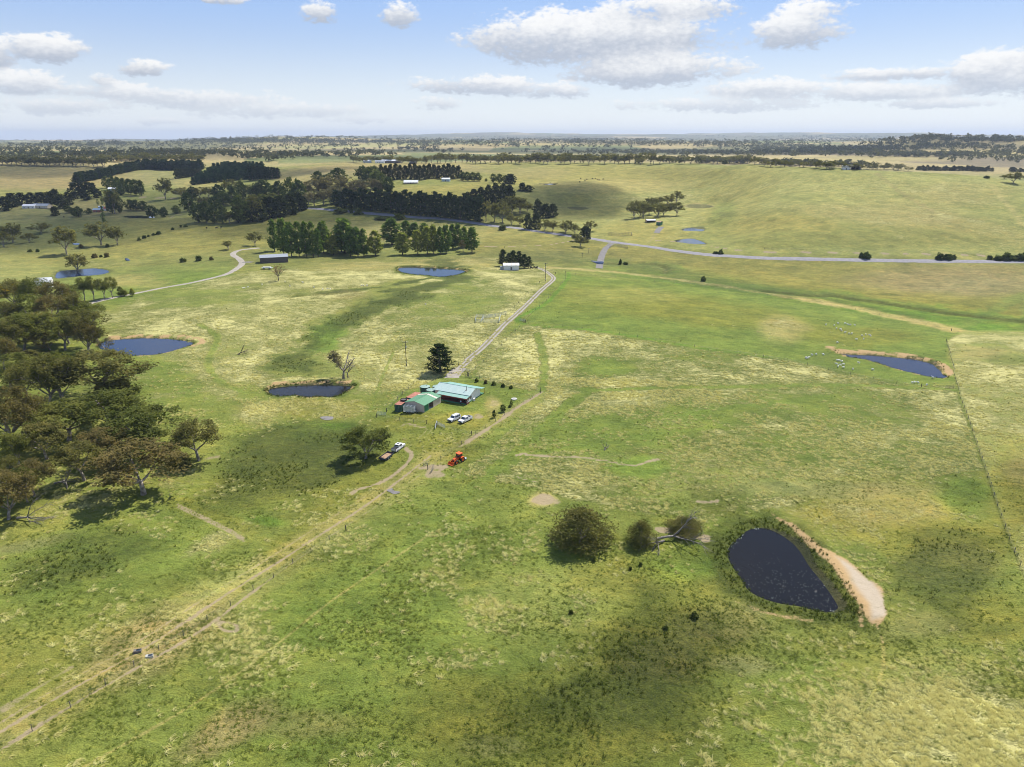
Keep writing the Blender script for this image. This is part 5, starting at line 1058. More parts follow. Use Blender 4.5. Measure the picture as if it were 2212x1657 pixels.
for x, t, b, w in zl(Z1, [(960,600,775,110),(1020,640,770,90),(1110,665,742,80),(1160,668,748,90),(1215,672,750,80),(1300,710,808,105),(1395,725,808,78),(1610,615,757,120),(670,725,805,90),(760,735,780,60),(590,720,770,80),(640,735,800,60)]): tree('oak', x, t, b, w, None, 'trees round the small pond')
name_rank('trees round the small pond', '%s dark tree round the thin blue pond in the valley')
for i, (x, t, b, w) in enumerate(zl(Z1, [(1500,712,775,100)])): tree('poplarlight', x, t, b, w, 'yellowish round tree right of the thin blue pond')
for x, t, b, w in zl(Z1, [(1690,700,850,120),(1760,690,850,120),(1830,710,855,120),(1900,720,860,110),(1960,770,860,90),(2060,650,860,150),(2140,630,845,150),(1740,640,720,110),(1830,640,720,110),(1900,600,700,130),(1980,560,700,120),(2060,520,660,110),(1860,540,640,120),(1960,490,600,110),(2140,540,640,110),(1560,560,640,110),(1640,560,650,120),(1700,560,650,110),(1780,560,640,100)]): tree('gumfar' if x % 2 > 1 else 'oak', x, t, b, w, None, 'mixed grove left of the road')
name_rank('mixed grove left of the road', '%s tree in the mixed grove left of the windbreak road')
# dark plantation strip climbing the left hill, and the planted block beside it
strip = densify(Z1([(660,515),(780,492),(900,468),(1000,440),(1120,415),(1250,398),(1380,405),(1500,408),(1620,405),(1715,402)]), False, 5); k = 0
for i, (x, b) in enumerate(strip):
    for o_, g_ in ((0, 'front row of the dark pine strip'), (-3, 'back row of the dark pine strip')): tree('pinefar', x + random.uniform(-3, 3), b - 17 + o_ + random.uniform(-2, 2), b + o_ * .6, 18, None, g_, False)
for g_ in ('front', 'back'): name_rank(g_ + ' row of the dark pine strip', '%s pine in the ' + g_ + ' row of the strip climbing the left hill')
for j in range(9):
    for i in range(13):
        u, v = i / 12, j / 8; a = np.array([1640, 530]) * (1 - u) + np.array([2225, 470]) * u; c = np.array([1860, 400]) * (1 - u) + np.array([2225, 395]) * u; q_ = a * (1 - v) + c * v
        (x, b), = Z1([tuple(q_)]); tree('plantation', x + random.uniform(-2, 2), b - 15 + random.uniform(-2, 2), b, 13, None, 'planted pine block row %d' % j, False)
    name_rank('planted pine block row %d' % j, '%s pine in the ' + ORD[j] + ' row of the planted block')
for x, t, b, w in zl(Z1, [(1510 + 28 * i, 398 + 3 * math.sin(i), 478 - i * 4, 60) for i in range(8)]): tree('cypress', x, t, b, w, None, 'dark edge of the planted block', False)
for x, t, b, w in zl(Z2, [(i * 24 - 20, 372 + i * 2, 495 - i * 2, 60) for i in range(11)]): tree('pinefar', x, t, b, w, None, 'right end of the planted block', False)
name_rank('dark edge of the planted block', '%s dark tree on the left edge of the planted block'); name_rank('right end of the planted block', '%s pine at the right end of the planted block')
# --- belts of gums on the skyline of the near hills
def belt(Zf, x0, x1, y0, y1, n, h, w, group, share, kind='gumfar', jit=10):
    for i in range(n):
        u = (i + random.uniform(-.35, .35)) / max(n - 1, 1); (x, b), = Zf([(x0 + (x1 - x0) * u, y0 + (y1 - y0) * u + random.uniform(-jit, jit * .4))]); hh = h * random.uniform(.75, 1.2) / 3.94
        tree(kind, x, b - hh, b, w * random.uniform(.8, 1.3) / 3.94, None, group, False)
belt(Z1, 0, 900, 362, 385, 26, 68, 62, 'left skyline belt', None); belt(Z1, 880, 1700, 335, 345, 18, 60, 60, 'left skyline belt', None)
name_rank('left skyline belt', '%s gum in the dark belt above the brown field')
belt(Z2, 850, 1470, 345, 352, 20, 52, 52, 'homestead belt', None); name_rank('homestead belt', '%s gum in the belt beside the skyline homestead')
belt(Z2, 1480, 2209, 352, 352, 18, 66, 60, 'crest belt', None); belt(Z3, 0, 1400, 352, 356, 34, 72, 64, 'crest belt', None)
name_rank('crest belt', '%s gum in the long belt behind the pasture crest')
belt(Z3, 1400, 2209, 345, 362, 18, 58, 64, 'hill belt', None); belt(Z4, 0, 560, 375, 392, 14, 52, 60, 'hill belt', None); belt(Z4, 560, 1220, 392, 412, 16, 46, 56, 'hill belt', None)
name_rank('hill belt', '%s gum in the belt behind the big pasture hill')
belt(Z4, 1300, 1930, 408, 416, 30, 38, 34, 'dark row behind the hill', None, 'cypress', 3); belt(Z4, 2100, 2209, 418, 424, 6, 32, 34, 'dark row behind the hill', None, 'cypress', 3)
name_rank('dark row behind the hill', '%s dark tree in the low row behind the pasture hill')
for x, t, b, w in zl(Z4, [(2115,430,518,110)]): tree('gumfar', x, t, b, w, 'lone spreading paddock tree on the right end of the hill')
for x, t, b, w in zl(Z4, [(2040,448,482,50),(2170,450,488,60)]): tree('gumfar', x, t, b, w, None, 'trees beside the lone paddock tree', False)
name_rank('trees beside the lone paddock tree', '%s small tree behind the lone paddock tree')
for i, (x, t, b, w) in enumerate(zl(Z4, [(1890,447,474,52)])): shrub(x, t, b, w, 'oak', 'small dark bush on the hill crest left of the lone tree')
# --- far woods: one mass
def far_wood():
    r = np.random.default_rng(77); pts = []
    def cl(px, py, sx, sy, n, h=9):
        for _ in range(n):
            x, y = px + r.normal(0, 1) * sx, py + r.normal(0, 1) * sy
            if 290 < y < 366: pts.append((x, y, h))
    for px, py, sx, sy, n in [(150,338,150,3,150),(330,335,120,3,120),(250,322,160,4,110),(90,324,100,4,60),(560,318,110,4,120),(600,304,90,3,380),(480,307,60,2.5,130),(720,307,80,2,200),(850,308,80,1.5,160),(660,338,60,2,60),(770,333,40,3,40),(580,341,40,3,50),(740,312,12,1.2,20),(915,316,28,1.2,30),(985,311,80,1.2,90),(890,322,30,1.5,30),(950,328,30,1,25),(1030,308,50,1.5,60),(1170,306,90,1.4,130),(1320,309,110,1.4,170),(1450,312,110,1.6,160),(1560,312,90,1.6,120),(1620,318,60,1.5,60),(1500,330,60,2,90),(1560,333,70,2,100),(1420,331,40,2,50),(1660,325,30,1.6,40),(1280,331,60,2,70),(1230,318,60,1.5,30),(1400,303,150,2,120),(1700,306,120,2,140),(1250,302,150,1.5,90),(1000,301,120,1.5,90),(330,312,120,3,130),(150,314,100,2.5,110),(1740,322,50,3,110),(1830,326,50,2.5,90),(1800,331,50,2,90),(1900,335,60,1.5,90),(1990,338,60,1.5,80),(1700,333,40,3,80),(2000,298,40,1.0,50),(2070,303,40,1.0,36),(2160,306,50,1.0,44),(1960,315,70,7,22),(2050,317,45,1.5,40),(2150,321,45,1.5,30),(2100,336,60,2,60),(2180,331,40,2,36),(2200,345,20,3,20),(1900,312,30,5,20),(2100,345,60,3,16),(1280,347,120,2.5,150),(1120,347,60,2,60),(1560,352,60,1.5,60),(1700,357,60,1.5,60),(1820,360,40,1,30),(120,349,90,2,60),(330,346,70,2,50),(1950,322,60,3,70),(450,332,80,2,60)] + [(r.uniform(0, 2212), r.uniform(294, 304), r.uniform(30, 90), 1.0, 26) for _ in range(60)] + [(r.uniform(0, 2212), r.uniform(304, 318), r.uniform(20, 60), 1.2, 14) for _ in range(40)]: cl(px, py, sx, sy, n)
    for _ in range(160): pts.append((r.uniform(-60, 2270), r.uniform(296, 338), 8))
    V, Fc, n0 = [], [], 0
    for px, py, h in pts:
        g = hit(px, py); rr = math.hypot(g.x, g.y)
        if rr < 1150 or rr > 22000: continue
        h = h * r.uniform(.7, 1.35) * (1 + min(rr / 9000, .8)); k = 16 if rr < 4000 else 9; w = h * r.uniform(.45, .75) * (1 + min(rr / 9000, .8))
        c = r.normal(0, 1, (k, 3)); c /= np.linalg.norm(c, axis=1)[:, None]; c *= (r.random(k) ** .4)[:, None]; c[:, 0] *= w; c[:, 1] *= w; c[:, 2] = h * .58 + c[:, 2] * h * .42; c += np.array([g.x, g.y, g.z])
        m = MB(); m.leaves(c, h * .42, r, up=.5, aspect=1.4); V.append(m.v[0]); Fc.append(np.array(m.f) + n0); n0 += len(m.v[0])
    me = bpy.data.meshes.new('woodland'); me.from_pydata(np.concatenate(V).tolist(), [], np.concatenate(Fc).tolist()); put('woodland', me, LEAF['far'], kind='stuff', label='scattered far woods and tree lines out to the horizon')
far_wood()
# ------------------------------------------------------------------ built things
def plain(name, c, rough=.7, metal=0.0, var=.12, scale=1.5, spec=.4):
    m, q = new_mat(name); pos = q.n('ShaderNodeTexCoord').outputs['Object']; n = q.n('ShaderNodeTexNoise', {'Vector': pos, 'Scale': scale, 'Detail': 5.0, 'Roughness': .65}).outputs[0]
    lo = tuple(v * (1 - var) for v in c); hi = tuple(min(v * (1 + var), 1) for v in c)
    b = q.n('ShaderNodeBsdfPrincipled', {'Base Color': q.mix(q.smooth(n, .3, .7), lo, hi), 'Roughness': rough, 'Metallic': metal, 'Specular IOR Level': spec}); q.n('ShaderNodeOutputMaterial', {0: b.outputs[0]}); return m
def sheet_metal(name, c, stain, axis=0, rough=.45):
    """ribbed steel cladding with streaky weathering"""
    m, q = new_mat(name); pos = q.n('ShaderNodeTexCoord').outputs['Object']; st = q.n('ShaderNodeMapping', {'Vector': pos, 'Scale': (2.5, .35, 1.0) if axis == 0 else (.35, 2.5, 1.0)}).outputs[0]
    n = q.n('ShaderNodeTexNoise', {'Vector': st, 'Scale': 1.1, 'Detail': 5.0, 'Roughness': .65}).outputs[0]
    w = q.n('ShaderNodeTexWave', {'Vector': pos, 'Scale': 1.25, 'Distortion': 0.0}, bands_direction='X' if axis == 0 else 'Y').outputs[1]
    b = q.n('ShaderNodeBsdfPrincipled', {'Base Color': q.mix(q.smooth(n, .35, .75), c, stain), 'Roughness': rough, 'Specular IOR Level': .4, 'Normal': q.n('ShaderNodeBump', {'Height': w, 'Strength': .5, 'Distance': .06}).outputs[0]}); q.n('ShaderNodeOutputMaterial', {0: b.outputs[0]}); return m
M = dict(cream=plain('cream_wall', (.62, .54, .43)), white=plain('white_wall', (.82, .80, .76)), beige=sheet_metal('beige_steel', (.66, .55, .44), (.57, .47, .37)), teal=sheet_metal('teal_roof', (.38, .50, .45), (.46, .56, .51)), tealdark=sheet_metal('verandah_roof', (.20, .38, .31), (.27, .44, .37)), green=sheet_metal('green_roof', (.095, .25, .13), (.14, .30, .17), 1), doorgreen=plain('door_green', (.04, .20, .09)),
         skirting=plain('skirting_green', (.06, .20, .11)), redpaint=plain('red_paint', (.50, .10, .08)), maroon=plain('maroon', (.13, .035, .03)), dark=plain('dark_interior', (.025, .022, .02), .9), glass=plain('window_glass', (.035, .045, .055), .08, 0, .1, 1.5, .8), black=plain('black_steel', (.02, .02, .022), .5), tank=plain('tank_green', (.035, .085, .065), .6), lid=sheet_metal('tank_lid', (.24, .36, .29), (.32, .42, .35)),
         rust=plain('rusty_roof', (.36, .15, .10), .9, 0, .3, .9), contgreen=plain('container_green', (.022, .075, .048), .6, 0, .25), galv=plain('galvanised', (.46, .50, .50), .45, .35, .12), carwhite=plain('white_car_paint', (.80, .80, .80), .22, 0, .02, 1, .6), tyre=plain('tyre_rubber', (.018, .018, .018), .85), rim=plain('alloy_rim', (.42, .42, .43), .35, .6), lampglass=plain('headlamp', (.6, .62, .65), .1), tail=plain('tail_lamp', (.45, .02, .015), .3),
         orange=plain('orange_paint', (.78, .13, .025), .4, 0, .06), trailer=plain('trailer_navy', (.028, .040, .060), .5), ply=plain('plywood', (.36, .235, .145), .85, 0, .25, 1.2), post=plain('grey_timber', (.17, .15, .125), .9, 0, .3, 3), darkpost=plain('dark_timber', (.055, .05, .045), .9), wire=plain('wire', (.30, .29, .28), .5, .5), concrete=plain('concrete', (.46, .45, .42), .9), wool=plain('wool', (.86, .83, .76), .95, 0, .1, 3), hide=plain('black_hide', (.02, .018, .016), .8),
         greyroof=sheet_metal('grey_roof', (.28, .31, .34), (.34, .36, .38)), brownwall=plain('brown_steel', (.105, .088, .082), .6), whiteroof=sheet_metal('white_roof', (.62, .64, .65), (.70, .70, .69)), redroof=plain('red_roof', (.30, .07, .05)), bluewall=plain('pale_blue', (.36, .46, .52)), skin=plain('skin', (.50, .31, .22)), shirt=plain('light_blue_shirt', (.45, .57, .68)), trousers=plain('dark_trousers', (.03, .035, .05)), hair=plain('hair', (.05, .035, .025)), lidconc=plain('pale_concrete', (.42, .41, .36)))
def box(mb, x0, x1, y0, y1, z0, z1, bev=0.0):
    if bev <= 0:
        v = [(x, y, z) for z in (z0, z1) for x, y in ((x0, y0), (x1, y0), (x1, y1), (x0, y1))]; mb.add(v, [(3, 2, 1, 0), (4, 5, 6, 7), (0, 1, 5, 4), (1, 2, 6, 5), (2, 3, 7, 6), (3, 0, 4, 7)]); return
    bm = bmesh.new(); bmesh.ops.create_cube(bm, size=1.0)
    for v in bm.verts: v.co = Vector(((x0 + x1) / 2 + v.co.x * (x1 - x0), (y0 + y1) / 2 + v.co.y * (y1 - y0), (z0 + z1) / 2 + v.co.z * (z1 - z0)))
    bmesh.ops.bevel(bm, geom=bm.edges[:], offset=bev, segments=2, affect='EDGES'); bm.verts.index_update(); mb.add([tuple(v.co) for v in bm.verts], [[v.index for v in f.verts] for f in bm.faces]); bm.free()
def prism(mb, prof, y0, y1, inset=0.0):
    """side outline (x, z) run across y; top points may be drawn in by inset"""
    n = len(prof); zmx = max(p[1] for p in prof); zmn = min(p[1] for p in prof)
    ins = [inset * (p[1] - zmn) / (zmx - zmn + 1e-9) for p in prof]
    mb.add([(p[0], y0 + i, p[1]) for p, i in zip(prof, ins)] + [(p[0], y1 - i, p[1]) for p, i in zip(prof, ins)], [tuple(range(n)), tuple(range(2 * n - 1, n - 1, -1))] + [(i, i + n, (i + 1) % n + n, (i + 1) % n) for i in range(n)])
def cyl(mb, c, r, h, axis='z', n=20, r2=None):
    r2 = r if r2 is None else r2; v = []
    for rr, t in ((r, -h / 2), (r2, h / 2)):
        for i in range(n):
            a = 2 * math.pi * i / n; u, w = rr * math.cos(a), rr * math.sin(a); v.append({'z': (u, w, t), 'y': (u, t, w), 'x': (t, u, w)}[axis])
    mb.add([(c[0] + p[0], c[1] + p[1], c[2] + p[2]) for p in v], [tuple(range(n - 1, -1, -1)), tuple(range(n, 2 * n))] + [(i, (i + 1) % n, n + (i + 1) % n, n + i) for i in range(n)])
def slab(mb, a, b, c, d, t=.06):
    """sloping sheet with thickness"""
    P = [Vector(p) for p in (a, b, c, d)]; nr = (P[1] - P[0]).cross(P[3] - P[0]).normalized() * t; mb.add([tuple(p) for p in P] + [tuple(p - nr) for p in P], [(0, 1, 2, 3), (7, 6, 5, 4), (0, 4, 5, 1), (1, 5, 6, 2), (2, 6, 7, 3), (3, 7, 4, 0)])
def part(name, build, mat, parent, smooth=False, loc=None, **tags):
    mb = MB(); build(mb); me = mb.mesh(name, smooth)
    bm = bmesh.new(); bm.from_mesh(me); bmesh.ops.recalc_face_normals(bm, faces=bm.faces[:]); bm.to_mesh(me); bm.free()
    return put(name, me, M[mat], parent=parent, loc=loc, **tags)
def boxpart(name, dims, mat, parent): return part(name, lambda m: box(m, *dims), mat, parent)
def thing(name, label, cat, loc, rz=0.0, group=None):
    o = put(name, None, loc=loc, rz=rz, label=label, category=cat, group=group); return o
def gpt(x, y, dz=0): return (x, y, zat(x, y) + dz)
RZ = math.radians(-27.0)
# flatten the ground a little under the buildings is not needed: the yard is level; floors start below grade
def farmhouse():
    h = thing('farmhouse', 'farmhouse with pale teal iron roof, verandah and red beam', 'house', gpt(-15.5, 230.6, -.05), RZ); L = -14.4
    def walls(m):
        box(m, L + .3, -.35, 2.0, 2.15, .45, 2.8); box(m, L + .3, -.35, 9.85, 10.0, .45, 2.85); box(m, L + .3, L + .45, 2.15, 9.85, .45, 2.85)
    part('wall', walls, 'cream', h)
    g = part('gable_wall', lambda m: m.add([(-.35, 2.0, .45), (-.35, 10, .45), (-.35, 10, 2.9), (-.35, 6, 4.15), (-.35, 2.0, 2.8), (-.5, 2.0, .45), (-.5, 10, .45), (-.5, 10, 2.9), (-.5, 6, 4.15), (-.5, 2.0, 2.8)], [(0, 1, 2, 3, 4), (9, 8, 7, 6, 5), (0, 5, 6, 1), (1, 6, 7, 2), (2, 7, 8, 3), (3, 8, 9, 4), (4, 9, 5, 0)]), 'white', h)
    part('far_gable_wall', lambda m: m.add([(L + .3, 2.15, 2.85), (L + .3, 9.85, 2.85), (L + .3, 6, 4.1), (L + .4, 2.15, 2.85), (L + .4, 9.85, 2.85), (L + .4, 6, 4.1)], [(0, 1, 2), (5, 4, 3), (0, 3, 4, 1), (1, 4, 5, 2), (2, 5, 3, 0)]), 'white', h)
    w = boxpart('window', (-.36, -.30, 2.5, 3.9, 1.2, 2.3), 'white', g); 
    for k in range(3): boxpart('pane', (-.33, -.285, 2.56 + k * .44, 2.94 + k * .44, 1.28, 2.22), 'glass', w)
    r1 = part('roof', lambda m: slab(m, (L - .3, 1.75, 2.82), (.15, 1.75, 2.82), (.15, 6, 4.28), (L - .3, 6, 4.28)), 'teal', h)
    part('rear_roof', lambda m: slab(m, (.15, 10.2, 2.88), (L - .3, 10.2, 2.88), (L - .3, 6.0, 4.28), (.15, 6.0, 4.28)), 'tealdark', h)
    part('rear_verandah_roof', lambda m: slab(m, (.1, 12.7, 2.40), (L - .2, 12.7, 2.40), (L - .2, 10.1, 2.80), (.1, 10.1, 2.80)), 'tealdark', h)
    boxpart('ridge_cap', (L - .3, .15, 5.88, 6.12, 4.27, 4.33), 'tealdark', h)
    part('verandah_roof', lambda m: slab(m, (-12.2, -.25, 2.30), (.1, -.25, 2.30), (.1, 1.95, 2.68), (-12.2, 1.95, 2.68)), 'tealdark', h, label='front verandah roof in a darker green')
    boxpart('beam', (-9.6, .05, -.12, 0.0, 1.95, 2.25), 'redpaint', h); boxpart('end_beam', (-.05, .05, 0.0, 2.0, 2.0, 2.22), 'maroon', h)
    boxpart('verandah_floor', (-12.0, 0, 0, 2.0, .05, .45), 'maroon', h); boxpart('wall_band', (-11.8, -.5, 1.93, 1.99, .45, 1.15), 'maroon', h)
    for x in (-11.8, -9.5, -7.2, -4.8, -2.4, -.03): boxpart('post', (x - .05, x + .05, -.06, .04, .05, 2.3), 'maroon', h)
    for x in (-4.8, -.08): boxpart('rear_post', (x - .05, x + .05, 12.4, 12.5, .05, 2.4), 'maroon', h)
    for z in (.85, 1.3): boxpart('rail', (-.07, -.01, .05, 2.0, z, z + .09), 'white', h)
    for x0, x1 in ((-10.6, -9.6), (-6.9, -6.2), (-4.2, -2.9)):
        f = boxpart('window', (x0, x1, 1.88, 2.0, 1.2, 2.2), 'redpaint', h); boxpart('pane', (x0 + .08, x1 - .08, 1.86, 1.95, 1.28, 2.12), 'glass', f)
    d = boxpart('door', (-2.3, -1.4, 1.9, 2.0, .45, 2.4), 'glass', h); boxpart('handle', (-2.22, -2.16, 1.86, 1.9, 1.35, 1.5), 'galv', d)
    boxpart('skirting', (-.42, -.28, 0.0, 12.5, -.1, .47), 'skirting', h); boxpart('front_skirting', (-12.0, -.3, -.05, .0, -.1, .42), 'skirting', h)
    boxpart('rear_deck', (L, -.45, 10.0, 12.5, .1, .45), 'skirting', h)
    f = part('flue', lambda m: cyl(m, (-2.6, 4.3, 4.25), .10, 1.3), 'black', h); part('cowl', lambda m: cyl(m, (-2.6, 4.3, 4.95), .17, .15), 'black', f); boxpart('flashing', (-2.95, -2.25, 3.9, 4.6, 3.46, 3.62), 'maroon', f)
    return h
farmhouse()
a = thing('air_conditioner', 'white outdoor air conditioner beside the farmhouse gable wall', 'air conditioner', gpt(-13.3, 234.6), RZ); boxpart('case', (-.15, .35, -.5, .5, .1, .95, .03), 'white', a); part('fan_grille', lambda m: cyl(m, (.36, .15, .52), .32, .03, 'x'), 'dark', a)
def shed():
    s = thing('shed', 'beige steel shed with bright green roof beside the farmhouse', 'shed', gpt(-29.33, 224.0, -.05), RZ); Wd, Ln, Hh, R = -7.6, 10.4, 2.6, 3.55
    part('gable_wall', lambda m: m.add([(0, 0, 0), (Wd, 0, 0), (Wd, 0, Hh), (Wd / 2, 0, R - .05), (0, 0, Hh), (0, .08, 0), (Wd, .08, 0), (Wd, .08, Hh), (Wd / 2, .08, R - .05), (0, .08, Hh)], [(0, 1, 2, 3, 4), (9, 8, 7, 6, 5), (0, 5, 6, 1), (1, 6, 7, 2), (2, 7, 8, 3), (3, 8, 9, 4), (4, 9, 5, 0)]), 'beige', s)
    def w2(m): box(m, Wd, Wd + .08, .08, Ln, 0, Hh); box(m, Wd + .08, 0, Ln - .08, Ln, 0, Hh); box(m, -.08, 0, 2.75, 3.0, 0, Hh); box(m, -.08, 0, 5.6, Ln - .08, 0, Hh); box(m, -.08, 0, .08, 2.75, 2.35, Hh); box(m, -.08, 0, 3.0, 5.6, 2.4, Hh)
    part('wall', w2, 'beige', s)
    d = boxpart('roller_door', (-.07, -.01, .15, 2.70, 0, 2.32), 'doorgreen', s)
    for k in range(1, 9): boxpart('slat', (-.012, .004, .15, 2.70, k * .26, k * .26 + .03), 'skirting', d)
    boxpart('floor', (Wd + .1, -.1, .1, Ln - .1, .03, .1), 'concrete', s); boxpart('partition', (Wd + .1, -1.0, 2.8, 2.9, .1, 2.5), 'dark', s); boxpart('rear_partition', (Wd + .1, -.2, 6.0, 6.1, .1, 2.5), 'ply', s)
    part('roof', lambda m: slab(m, (Wd / 2, -.15, R), (Wd / 2, Ln + .15, R), (Wd - .18, Ln + .15, Hh + .02), (Wd - .18, -.15, Hh + .02)), 'green', s); part('roof', lambda m: slab(m, (.18, -.15, Hh + .02), (.18, Ln + .15, Hh + .02), (Wd / 2, Ln + .15, R), (Wd / 2, -.15, R)), 'green', s)
    for sx in (0, 1): part('skylight', (lambda m: slab(m, (.12, 7.4, Hh + .07), (.12, 8.3, Hh + .07), (Wd / 2 + .1, 8.3, R + .025), (Wd / 2 + .1, 7.4, R + .025), .03)) if sx else (lambda m: slab(m, (Wd / 2 - .1, 7.4, R + .025), (Wd / 2 - .1, 8.3, R + .025), (Wd - .1, 8.3, Hh + .07), (Wd - .1, 7.4, Hh + .07), .03)), 'cream', s)
    boxpart('gutter', (.17, .27, -.1, Ln + .1, Hh - .12, Hh + .02), 'doorgreen', s); boxpart('ridge_cap', (Wd / 2 - .12, Wd / 2 + .12, -.16, Ln + .16, R - .01, R + .04), 'green', s)
shed()
def container(x, y, rz, label):
    c = thing('shipping_container', label, 'container', gpt(x, y), rz); W_, L_, H_ = 2.44, 6.06, 2.59
    def rib(m, side):
        n = 22; pts = []
        for i in range(n + 1): pts.append((i / n * L_, .05 if (i // 1) % 2 else 0.0))
        v = []; f = []
        for t, o in pts:
            xx = (o if side == 0 else W_ - o); v += [(xx, t, .12), (xx, t, H_ - .1)]
        f = [(2 * i, 2 * i + 1, 2 * i + 3, 2 * i + 2) for i in range(n)]; m.add(v, f)
    for sd in (0, 1): part('side_wall', lambda m: rib(m, sd), 'contgreen', c)
    part('frame', lambda m: [box(m, xx, xx + .12, yy, yy + .12, 0, H_) for xx in (-.01, W_ - .11) for yy in (-.01, L_ - .11)] + [box(m, 0, W_, yy, yy + .1, z, z + .12) for yy in (0, L_ - .1) for z in (0, H_ - .12)] + [box(m, xx, xx + .1, 0.1, L_ - .1, z, z + .12) for xx in (0, W_ - .1) for z in (0, H_ - .12)], 'contgreen', c)
    for k in (0, 1):
        d = boxpart('door', (.12 + k * 1.1, 1.2 + k * 1.12, -.03, .05, .12, H_ - .12), 'contgreen', c)
        for q_ in (.35, .8): boxpart('lock_bar', (.12 + k * 1.1 + q_, .16 + k * 1.1 + q_, -.06, -.03, .15, H_ - .15), 'galv', d)
    boxpart('end_wall', (.1, W_ - .1, L_ - .06, L_, .1, H_ - .1), 'contgreen', c); boxpart('roof', (-.02, W_ + .02, -.02, L_ + .02, H_, H_ + .04), 'rust', c); return c
container(-39.5, 225.7, math.radians(-18), 'green shipping container with rusty top carrying a round black tub'); container(-36.6, 232.4, math.radians(-25), 'green shipping container with rusty top behind the shed')
t = thing('round_tub', 'round black tub lying on the nearer container roof', 'tub', (-36.85, 229.3, zat(-37, 228.5) + 2.64)); part('rim', lambda m: [cyl(m, (1.05 * math.cos(i * .2618), 1.05 * math.sin(i * .2618), .2), .11, .42, 'z', 6) for i in range(24)], 'black', t); part('base', lambda m: cyl(m, (0, 0, .12), 1.0, .2, 'z', 24), 'brownwall', t)
for x, y, r_, lb in ((-31.3, 244.2, 1.78, 'round dark green water tank with pale lid, left of the three'), (-26.9, 244.0, 1.65, 'round dark green water tank half behind the house roof'), (-28.6, 240.3, 1.78, 'round water tank nearest the shed, its pale lid above the roof')):
    t = thing('water_tank', lb, 'water tank', gpt(x, y)); part('shell', lambda m: [cyl(m, (0, 0, .15 + k * .27), r_ - (.03 if k % 2 else 0), .28, 'z', 28) for k in range(9)], 'tank', t); l_ = part('lid', lambda m: cyl(m, (0, 0, 2.56), r_ + .03, .22, 'z', 28, .35), 'lid', t); boxpart('hatch', (.2, .7, -.25, .25, 2.58, 2.68), 'tank', l_); part('pipe', lambda m: cyl(m, (-r_ - .12, -.25, 1.25), .06, 2.5), 'white', t)
def wheel(parent, x, y, r_, w_, n='wheel', rimm='rim'):
    o = put(n, None, parent=parent, loc=(x, y, r_)); part('tyre', lambda m: cyl(m, (0, 0, 0), r_, w_, 'y', 22), 'tyre', o); part('rim', lambda m: cyl(m, (0, 0, 0), r_ * .6, w_ + .03, 'y', 14), rimm, o); return o
def stock_trailer():
    t = thing('stock_trailer', 'galvanised stock crate trailer parked against the shed', 'trailer', gpt(-34.3, 224.35), math.radians(-13)); L_, W_ = 3.7, 1.9
    boxpart('deck', (-L_ / 2, L_ / 2, -W_ / 2, W_ / 2, .52, .62), 'galv', t)
    for y in (-W_ / 2, W_ / 2):
        for k in range(6): boxpart('side_rail', (-L_ / 2, L_ / 2, y - .02, y + .02, .72 + k * .27, .92 + k * .27), 'galv', t)
    for x in (-L_ / 2, L_ / 2):
        for k in range(6): boxpart('end_rail', (x - .02, x + .02, -W_ / 2, W_ / 2, .72 + k * .27, .92 + k * .27), 'galv', t)
    for x in (-L_ / 2, -L_ / 6, L_ / 6, L_ / 2):
        for y in (-W_ / 2, W_ / 2): boxpart('upright', (x - .035, x + .035, y - .035, y + .035, .6, 2.4), 'galv', t)
        boxpart('roof_bow', (x - .03, x + .03, -W_ / 2, W_ / 2, 2.38, 2.45), 'galv', t)
    boxpart('ladder', (-L_ / 2 + .5, -L_ / 2 + .9, -W_ / 2 - .05, -W_ / 2 - .02, 1.9, 2.9), 'galv', t)
    for x in (-.42, .42):
        for y in (-W_ / 2 + .02, W_ / 2 - .02): wheel(t, x - .3, y, .33, .2)
    for y in (-1, 1): boxpart('mudguard', (-1.15, .55, y * W_ / 2 - .14, y * W_ / 2 + .14, .7, .74), 'galv', t)
    part('drawbar', lambda m: [m.tube([(L_ / 2, y, .55), (L_ / 2 + 1.2, 0, .5)], [.05, .05], 5) for y in (-.6, .6)], 'galv', t); part('jockey_wheel', lambda m: [cyl(m, (L_ / 2 + .95, .12, .17), .17, .08, 'y', 12), cyl(m, (L_ / 2 + .95, .12, .55), .03, .7, 'z', 6)], 'tyre', t)
    boxpart('tool_box', (L_ / 2 + .05, L_ / 2 + .45, -.5, .5, .6, 1.0), 'galv', t)
stock_trailer()
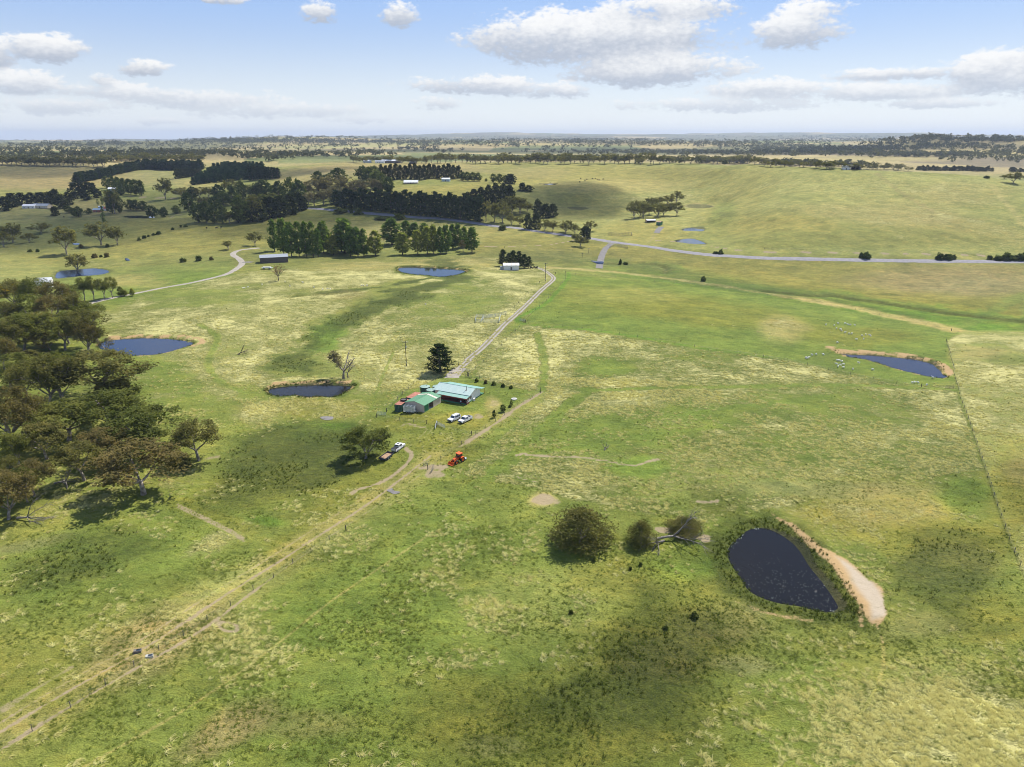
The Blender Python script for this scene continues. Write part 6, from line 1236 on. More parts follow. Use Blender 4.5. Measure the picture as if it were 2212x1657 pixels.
def car(px, rz, kind, label, dz=0):
    p = px; c = thing('ute' if kind != 'suv' else 'four_wheel_drive', label, 'ute' if kind != 'suv' else 'car', p, rz); L_ = 5.3 if kind != 'suv' else 4.95; W_ = 1.88; h = L_ / 2; y = W_ / 2
    if kind == 'suv': low = [(-h, .48), (-h, 1.02), (h - 1.55, 1.08), (h - .12, .98), (h, .72), (h - .05, .42), (-h + .1, .38)]
    else: low = [(-h, .55), (-h, 1.1), (-.55, 1.1), (h - 1.6, 1.10), (h - .12, 1.0), (h, .75), (h - .05, .45), (-h + .1, .45)]
    part('body', lambda m: prism(m, low, -y, y, .05), 'carwhite', c)
    cab = [(-h + .08, 1.0), (-h + .35, 1.72), (-h + .6, 1.82), (.55, 1.80), (h - 1.5, 1.05)] if kind == 'suv' else [(-.85, 1.08), (-.72, 1.72), (-.5, 1.82), (.75, 1.80), (h - 1.45, 1.07)]
    g = part('cabin', lambda m: prism(m, cab, -y + .07, y - .07, .20), 'carwhite', c)
    fx, fz = cab[-2][0], cab[-2][1]; bx, bz = cab[-1]
    part('windscreen', lambda m: slab(m, (bx - .02, -y + .16, bz + .05), (bx - .02, y - .16, bz + .05), (fx + .09, y - .32, fz - .07), (fx + .09, -y + .32, fz - .07), .02), 'glass', g)
    rx, rz_ = cab[0]; tx, tz = cab[1]; part('rear_window', lambda m: slab(m, (rx + (tx - rx) * .35 - .03, y - .22, rz_ + .28), (rx + (tx - rx) * .35 - .03, -y + .22, rz_ + .28), (tx - .03, -y + .32, tz), (tx - .03, y - .32, tz), .02), 'glass', g)
    x0, x1 = (cab[0][0] + .25, bx - .30); n = 3 if kind == 'suv' else 2
    for sgn in (-1, 1):
        for k in range(n):
            a_ = x0 + (x1 - x0) * k / n + .05; b_ = x0 + (x1 - x0) * (k + 1) / n - .05; tb = min(b_, fx + .05)
            part('side_window', lambda m: slab(m, (a_, sgn * (y - .055), 1.16), (b_, sgn * (y - .055), 1.16), (max(min(tb, b_), a_ + .1), sgn * (y - .215), 1.64), (max(a_, cab[1][0] + .12), sgn * (y - .215), 1.64), .02 * sgn), 'glass', g)
        boxpart('mirror', (bx - .55, bx - .35, sgn * y - .0 if sgn > 0 else -y - .2, y + .2 if sgn > 0 else -y, 1.05, 1.22, .03), 'carwhite', c)
        boxpart('headlight', (h - .22, h - .02, sgn * (y - .25) - .2, sgn * (y - .25) + .2, .74, .92, .03), 'lampglass', c); boxpart('tail_light', (-h - .02, -h + .08, sgn * (y - .12) - .1, sgn * (y - .12) + .1, .8, 1.05), 'tail', c)
        for x in (-h + .98, h - .95): wheel(c, x, sgn * (y - .1), .38, .26)
    boxpart('front_bumper', (h - .06, h + .05, -y + .05, y - .05, .42, .62, .03), 'black', c); boxpart('grille', (h - .1, h + .012, -.45, .45, .66, .86), 'black', c); boxpart('rear_bumper', (-h - .06, -h + .02, -y + .1, y - .1, .45, .62), 'galv', c); boxpart('number_plate', (h + .05, h + .06, -.2, .2, .48, .58), 'white', c)
    if kind == 'ute':
        boxpart('tray_well', (-h + .1, -.95, -y + .18, y - .18, 1.085, 1.12), 'dark', c); 
        for q_ in ((-h + .02, -.9, -y + .05, -y + .17), (-h + .02, -.9, y - .17, y - .05)): boxpart('tray_side', (q_[0], q_[1], q_[2], q_[3], 1.05, 1.26), 'carwhite', c)
        boxpart('tailgate', (-h, -h + .08, -y + .17, y - .17, 1.05, 1.25), 'carwhite', c); part('sports_bar', lambda m: m.tube([(-.98, -y + .15, 1.2), (-.95, -y + .3, 1.66), (-.95, y - .3, 1.66), (-.98, y - .15, 1.2)], [.04] * 4, 6), 'galv', c)
    if kind == 'covered': boxpart('tonneau_cover', (-h + .04, -.88, -y + .08, y - .08, 1.09, 1.16), 'black', c); boxpart('sunroof', (-.25, .35, -.4, .4, 1.80, 1.825), 'glass', c)
    if kind == 'suv':
        for sgn in (-1, 1): boxpart('roof_rail', (-h + .7, .45, sgn * (y - .32) - .03, sgn * (y - .32) + .03, 1.82, 1.88), 'galv', c)
    return c
car(gpt(-18.75, 216.6), math.atan2(-.81, -.59), 'suv', 'white four wheel drive wagon parked left of the ute in the yard')
car(gpt(-15.1, 215.4), math.atan2(-.80, -.60), 'ute', 'white dual cab ute with open tray in the yard')
P1 = hit(*ZT([(1000, 655)])[0]); P2 = hit(*ZT([(1115, 570)])[0]); hd = math.atan2(P2.y - P1.y, P2.x - P1.x)
c0 = hit(*ZT([(1078, 612)])[0]); c0.z = zat(c0.x, c0.y); car(tuple(c0), hd, 'covered', 'white ute with black tray cover hitched to the flat trailer')
def flat_trailer(loc, rz):
    t = thing('flat_trailer', 'dark flat tandem trailer with plywood floor behind the ute', 'trailer', loc, rz); L_, W_ = 4.6, 2.2
    boxpart('floor', (-L_ / 2, L_ / 2, -W_ / 2, W_ / 2, .62, .70), 'ply', t)
    for y in (-W_ / 2, W_ / 2): boxpart('side_board', (-L_ / 2, L_ / 2, y - .04, y + .04, .55, 1.02), 'trailer', t)
    boxpart('front_board', (L_ / 2 - .04, L_ / 2 + .04, -W_ / 2, W_ / 2, .55, 1.15), 'trailer', t); boxpart('tailgate', (-L_ / 2 - .04, -L_ / 2 + .04, -W_ / 2, W_ / 2, .55, .98), 'trailer', t)
    boxpart('chassis', (-L_ / 2, L_ / 2, -.5, .5, .42, .6), 'black', t)
    for x in (-.75, .1):
        for y in (-W_ / 2 - .1, W_ / 2 + .1): wheel(t, x, y, .34, .2)
    for y in (-1, 1): boxpart('mudguard', (-1.2, .55, y * (W_ / 2 + .1) - .13, y * (W_ / 2 + .1) + .13, .72, .76), 'trailer', t)
    part('drawbar', lambda m: [m.tube([(L_ / 2, y, .5), (L_ / 2 + 1.3, 0, .48)], [.05, .05], 5) for y in (-.6, .6)], 'black', t)
dv = Vector((math.cos(hd), math.sin(hd), 0)); c1 = Vector(c0) - dv * 6.6; flat_trailer(gpt(c1.x, c1.y), hd)
def tractor(loc, rz):
    t = thing('tractor', 'orange tractor with cab, front loader bucket and rear slasher', 'tractor', loc, rz)
    boxpart('chassis', (-1.0, 1.6, -.28, .28, .55, .95), 'black', t); part('bonnet', lambda m: prism(m, [(-.05, .95), (-.05, 1.62), (1.0, 1.58), (1.62, 1.42), (1.70, .95)], -.42, .42, .08), 'orange', t); boxpart('grille', (1.69, 1.72, -.33, .33, 1.0, 1.36), 'black', t)
    cb = put('cab', None, parent=t)
    for x in (-1.25, -.05):
        for y in (-.68, .68): part('pillar', lambda m: m.tube([(x, y, 1.2), (x * .94, y * .94, 2.5)], [.05, .05], 5), 'black', cb)
    boxpart('cab_glass', (-1.2, -.1, -.64, .64, 1.25, 2.45), 'glass', cb); boxpart('roof', (-1.42, .12, -.80, .80, 2.48, 2.66, .06), 'orange', cb)
    for y in (-1, 1):
        part('fender', lambda m: prism(m, [(-1.75, 1.0), (-1.6, 1.45), (-1.0, 1.62), (-.45, 1.5), (-.35, 1.2), (-.6, 1.35), (-1.0, 1.45), (-1.5, 1.3)], y * .92 - .24, y * .92 + .24), 'orange', t); wheel(t, -1.0, y * .92, .78, .46, 'rear_wheel', 'orange'); wheel(t, 1.25, y * .80, .52, .34, 'front_wheel', 'orange')
        part('loader_arm', lambda m: m.tube([(-.2, y * .62, 1.55), (.9, y * .62, 1.35), (2.1, y * .62, .75), (2.45, y * .62, .45)], [.09, .09, .08, .07], 6), 'orange', t); part('loader_ram', lambda m: m.tube([(.3, y * .62, .9), (1.6, y * .62, .95)], [.05, .04], 6), 'galv', t)
        boxpart('headlight', (1.62, 1.73, y * .28 - .09, y * .28 + .09, 1.2, 1.32), 'lampglass', t)
    part('bucket', lambda m: [slab(m, (2.35, -1.0, .25), (2.35, 1.0, .25), (3.05, 1.0, .15), (3.05, -1.0, .15), .05), slab(m, (2.35, -1.0, .25), (2.35, 1.0, .25), (2.42, 1.0, .85), (2.42, -1.0, .85), .05)] + [prism(m, [(2.37, .25), (3.05, .15), (2.42, .85)], yy - .03, yy + .03) for yy in (-.98, .98)], 'orange', t)
    part('exhaust', lambda m: cyl(m, (.55, .46, 1.9), .05, .8), 'black', t); part('slasher', lambda m: [box(m, -3.0, -1.75, -.85, .85, .30, .52, .05), box(m, -1.9, -1.5, -.3, .3, .5, .8)], 'galv', t); part('seat', lambda m: box(m, -1.0, -.55, -.25, .25, 1.3, 1.5), 'black', cb)
Pt = hit(*ZT([(1945, 800)])[0]); Pa = hit(*ZT([(2010, 775)])[0]); Pb = hit(*ZT([(1885, 835)])[0]); tractor((Pt.x, Pt.y, Pt.z), math.atan2(Pb.y - Pa.y, Pb.x - Pa.x))

# ------------------------------------------------------------------ people on the verandah (one skinned surface each)
def skinned(name, verts, edges, radii, sub=1):
    me = bpy.data.meshes.new(name); me.from_pydata(verts, edges, []); o = bpy.data.objects.new(name, me); COL.objects.link(o); md = o.modifiers.new('skin', 'SKIN'); md.use_smooth_shade = True; sv = me.skin_vertices[0].data
    for i, r_ in enumerate(radii): sv[i].radius = (r_, r_) if not isinstance(r_, tuple) else r_
    sv[0].use_root = True; ss = o.modifiers.new('sub', 'SUBSURF'); ss.levels = ss.render_levels = sub; dg = bpy.context.evaluated_depsgraph_get(); out = bpy.data.meshes.new_from_object(o.evaluated_get(dg)); bpy.data.objects.remove(o); bpy.data.meshes.remove(me); out.name = name; return out
def person(loc, rz, label, top, arm=0):
    V = [(0, 0, .95), (0, 0, 1.15), (0, 0, 1.38), (0, 0, 1.50), (.02, 0, 1.60), (.03, 0, 1.72), (0, .17, 1.40), (.03, .25, 1.15), (.10 + arm, .24, .92 + arm), (0, -.17, 1.40), (.03, -.25, 1.15), (.10, -.24, .92), (0, .10, .90), (.03, .11, .48), (0, .11, .08), (.14, .11, .04), (0, -.10, .90), (-.02, -.11, .48), (-.05, -.11, .08), (.09, -.11, .04)]
    E_ = [(0, 1), (1, 2), (2, 3), (3, 4), (4, 5), (2, 6), (6, 7), (7, 8), (2, 9), (9, 10), (10, 11), (0, 12), (12, 13), (13, 14), (14, 15), (0, 16), (16, 17), (17, 18), (18, 19)]
    R_ = [(.12, .15), (.12, .16), (.12, .17), .06, .085, .095, .06, .05, .035, .06, .05, .035, .09, .065, .05, .04, .09, .065, .05, .04]
    me = skinned('person', V, E_, R_); 
    for m in ('trousers', top, 'skin', 'hair'): me.materials.append(M[m])
    for p in me.polygons:
        c = p.center; p.material_index = 0 if c.z < .95 and abs(c.y) < .2 else (1 if c.z < 1.46 and c.z > 1.0 else (2 if c.z < 1.70 or c.x > .06 else 3))
    return put('person', me, loc=loc, rz=rz, label=label, category='person')
def hp(x, y): c, s = math.cos(RZ), math.sin(RZ); return (-15.5 + x * c - y * s, 230.6 + x * s + y * c)
q1 = hp(-2.0, -.7); person((q1[0], q1[1], zat(*q1)), -1.9, 'person in light blue shirt standing at the verandah edge', 'shirt', .1); q2 = hp(-1.1, .9); person((q2[0], q2[1], zat(*q2) + .40), -2.2, 'person in dark clothes standing back under the verandah', 'trousers')
q3 = hp(-4.5, .7); t = thing('outdoor_table', 'small dark outdoor table on the verandah', 'table', (q3[0], q3[1], zat(*q3) + .40), RZ); boxpart('top', (-.5, .5, -.35, .35, .68, .73), 'black', t)
for x in (-.42, .42):
    for y in (-.28, .28): boxpart('leg', (x - .03, x + .03, y - .03, y + .03, 0, .68), 'black', t)

# ------------------------------------------------------------------ poles, fences, gates, yards
def pole(px, base, top, label):
    p = hit(px, base); d = p.y * math.cos(TH) - (p.z - HC) * math.sin(TH); h = (base - top) * d / F / .95; t = thing('power_pole', label, 'power pole', p); part('pole', lambda m: m.tube([(0, 0, -.3), (0, 0, h)], [.17, .12], 8), 'darkpost', t); a = boxpart('crossarm', (-1.1, 1.1, -.06, .06, h - .45, h - .3), 'post', t)
    for x in (-.95, -.4, .4, .95): part('insulator', lambda m: cyl(m, (x, 0, h - .2), .06, .2, 'z', 8), 'white', a)
    if h > 8.5: part('transformer', lambda m: cyl(m, (.25, -.1, h - 2.4), .22, .7, 'z', 10), 'galv', t); boxpart('meter_box', (-.2, .2, -.3, -.15, 1.2, 1.8), 'galv', t)
    return p, h
pole(878, 791, 738, 'tall power pole in the straw paddock left of the pine'); pole(1178, 608, 570, 'power pole beside the bend of the driveway')
for i, (x, t_, b_) in enumerate([(a_[0][0], a_[0][1], a_[1][1]) for a_ in (Z3([(716, 1072), (716, 1112)]), Z3([(660, 1112), (660, 1150)]))]): pole(x, b_, t_, ('distant power pole left of the grey track', 'distant power pole nearest the creek')[i])
POSTM = MB(); box(POSTM, -.05, .05, -.05, .05, -.2, 1.2); POSTM = POSTM.mesh('post'); POSTM.materials.append(M['post'])
STRM = MB(); cyl(STRM, (0, 0, .6), .12, 1.7, 'z', 8); STRM = STRM.mesh('strainer_post'); STRM.materials.append(M['darkpost'])
def fence(pts, label, step=5.0, given=False, ends=True, wires=(.4, .8, 1.12)):
    W_ = [hit(*p) for p in pts]; S = []
    if given: S = W_
    else:
        L_ = np.array([tuple(w) for w in W_]); 
        for a_, b_ in zip(L_[:-1], L_[1:]):
            n = max(1, int(round(np.linalg.norm((b_ - a_)[:2]) / step)))
            for i in range(n): q_ = a_ + (b_ - a_) * i / n; S.append(Vector(gpt(q_[0], q_[1])))
        S.append(Vector(W_[-1]))
    o = thing('wire_fence', label, 'fence', S[0])
    for i, s_ in enumerate(S):
        e = ends and i in (0, len(S) - 1); put('strainer_post' if e else 'post', STRM if e else POSTM, parent=o, loc=Vector(s_) - Vector(S[0]), rz=i * .7)
    wb = MB()
    for h_ in wires: wb.tube([(s_[0] - S[0][0], s_[1] - S[0][1], s_[2] - S[0][2] + h_) for s_ in S], [.012] * len(S), 3)
    put('wires', wb.mesh('wires'), M['wire'], parent=o); return S
fence(ZL([(-40,1565),(205,1430),(447,1280),(668,1140),(848,1022),(1005,920),(1160,830),(1310,730),(1457,640),(1600,540),(1728,462),(1850,372),(1965,300),(2080,225),(2185,165)]), 'wire fence along the rutted track in the lower left', given=True)
fence(ZT([(1510,905),(1700,760),(1850,650),(2000,540),(2209,405)]) + [(1090,897),(1130,872),(1168,848)], 'wire fence beside the dirt strip running to the yard corner', 6)
fence(ZT([(765,150),(900,165),(1100,190),(1300,225),(1487,245)]), 'short wire fence in front of the stock trailer', 4.5); fence(ZT([(1640,288),(1760,310),(1950,365),(2150,405)]), 'short wire fence in front of the two parked white cars', 4.5)
fence([(1012,813),(1060,822),(1110,833),(1168,845)], 'wire fence behind the row of clipped shrubs', 5); fence([(1200,592),(1330,600),(1500,616),(1700,646),(1900,681),(2055,715)], 'long wire fence along the pale creek bank strip', 14, wires=(.8,))
fence([(2044,738),(2062,810),(2075,860),(2110,960),(2140,1050),(2180,1165),(2230,1290)], 'boundary fence running down the right edge', 6); fence([(1135,697),(1300,716),(1500,750),(1700,779),(1990,836)], 'wire fence between the green and straw paddocks', 9, wires=(.8,))
fence([(1222,590),(1222,604),(1180,650),(1132,694)], 'wire fence on the right side of the driveway', 8, wires=(.8,)); fence([(1165,612),(1120,655),(1060,715),(990,790)], 'wire fence on the left side of the driveway', 9, wires=(.8,)); fence([(1132,697),(1060,770),(1010,812)], 'wire fence along the lower right of the driveway', 8, wires=(.8,))
fence(Z3([(0,1068),(250,1082),(580,1092)]), 'dark fence across the creek flat left of the ford', 12, wires=(.5, 1.0)); fence([(835,890),(870,852),(905,820),(935,800)], 'wire fence behind the water tanks', 6); fence(Z4([(0,1080),(700,1095),(1400,1110),(2209,1125)]), 'roadside fence at the foot of the pasture hill', 20, wires=(.8,))
fence(Z1([(1440,812),(1540,820),(1640,828)]), 'white fence beside the homestead drive', 9, wires=(.5, 1.0))
def gate(a, b, label, mat='galv', h=1.15, n=5):
    A, B = hit(*a), hit(*b); L_ = (Vector(B) - Vector(A)).xy.length; rz = math.atan2(B.y - A.y, B.x - A.x); t = thing('gate', label, 'gate', A, rz)
    for k in range(n): part('rail', lambda m: m.tube([(0, 0, .2 + k * (h - .2) / (n - 1)), (L_, 0, .2 + k * (h - .2) / (n - 1) + (B.z - A.z))], [.035, .035], 5), mat, t)
    for f_ in (0, .5, 1): boxpart('stile', (L_ * f_ - .03, L_ * f_ + .03, -.03, .03, .1 + (B.z - A.z) * f_, h + .05 + (B.z - A.z) * f_), mat, t)
gate(ZT([(1615, 330)])[0], ZT([(1640, 240)])[0], 'open grey gate at the yard entrance'); gate(ZT([(1650, 255)])[0], ZT([(1760, 312)])[0], 'grey gate panel beside the yard entrance'); gate(ZT([(770, 108)])[0], ZT([(900, 122)])[0], 'pale gate left of the stock trailer')
gate(ZH([(1370, 300)])[0], ZH([(1490, 318)])[0], 'grey gate at the driveway end'); gate(ZH([(1415, 395)])[0], ZH([(1520, 428)])[0], 'pale rail gate behind the farmhouse', 'post'); gate(Z8([(745, 1150)])[0], Z8([(820, 1165)])[0], 'grey gate by the driveway corner'); gate(ZT([(1440, 870)])[0], ZT([(1530, 830)])[0], 'leaning wire gate left of the tractor', 'wire'); gate(ZT([(1560, 960)])[0], ZT([(1600, 900)])[0], 'braced grey gate post left of the tractor', 'post', 1.4)
gate(ZE([(1540, 912)])[0], ZE([(1610, 915)])[0], 'dark gate near the teardrop dam', 'darkpost'); 
def yard(corners, label, mat, h=1.6, n=5):
    P = [hit(*c) for c in corners]; o = thing('stock_yard', label, 'stock yard', P[0])
    for A, B in zip(P[:-1], P[1:]):
        A, B = Vector(A) - Vector(P[0]), Vector(B) - Vector(P[0]); k = max(1, int((B - A).length / 3.2))
        for i in range(k):
            a_, b_ = A + (B - A) * i / k, A + (B - A) * (i + 1) / k
            part('panel', lambda m: [m.tube([tuple(a_ + Vector((0, 0, .25 + j * (h - .3) / (n - 1)))), tuple(b_ + Vector((0, 0, .25 + j * (h - .3) / (n - 1))))], [.05, .05], 4) for j in range(n)] + [m.tube([tuple(a_ + Vector((0, 0, -.2))), tuple(a_ + Vector((0, 0, h)))], [.09, .08], 5)], mat, o)
yard(Z8([(180,1170),(190,1105),(440,1100),(580,1065)]), 'galvanised stock yard panels left of the driveway, outer line', 'galv'); yard(Z8([(180,1172),(480,1178),(500,1100)]), 'galvanised stock yard panels left of the driveway, near line', 'galv'); yard(Z8([(250,1165),(290,1120),(440,1105)]), 'galvanised drafting race inside the stock yard', 'galv')
yard(Z3([(880,962),(1000,970),(1085,965),(1080,945),(980,955),(880,945)]), 'timber cattle yard left of the tin shed', 'post'); yard(Z3([(890,1070),(940,1050),(1045,1078),(1045,1060),(950,1040)]), 'timber cattle yard beside the ford track', 'post'); yard(Z4([(840,405),(930,408),(1000,412)]), 'pale yard rails on the hill top', 'post')
# ------------------------------------------------------------------ other buildings
def building(name, label, cat, px, py, L_, W_, H_, rise, rz, wall, roof, win=2, door=True, open_side=False, dz=0):
    """gable building with its near left corner seen at a photo pixel; length along local x"""
    p = hit(px, py); t = thing(name, label, cat, (p.x, p.y, p.z - .3), rz); b = .3 
    def walls(m):
        if not open_side: box(m, 0, L_, 0, .15, 0, H_ + b)
        box(m, 0, L_, W_ - .15, W_, 0, H_ + b); box(m, 0, .15, .15, W_ - .15, 0, H_ + b); box(m, L_ - .15, L_, .15, W_ - .15, 0, H_ + b)
        for x in (0, L_ - .15): m.add([(x, 0, H_ + b), (x, W_, H_ + b), (x, W_ / 2, H_ + b + rise - .06), (x + .15, 0, H_ + b), (x + .15, W_, H_ + b), (x + .15, W_ / 2, H_ + b + rise - .06)], [(0, 1, 2), (5, 4, 3), (0, 3, 4, 1), (1, 4, 5, 2), (2, 5, 3, 0)])
    part('wall', walls, wall, t); e = .35; part('roof', lambda m: slab(m, (-e, -e, H_ + b - .1), (L_ + e, -e, H_ + b - .1), (L_ + e, W_ / 2, H_ + b + rise), (-e, W_ / 2, H_ + b + rise)), roof, t); part('roof', lambda m: slab(m, (L_ + e, W_ + e, H_ + b - .1), (-e, W_ + e, H_ + b - .1), (-e, W_ / 2, H_ + b + rise), (L_ + e, W_ / 2, H_ + b + rise)), roof, t)
    for k in range(win):
        x = L_ * (k + .5) / win; w = boxpart('window', (x - .7, x + .7, -.04, .05, b + 1.0, b + 2.0), 'white', t); boxpart('pane', (x - .6, x + .6, -.06, .0, b + 1.1, b + 1.9), 'glass', w)
    if door and not open_side: boxpart('door', (L_ * .5 - .5, L_ * .5 + .5, -.05, .05, b, b + 2.1), 'brownwall', t)
    if open_side:
        for k in range(4): boxpart('post', (L_ * k / 3 - .06, L_ * k / 3 + .06, 0, .12, 0, H_ + b), 'brownwall', t)
        boxpart('back_wall', (.2, L_ - .2, W_ - .3, W_ - .2, 0, H_ + b), 'dark', t)
    return t
def fp(Zf, x, y): return Zf([(x, y)])[0]
b_ = building('machinery_shed', 'long dark shed with blue grey roof by the gravel drive', 'shed', *fp(Z2, 70, 1200), 20, 9.5, 4.2, 1.6, math.radians(20), 'brownwall', 'greyroof', 0, False); boxpart('roller_door', (-.06, .02, 2.5, 6.5, .3, 3.9), 'brownwall', b_)
b_ = building('white_shed', 'small white shed in front of the dark pines', 'shed', *fp(Z8, 540, 503), 11.0, 6.0, 3.4, 1.2, math.radians(3), 'white', 'whiteroof', 0, True); 
for k in range(3): part('roof_panel', lambda m: slab(m, (2 + k * 3.2, -.3, 3.64), (2.9 + k * 3.2, -.3, 3.64), (2.9 + k * 3.2, 3, 4.95), (2 + k * 3.2, 3, 4.95), .03), 'cream', b_)
boxpart('annex', (-2.4, -.02, .5, 3.5, 0, 2.7), 'greyroof', b_)
b_ = building('farmhouse', 'long white roofed house on the lawn below the tall tree row', 'house', *fp(Z2, 1290, 524), 19, 9, 3.0, 2.0, math.radians(2), 'cream', 'whiteroof', 5, True); part('verandah_roof', lambda m: slab(m, (-.3, -2.6, 2.6), (19.3, -2.6, 2.6), (19.3, -.4, 3.05), (-.3, -.4, 3.05)), 'whiteroof', b_)
for k in range(7): boxpart('post', (k * 3.1 - .07, k * 3.1 + .07, -2.5, -2.36, 0, 2.6), 'brownwall', b_)
building('garden_shed', 'small pale shed on the lawn right of the white roofed house', 'shed', *fp(Z2, 1612, 502), 11, 7, 3.2, 1.6, math.radians(-4), 'bluewall', 'whiteroof', 1)
building('house', 'pale green roofed building at the left of the skyline homestead', 'house', *fp(Z2, 945, 342), 17, 9, 3.6, 2.4, 0, 'bluewall', 'whiteroof', 2); building('house', 'long white roofed building of the skyline homestead', 'house', *fp(Z2, 1100, 346), 36, 10, 4, 2.5, 0, 'brownwall', 'whiteroof', 5); building('house', 'small half hidden building in the skyline homestead trees', 'house', *fp(Z2, 1045, 347), 18, 8, 3.4, 2, 0, 'white', 'greyroof', 2); building('shed', 'tiny dark shed right of the skyline homestead', 'shed', *fp(Z2, 1338, 353), 11, 7, 3, 1.6, 0, 'brownwall', 'whiteroof', 0)
building('house', 'white house with pale green roof at the far left', 'house', *fp(Z1, 190, 732), 15, 9, 3.2, 2, math.radians(6), 'white', 'whiteroof', 3); building('house', 'grey roofed house right of the far left white house', 'house', *fp(Z1, 270, 728), 22, 10, 3.0, 2.4, math.radians(-6), 'cream', 'greyroof', 3); building('house', 'blue white house beside the green grove', 'house', *fp(Z1, 922, 588), 10, 8, 4.0, 2.0, math.radians(15), 'bluewall', 'whiteroof', 2); building('house', 'reddish cottage among the valley trees', 'house', *fp(Z1, 790, 765), 9, 7, 3.0, 1.8, math.radians(5), 'rust', 'bluewall', 1); building('house', 'white cottage with red roof among the valley trees', 'house', *fp(Z1, 884, 752), 7, 6, 3.0, 1.8, math.radians(10), 'white', 'redroof', 1); building('shed', 'narrow pale blue shed between the two valley cottages', 'shed', *fp(Z1, 840, 752), 4.5, 5, 5.0, 1.0, 0, 'bluewall', 'whiteroof', 0)
building('tin_shed', 'low tin shed with pale roof below the gum clump', 'shed', *fp(Z3, 1212, 854), 9.5, 6, 2.6, .9, math.radians(8), 'ply', 'whiteroof', 0, False, True); b_ = building('green_shed', 'green shed with tan roof right of the tin shed', 'shed', *fp(Z3, 1290, 872), 4.5, 6, 3.2, .8, math.radians(-35), 'skirting', 'ply', 0)
building('white_shed', 'small white shed on the top of the pasture hill', 'shed', *fp(Z4, 668, 401), 7.5, 7, 3.6, 1.2, math.radians(-8), 'white', 'whiteroof', 0); building('carport', 'open fronted white roofed shed on the pasture hill', 'shed', *fp(Z4, 738, 401), 11, 7, 4.0, .5, math.radians(-4), 'white', 'whiteroof', 0, False, True)
pq = fp(Z4, 822, 399); pp_ = hit(*pq); car(tuple(pp_), .2, 'suv', 'tiny white vehicle beside the open shed on the hill'); building('house', 'white roof showing through the left woodland trees', 'house', *fp(Z1, 308, 1412), 9, 7, 4.2, 2, math.radians(20), 'white', 'whiteroof', 1)
p = hit(*fp(Z2, 80, 1250)); t = thing('flat_trailer', 'pale flat trailer left of the red leafed tree', 'trailer', p, .05); boxpart('deck', (0, 7.5, -1.2, 1.2, .9, 1.2), 'galv', t); boxpart('load', (1, 6.5, -1.0, 1.0, 1.22, 1.7), 'white', t)
for x in (1.5, 5.5):
    for y in (-1.1, 1.1): wheel(t, x, y, .45, .25)
# ------------------------------------------------------------------ troughs, lids, water on tracks
def trough(px, py, label, mat, rz):
    p = hit(px, py); t = thing('water_trough', label, 'trough', p, rz); t.scale = (.8, .8, .8); part('basin', lambda m: [box(m, -.75, .75, y0, y1, -.1, .55) for y0, y1 in ((-.42, -.34), (.34, .42))] + [box(m, x0, x1, -.34, .34, -.1, .55) for x0, x1 in ((-.75, -.67), (.67, .75))] + [box(m, -.67, .67, -.34, .34, -.1, .1)], mat, t); boxpart('water', (-.67, .67, -.34, .34, .1, .45), 'glass', t); boxpart('float_cover', (-.75, -.25, -.42, .42, .56, .64), mat, t)
trough(*ZL([(870, 932)])[0], 'brown topped water trough on the bare ground at lower left', 'post', .3); trough(*ZL([(945, 965)])[0], 'white concrete water trough beside the track fence', 'lidconc', .4)
p = hit(*ZR([(518, 441)])[0]); t = thing('tank_lid', 'round pale concrete lid on the mown yard', 'tank lid', p); part('slab', lambda m: cyl(m, (0, 0, .12), 1.05, .3, 'z', 28), 'lidconc', t); boxpart('hatch', (-.25, .25, -.25, .25, .27, .34), 'concrete', t)
def puddle(pts, label, mat, lift=.05):
    pts = densify(pts, True, 4); P = [hit(*q) for q in pts]; zz = float(np.mean([q.z for q in P])); bm = bmesh.new(); f = bm.faces.new([bm.verts.new((q.x, q.y, zat(q.x, q.y) + lift)) for q in P]); f.normal_update()
    if f.normal.z < 0: f.normal_flip()
    bmesh.ops.triangulate(bm, faces=[f]); me = bpy.data.meshes.new('puddle'); bm.to_mesh(me); bm.free(); put('puddle', me, mat, kind='structure', label=label)
puddle(ZT([(910,1215),(990,1185),(1010,1215),(1040,1225),(1110,1240),(1080,1262),(1010,1270),(960,1245)]), 'shallow grey puddle beside the track', GREYT, .09); puddle(Z3([(735,1178),(780,1182),(835,1184),(838,1204),(795,1204),(765,1195)]), 'blue water of the creek ford', WATB, .35); puddle(ZB([(690,1172),(760,1162),(825,1168),(815,1195),(740,1200)]), 'grey gravel crossing below the small dam', GREYT, .10); puddle(Z1([(1065,1160),(1090,1160),(1105,1178),(1075,1178)]), 'small blue pool in the valley creek', WATB, .3); puddle(Z1([(620,1030),(675,1030),(670,1042),(630,1042)]), 'small pale pool behind the valley gum', WATB, .3)
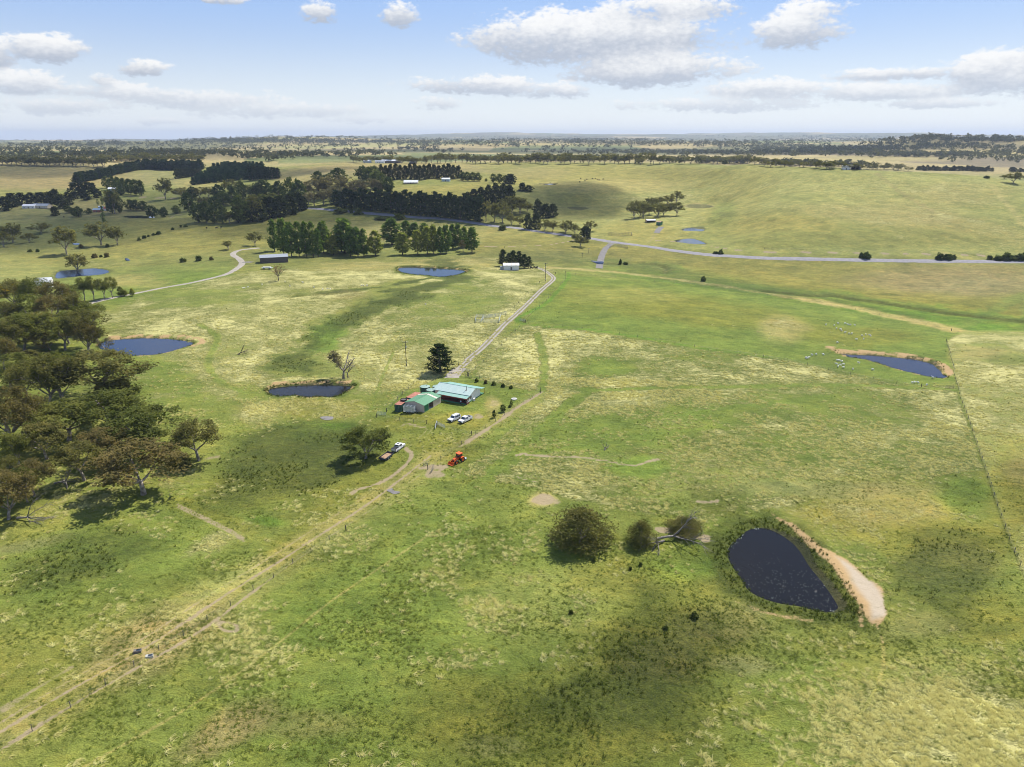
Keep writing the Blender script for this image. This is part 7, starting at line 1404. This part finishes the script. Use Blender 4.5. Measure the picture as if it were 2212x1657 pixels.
# ------------------------------------------------------------------ stock
def quad(head):
    V = [(0, 0, .62), (.30, 0, .64), (.52, 0, .70), (.68, 0, head), (.84, 0, head - .08), (-.32, 0, .62), (.28, .13, .42), (.29, .13, .2), (.30, .13, .02), (.28, -.13, .42), (.27, -.13, .2), (.27, -.13, .02), (-.32, .13, .42), (-.37, .13, .24), (-.33, .13, .02), (-.32, -.13, .42), (-.36, -.13, .24), (-.32, -.13, .02), (-.48, 0, .60), (-.54, 0, .45)]
    E_ = [(0, 1), (1, 2), (2, 3), (3, 4), (0, 5), (1, 6), (6, 7), (7, 8), (1, 9), (9, 10), (10, 11), (5, 12), (12, 13), (13, 14), (5, 15), (15, 16), (16, 17), (5, 18), (18, 19)]
    return skinned('sheep', V, E_, [(.24, .25), (.23, .22), .13, .10, .055, (.23, .22), .07, .04, .03, .07, .04, .03, .08, .045, .03, .08, .045, .03, .05, .03])
QA, QB = quad(.86), quad(.28); SH = []
for q_ in (QA, QB): m1 = q_; m1.materials.append(M['wool']); SH.append(m1)
CA = [q_.copy() for q_ in SH]
for q_ in CA: q_.materials[0] = M['hide']; q_.name = 'cow'
def flock(pts, group, what, mesh=SH, name='sheep', k=1.0):
    for i, (x, y) in enumerate(pts):
        p = hit(x, y); o = put(name, mesh[i % 2], loc=p, rz=x * 3.7 + y, category=name, group=group); o.scale = (k,) * 3; GROUPS.setdefault(group, []).append((x, o))
    name_rank(group, what)
flock(ZE([(520,378),(592,384),(625,366),(683,366),(710,376),(727,378),(768,382),(612,410),(643,416),(655,428),(682,444),(718,452),(740,454),(828,470),(862,462),(890,464),(903,474),(780,502),(842,500)]), 'sheep above the teardrop dam', '%s of the sheep grazing above the teardrop dam')
flock(ZE([(405,636),(440,630),(500,632),(618,528),(350,660),(362,664),(376,657),(617,682),(640,685),(660,690),(612,714),(640,722),(672,716),(625,734),(672,742),(750,755),(802,704),(917,760),(1255,872),(1275,868),(1305,872),(1378,892),(1430,828)]), 'sheep below the teardrop dam', '%s of the sheep lying below and left of the teardrop dam')
flock(Z2([(85,1385),(280,1358),(430,1366),(525,1408),(600,1424),(640,1420),(664,1422),(932,1392),(950,1394),(978,1392),(1476,1552),(320,1395)]), 'sheep on the knoll', '%s of the white sheep scattered over the straw knoll'); flock(Z1([(2070,1415),(2085,1412),(2108,1408)]), 'sheep by the curved drive', '%s of the sheep right of the curved gravel drive')
flock(Z3([(648,482),(682,498),(700,490),(748,484),(772,482),(792,490),(805,494),(838,488),(640,512)]), 'cattle on the crest', '%s of the tiny dark cattle on the far pasture crest', CA, 'cow', 2.2); flock(Z1([(1760,906),(1843,904),(1883,900),(545,810)]), 'cattle in the valley', '%s of the dark cattle on the left valley slope', CA, 'cow', 2.2)
flock(Z8([(895,490),(935,485),(962,487)]), 'cattle by the pines', '%s of the dark cattle right of the white shed pines', CA, 'cow', 2.0)
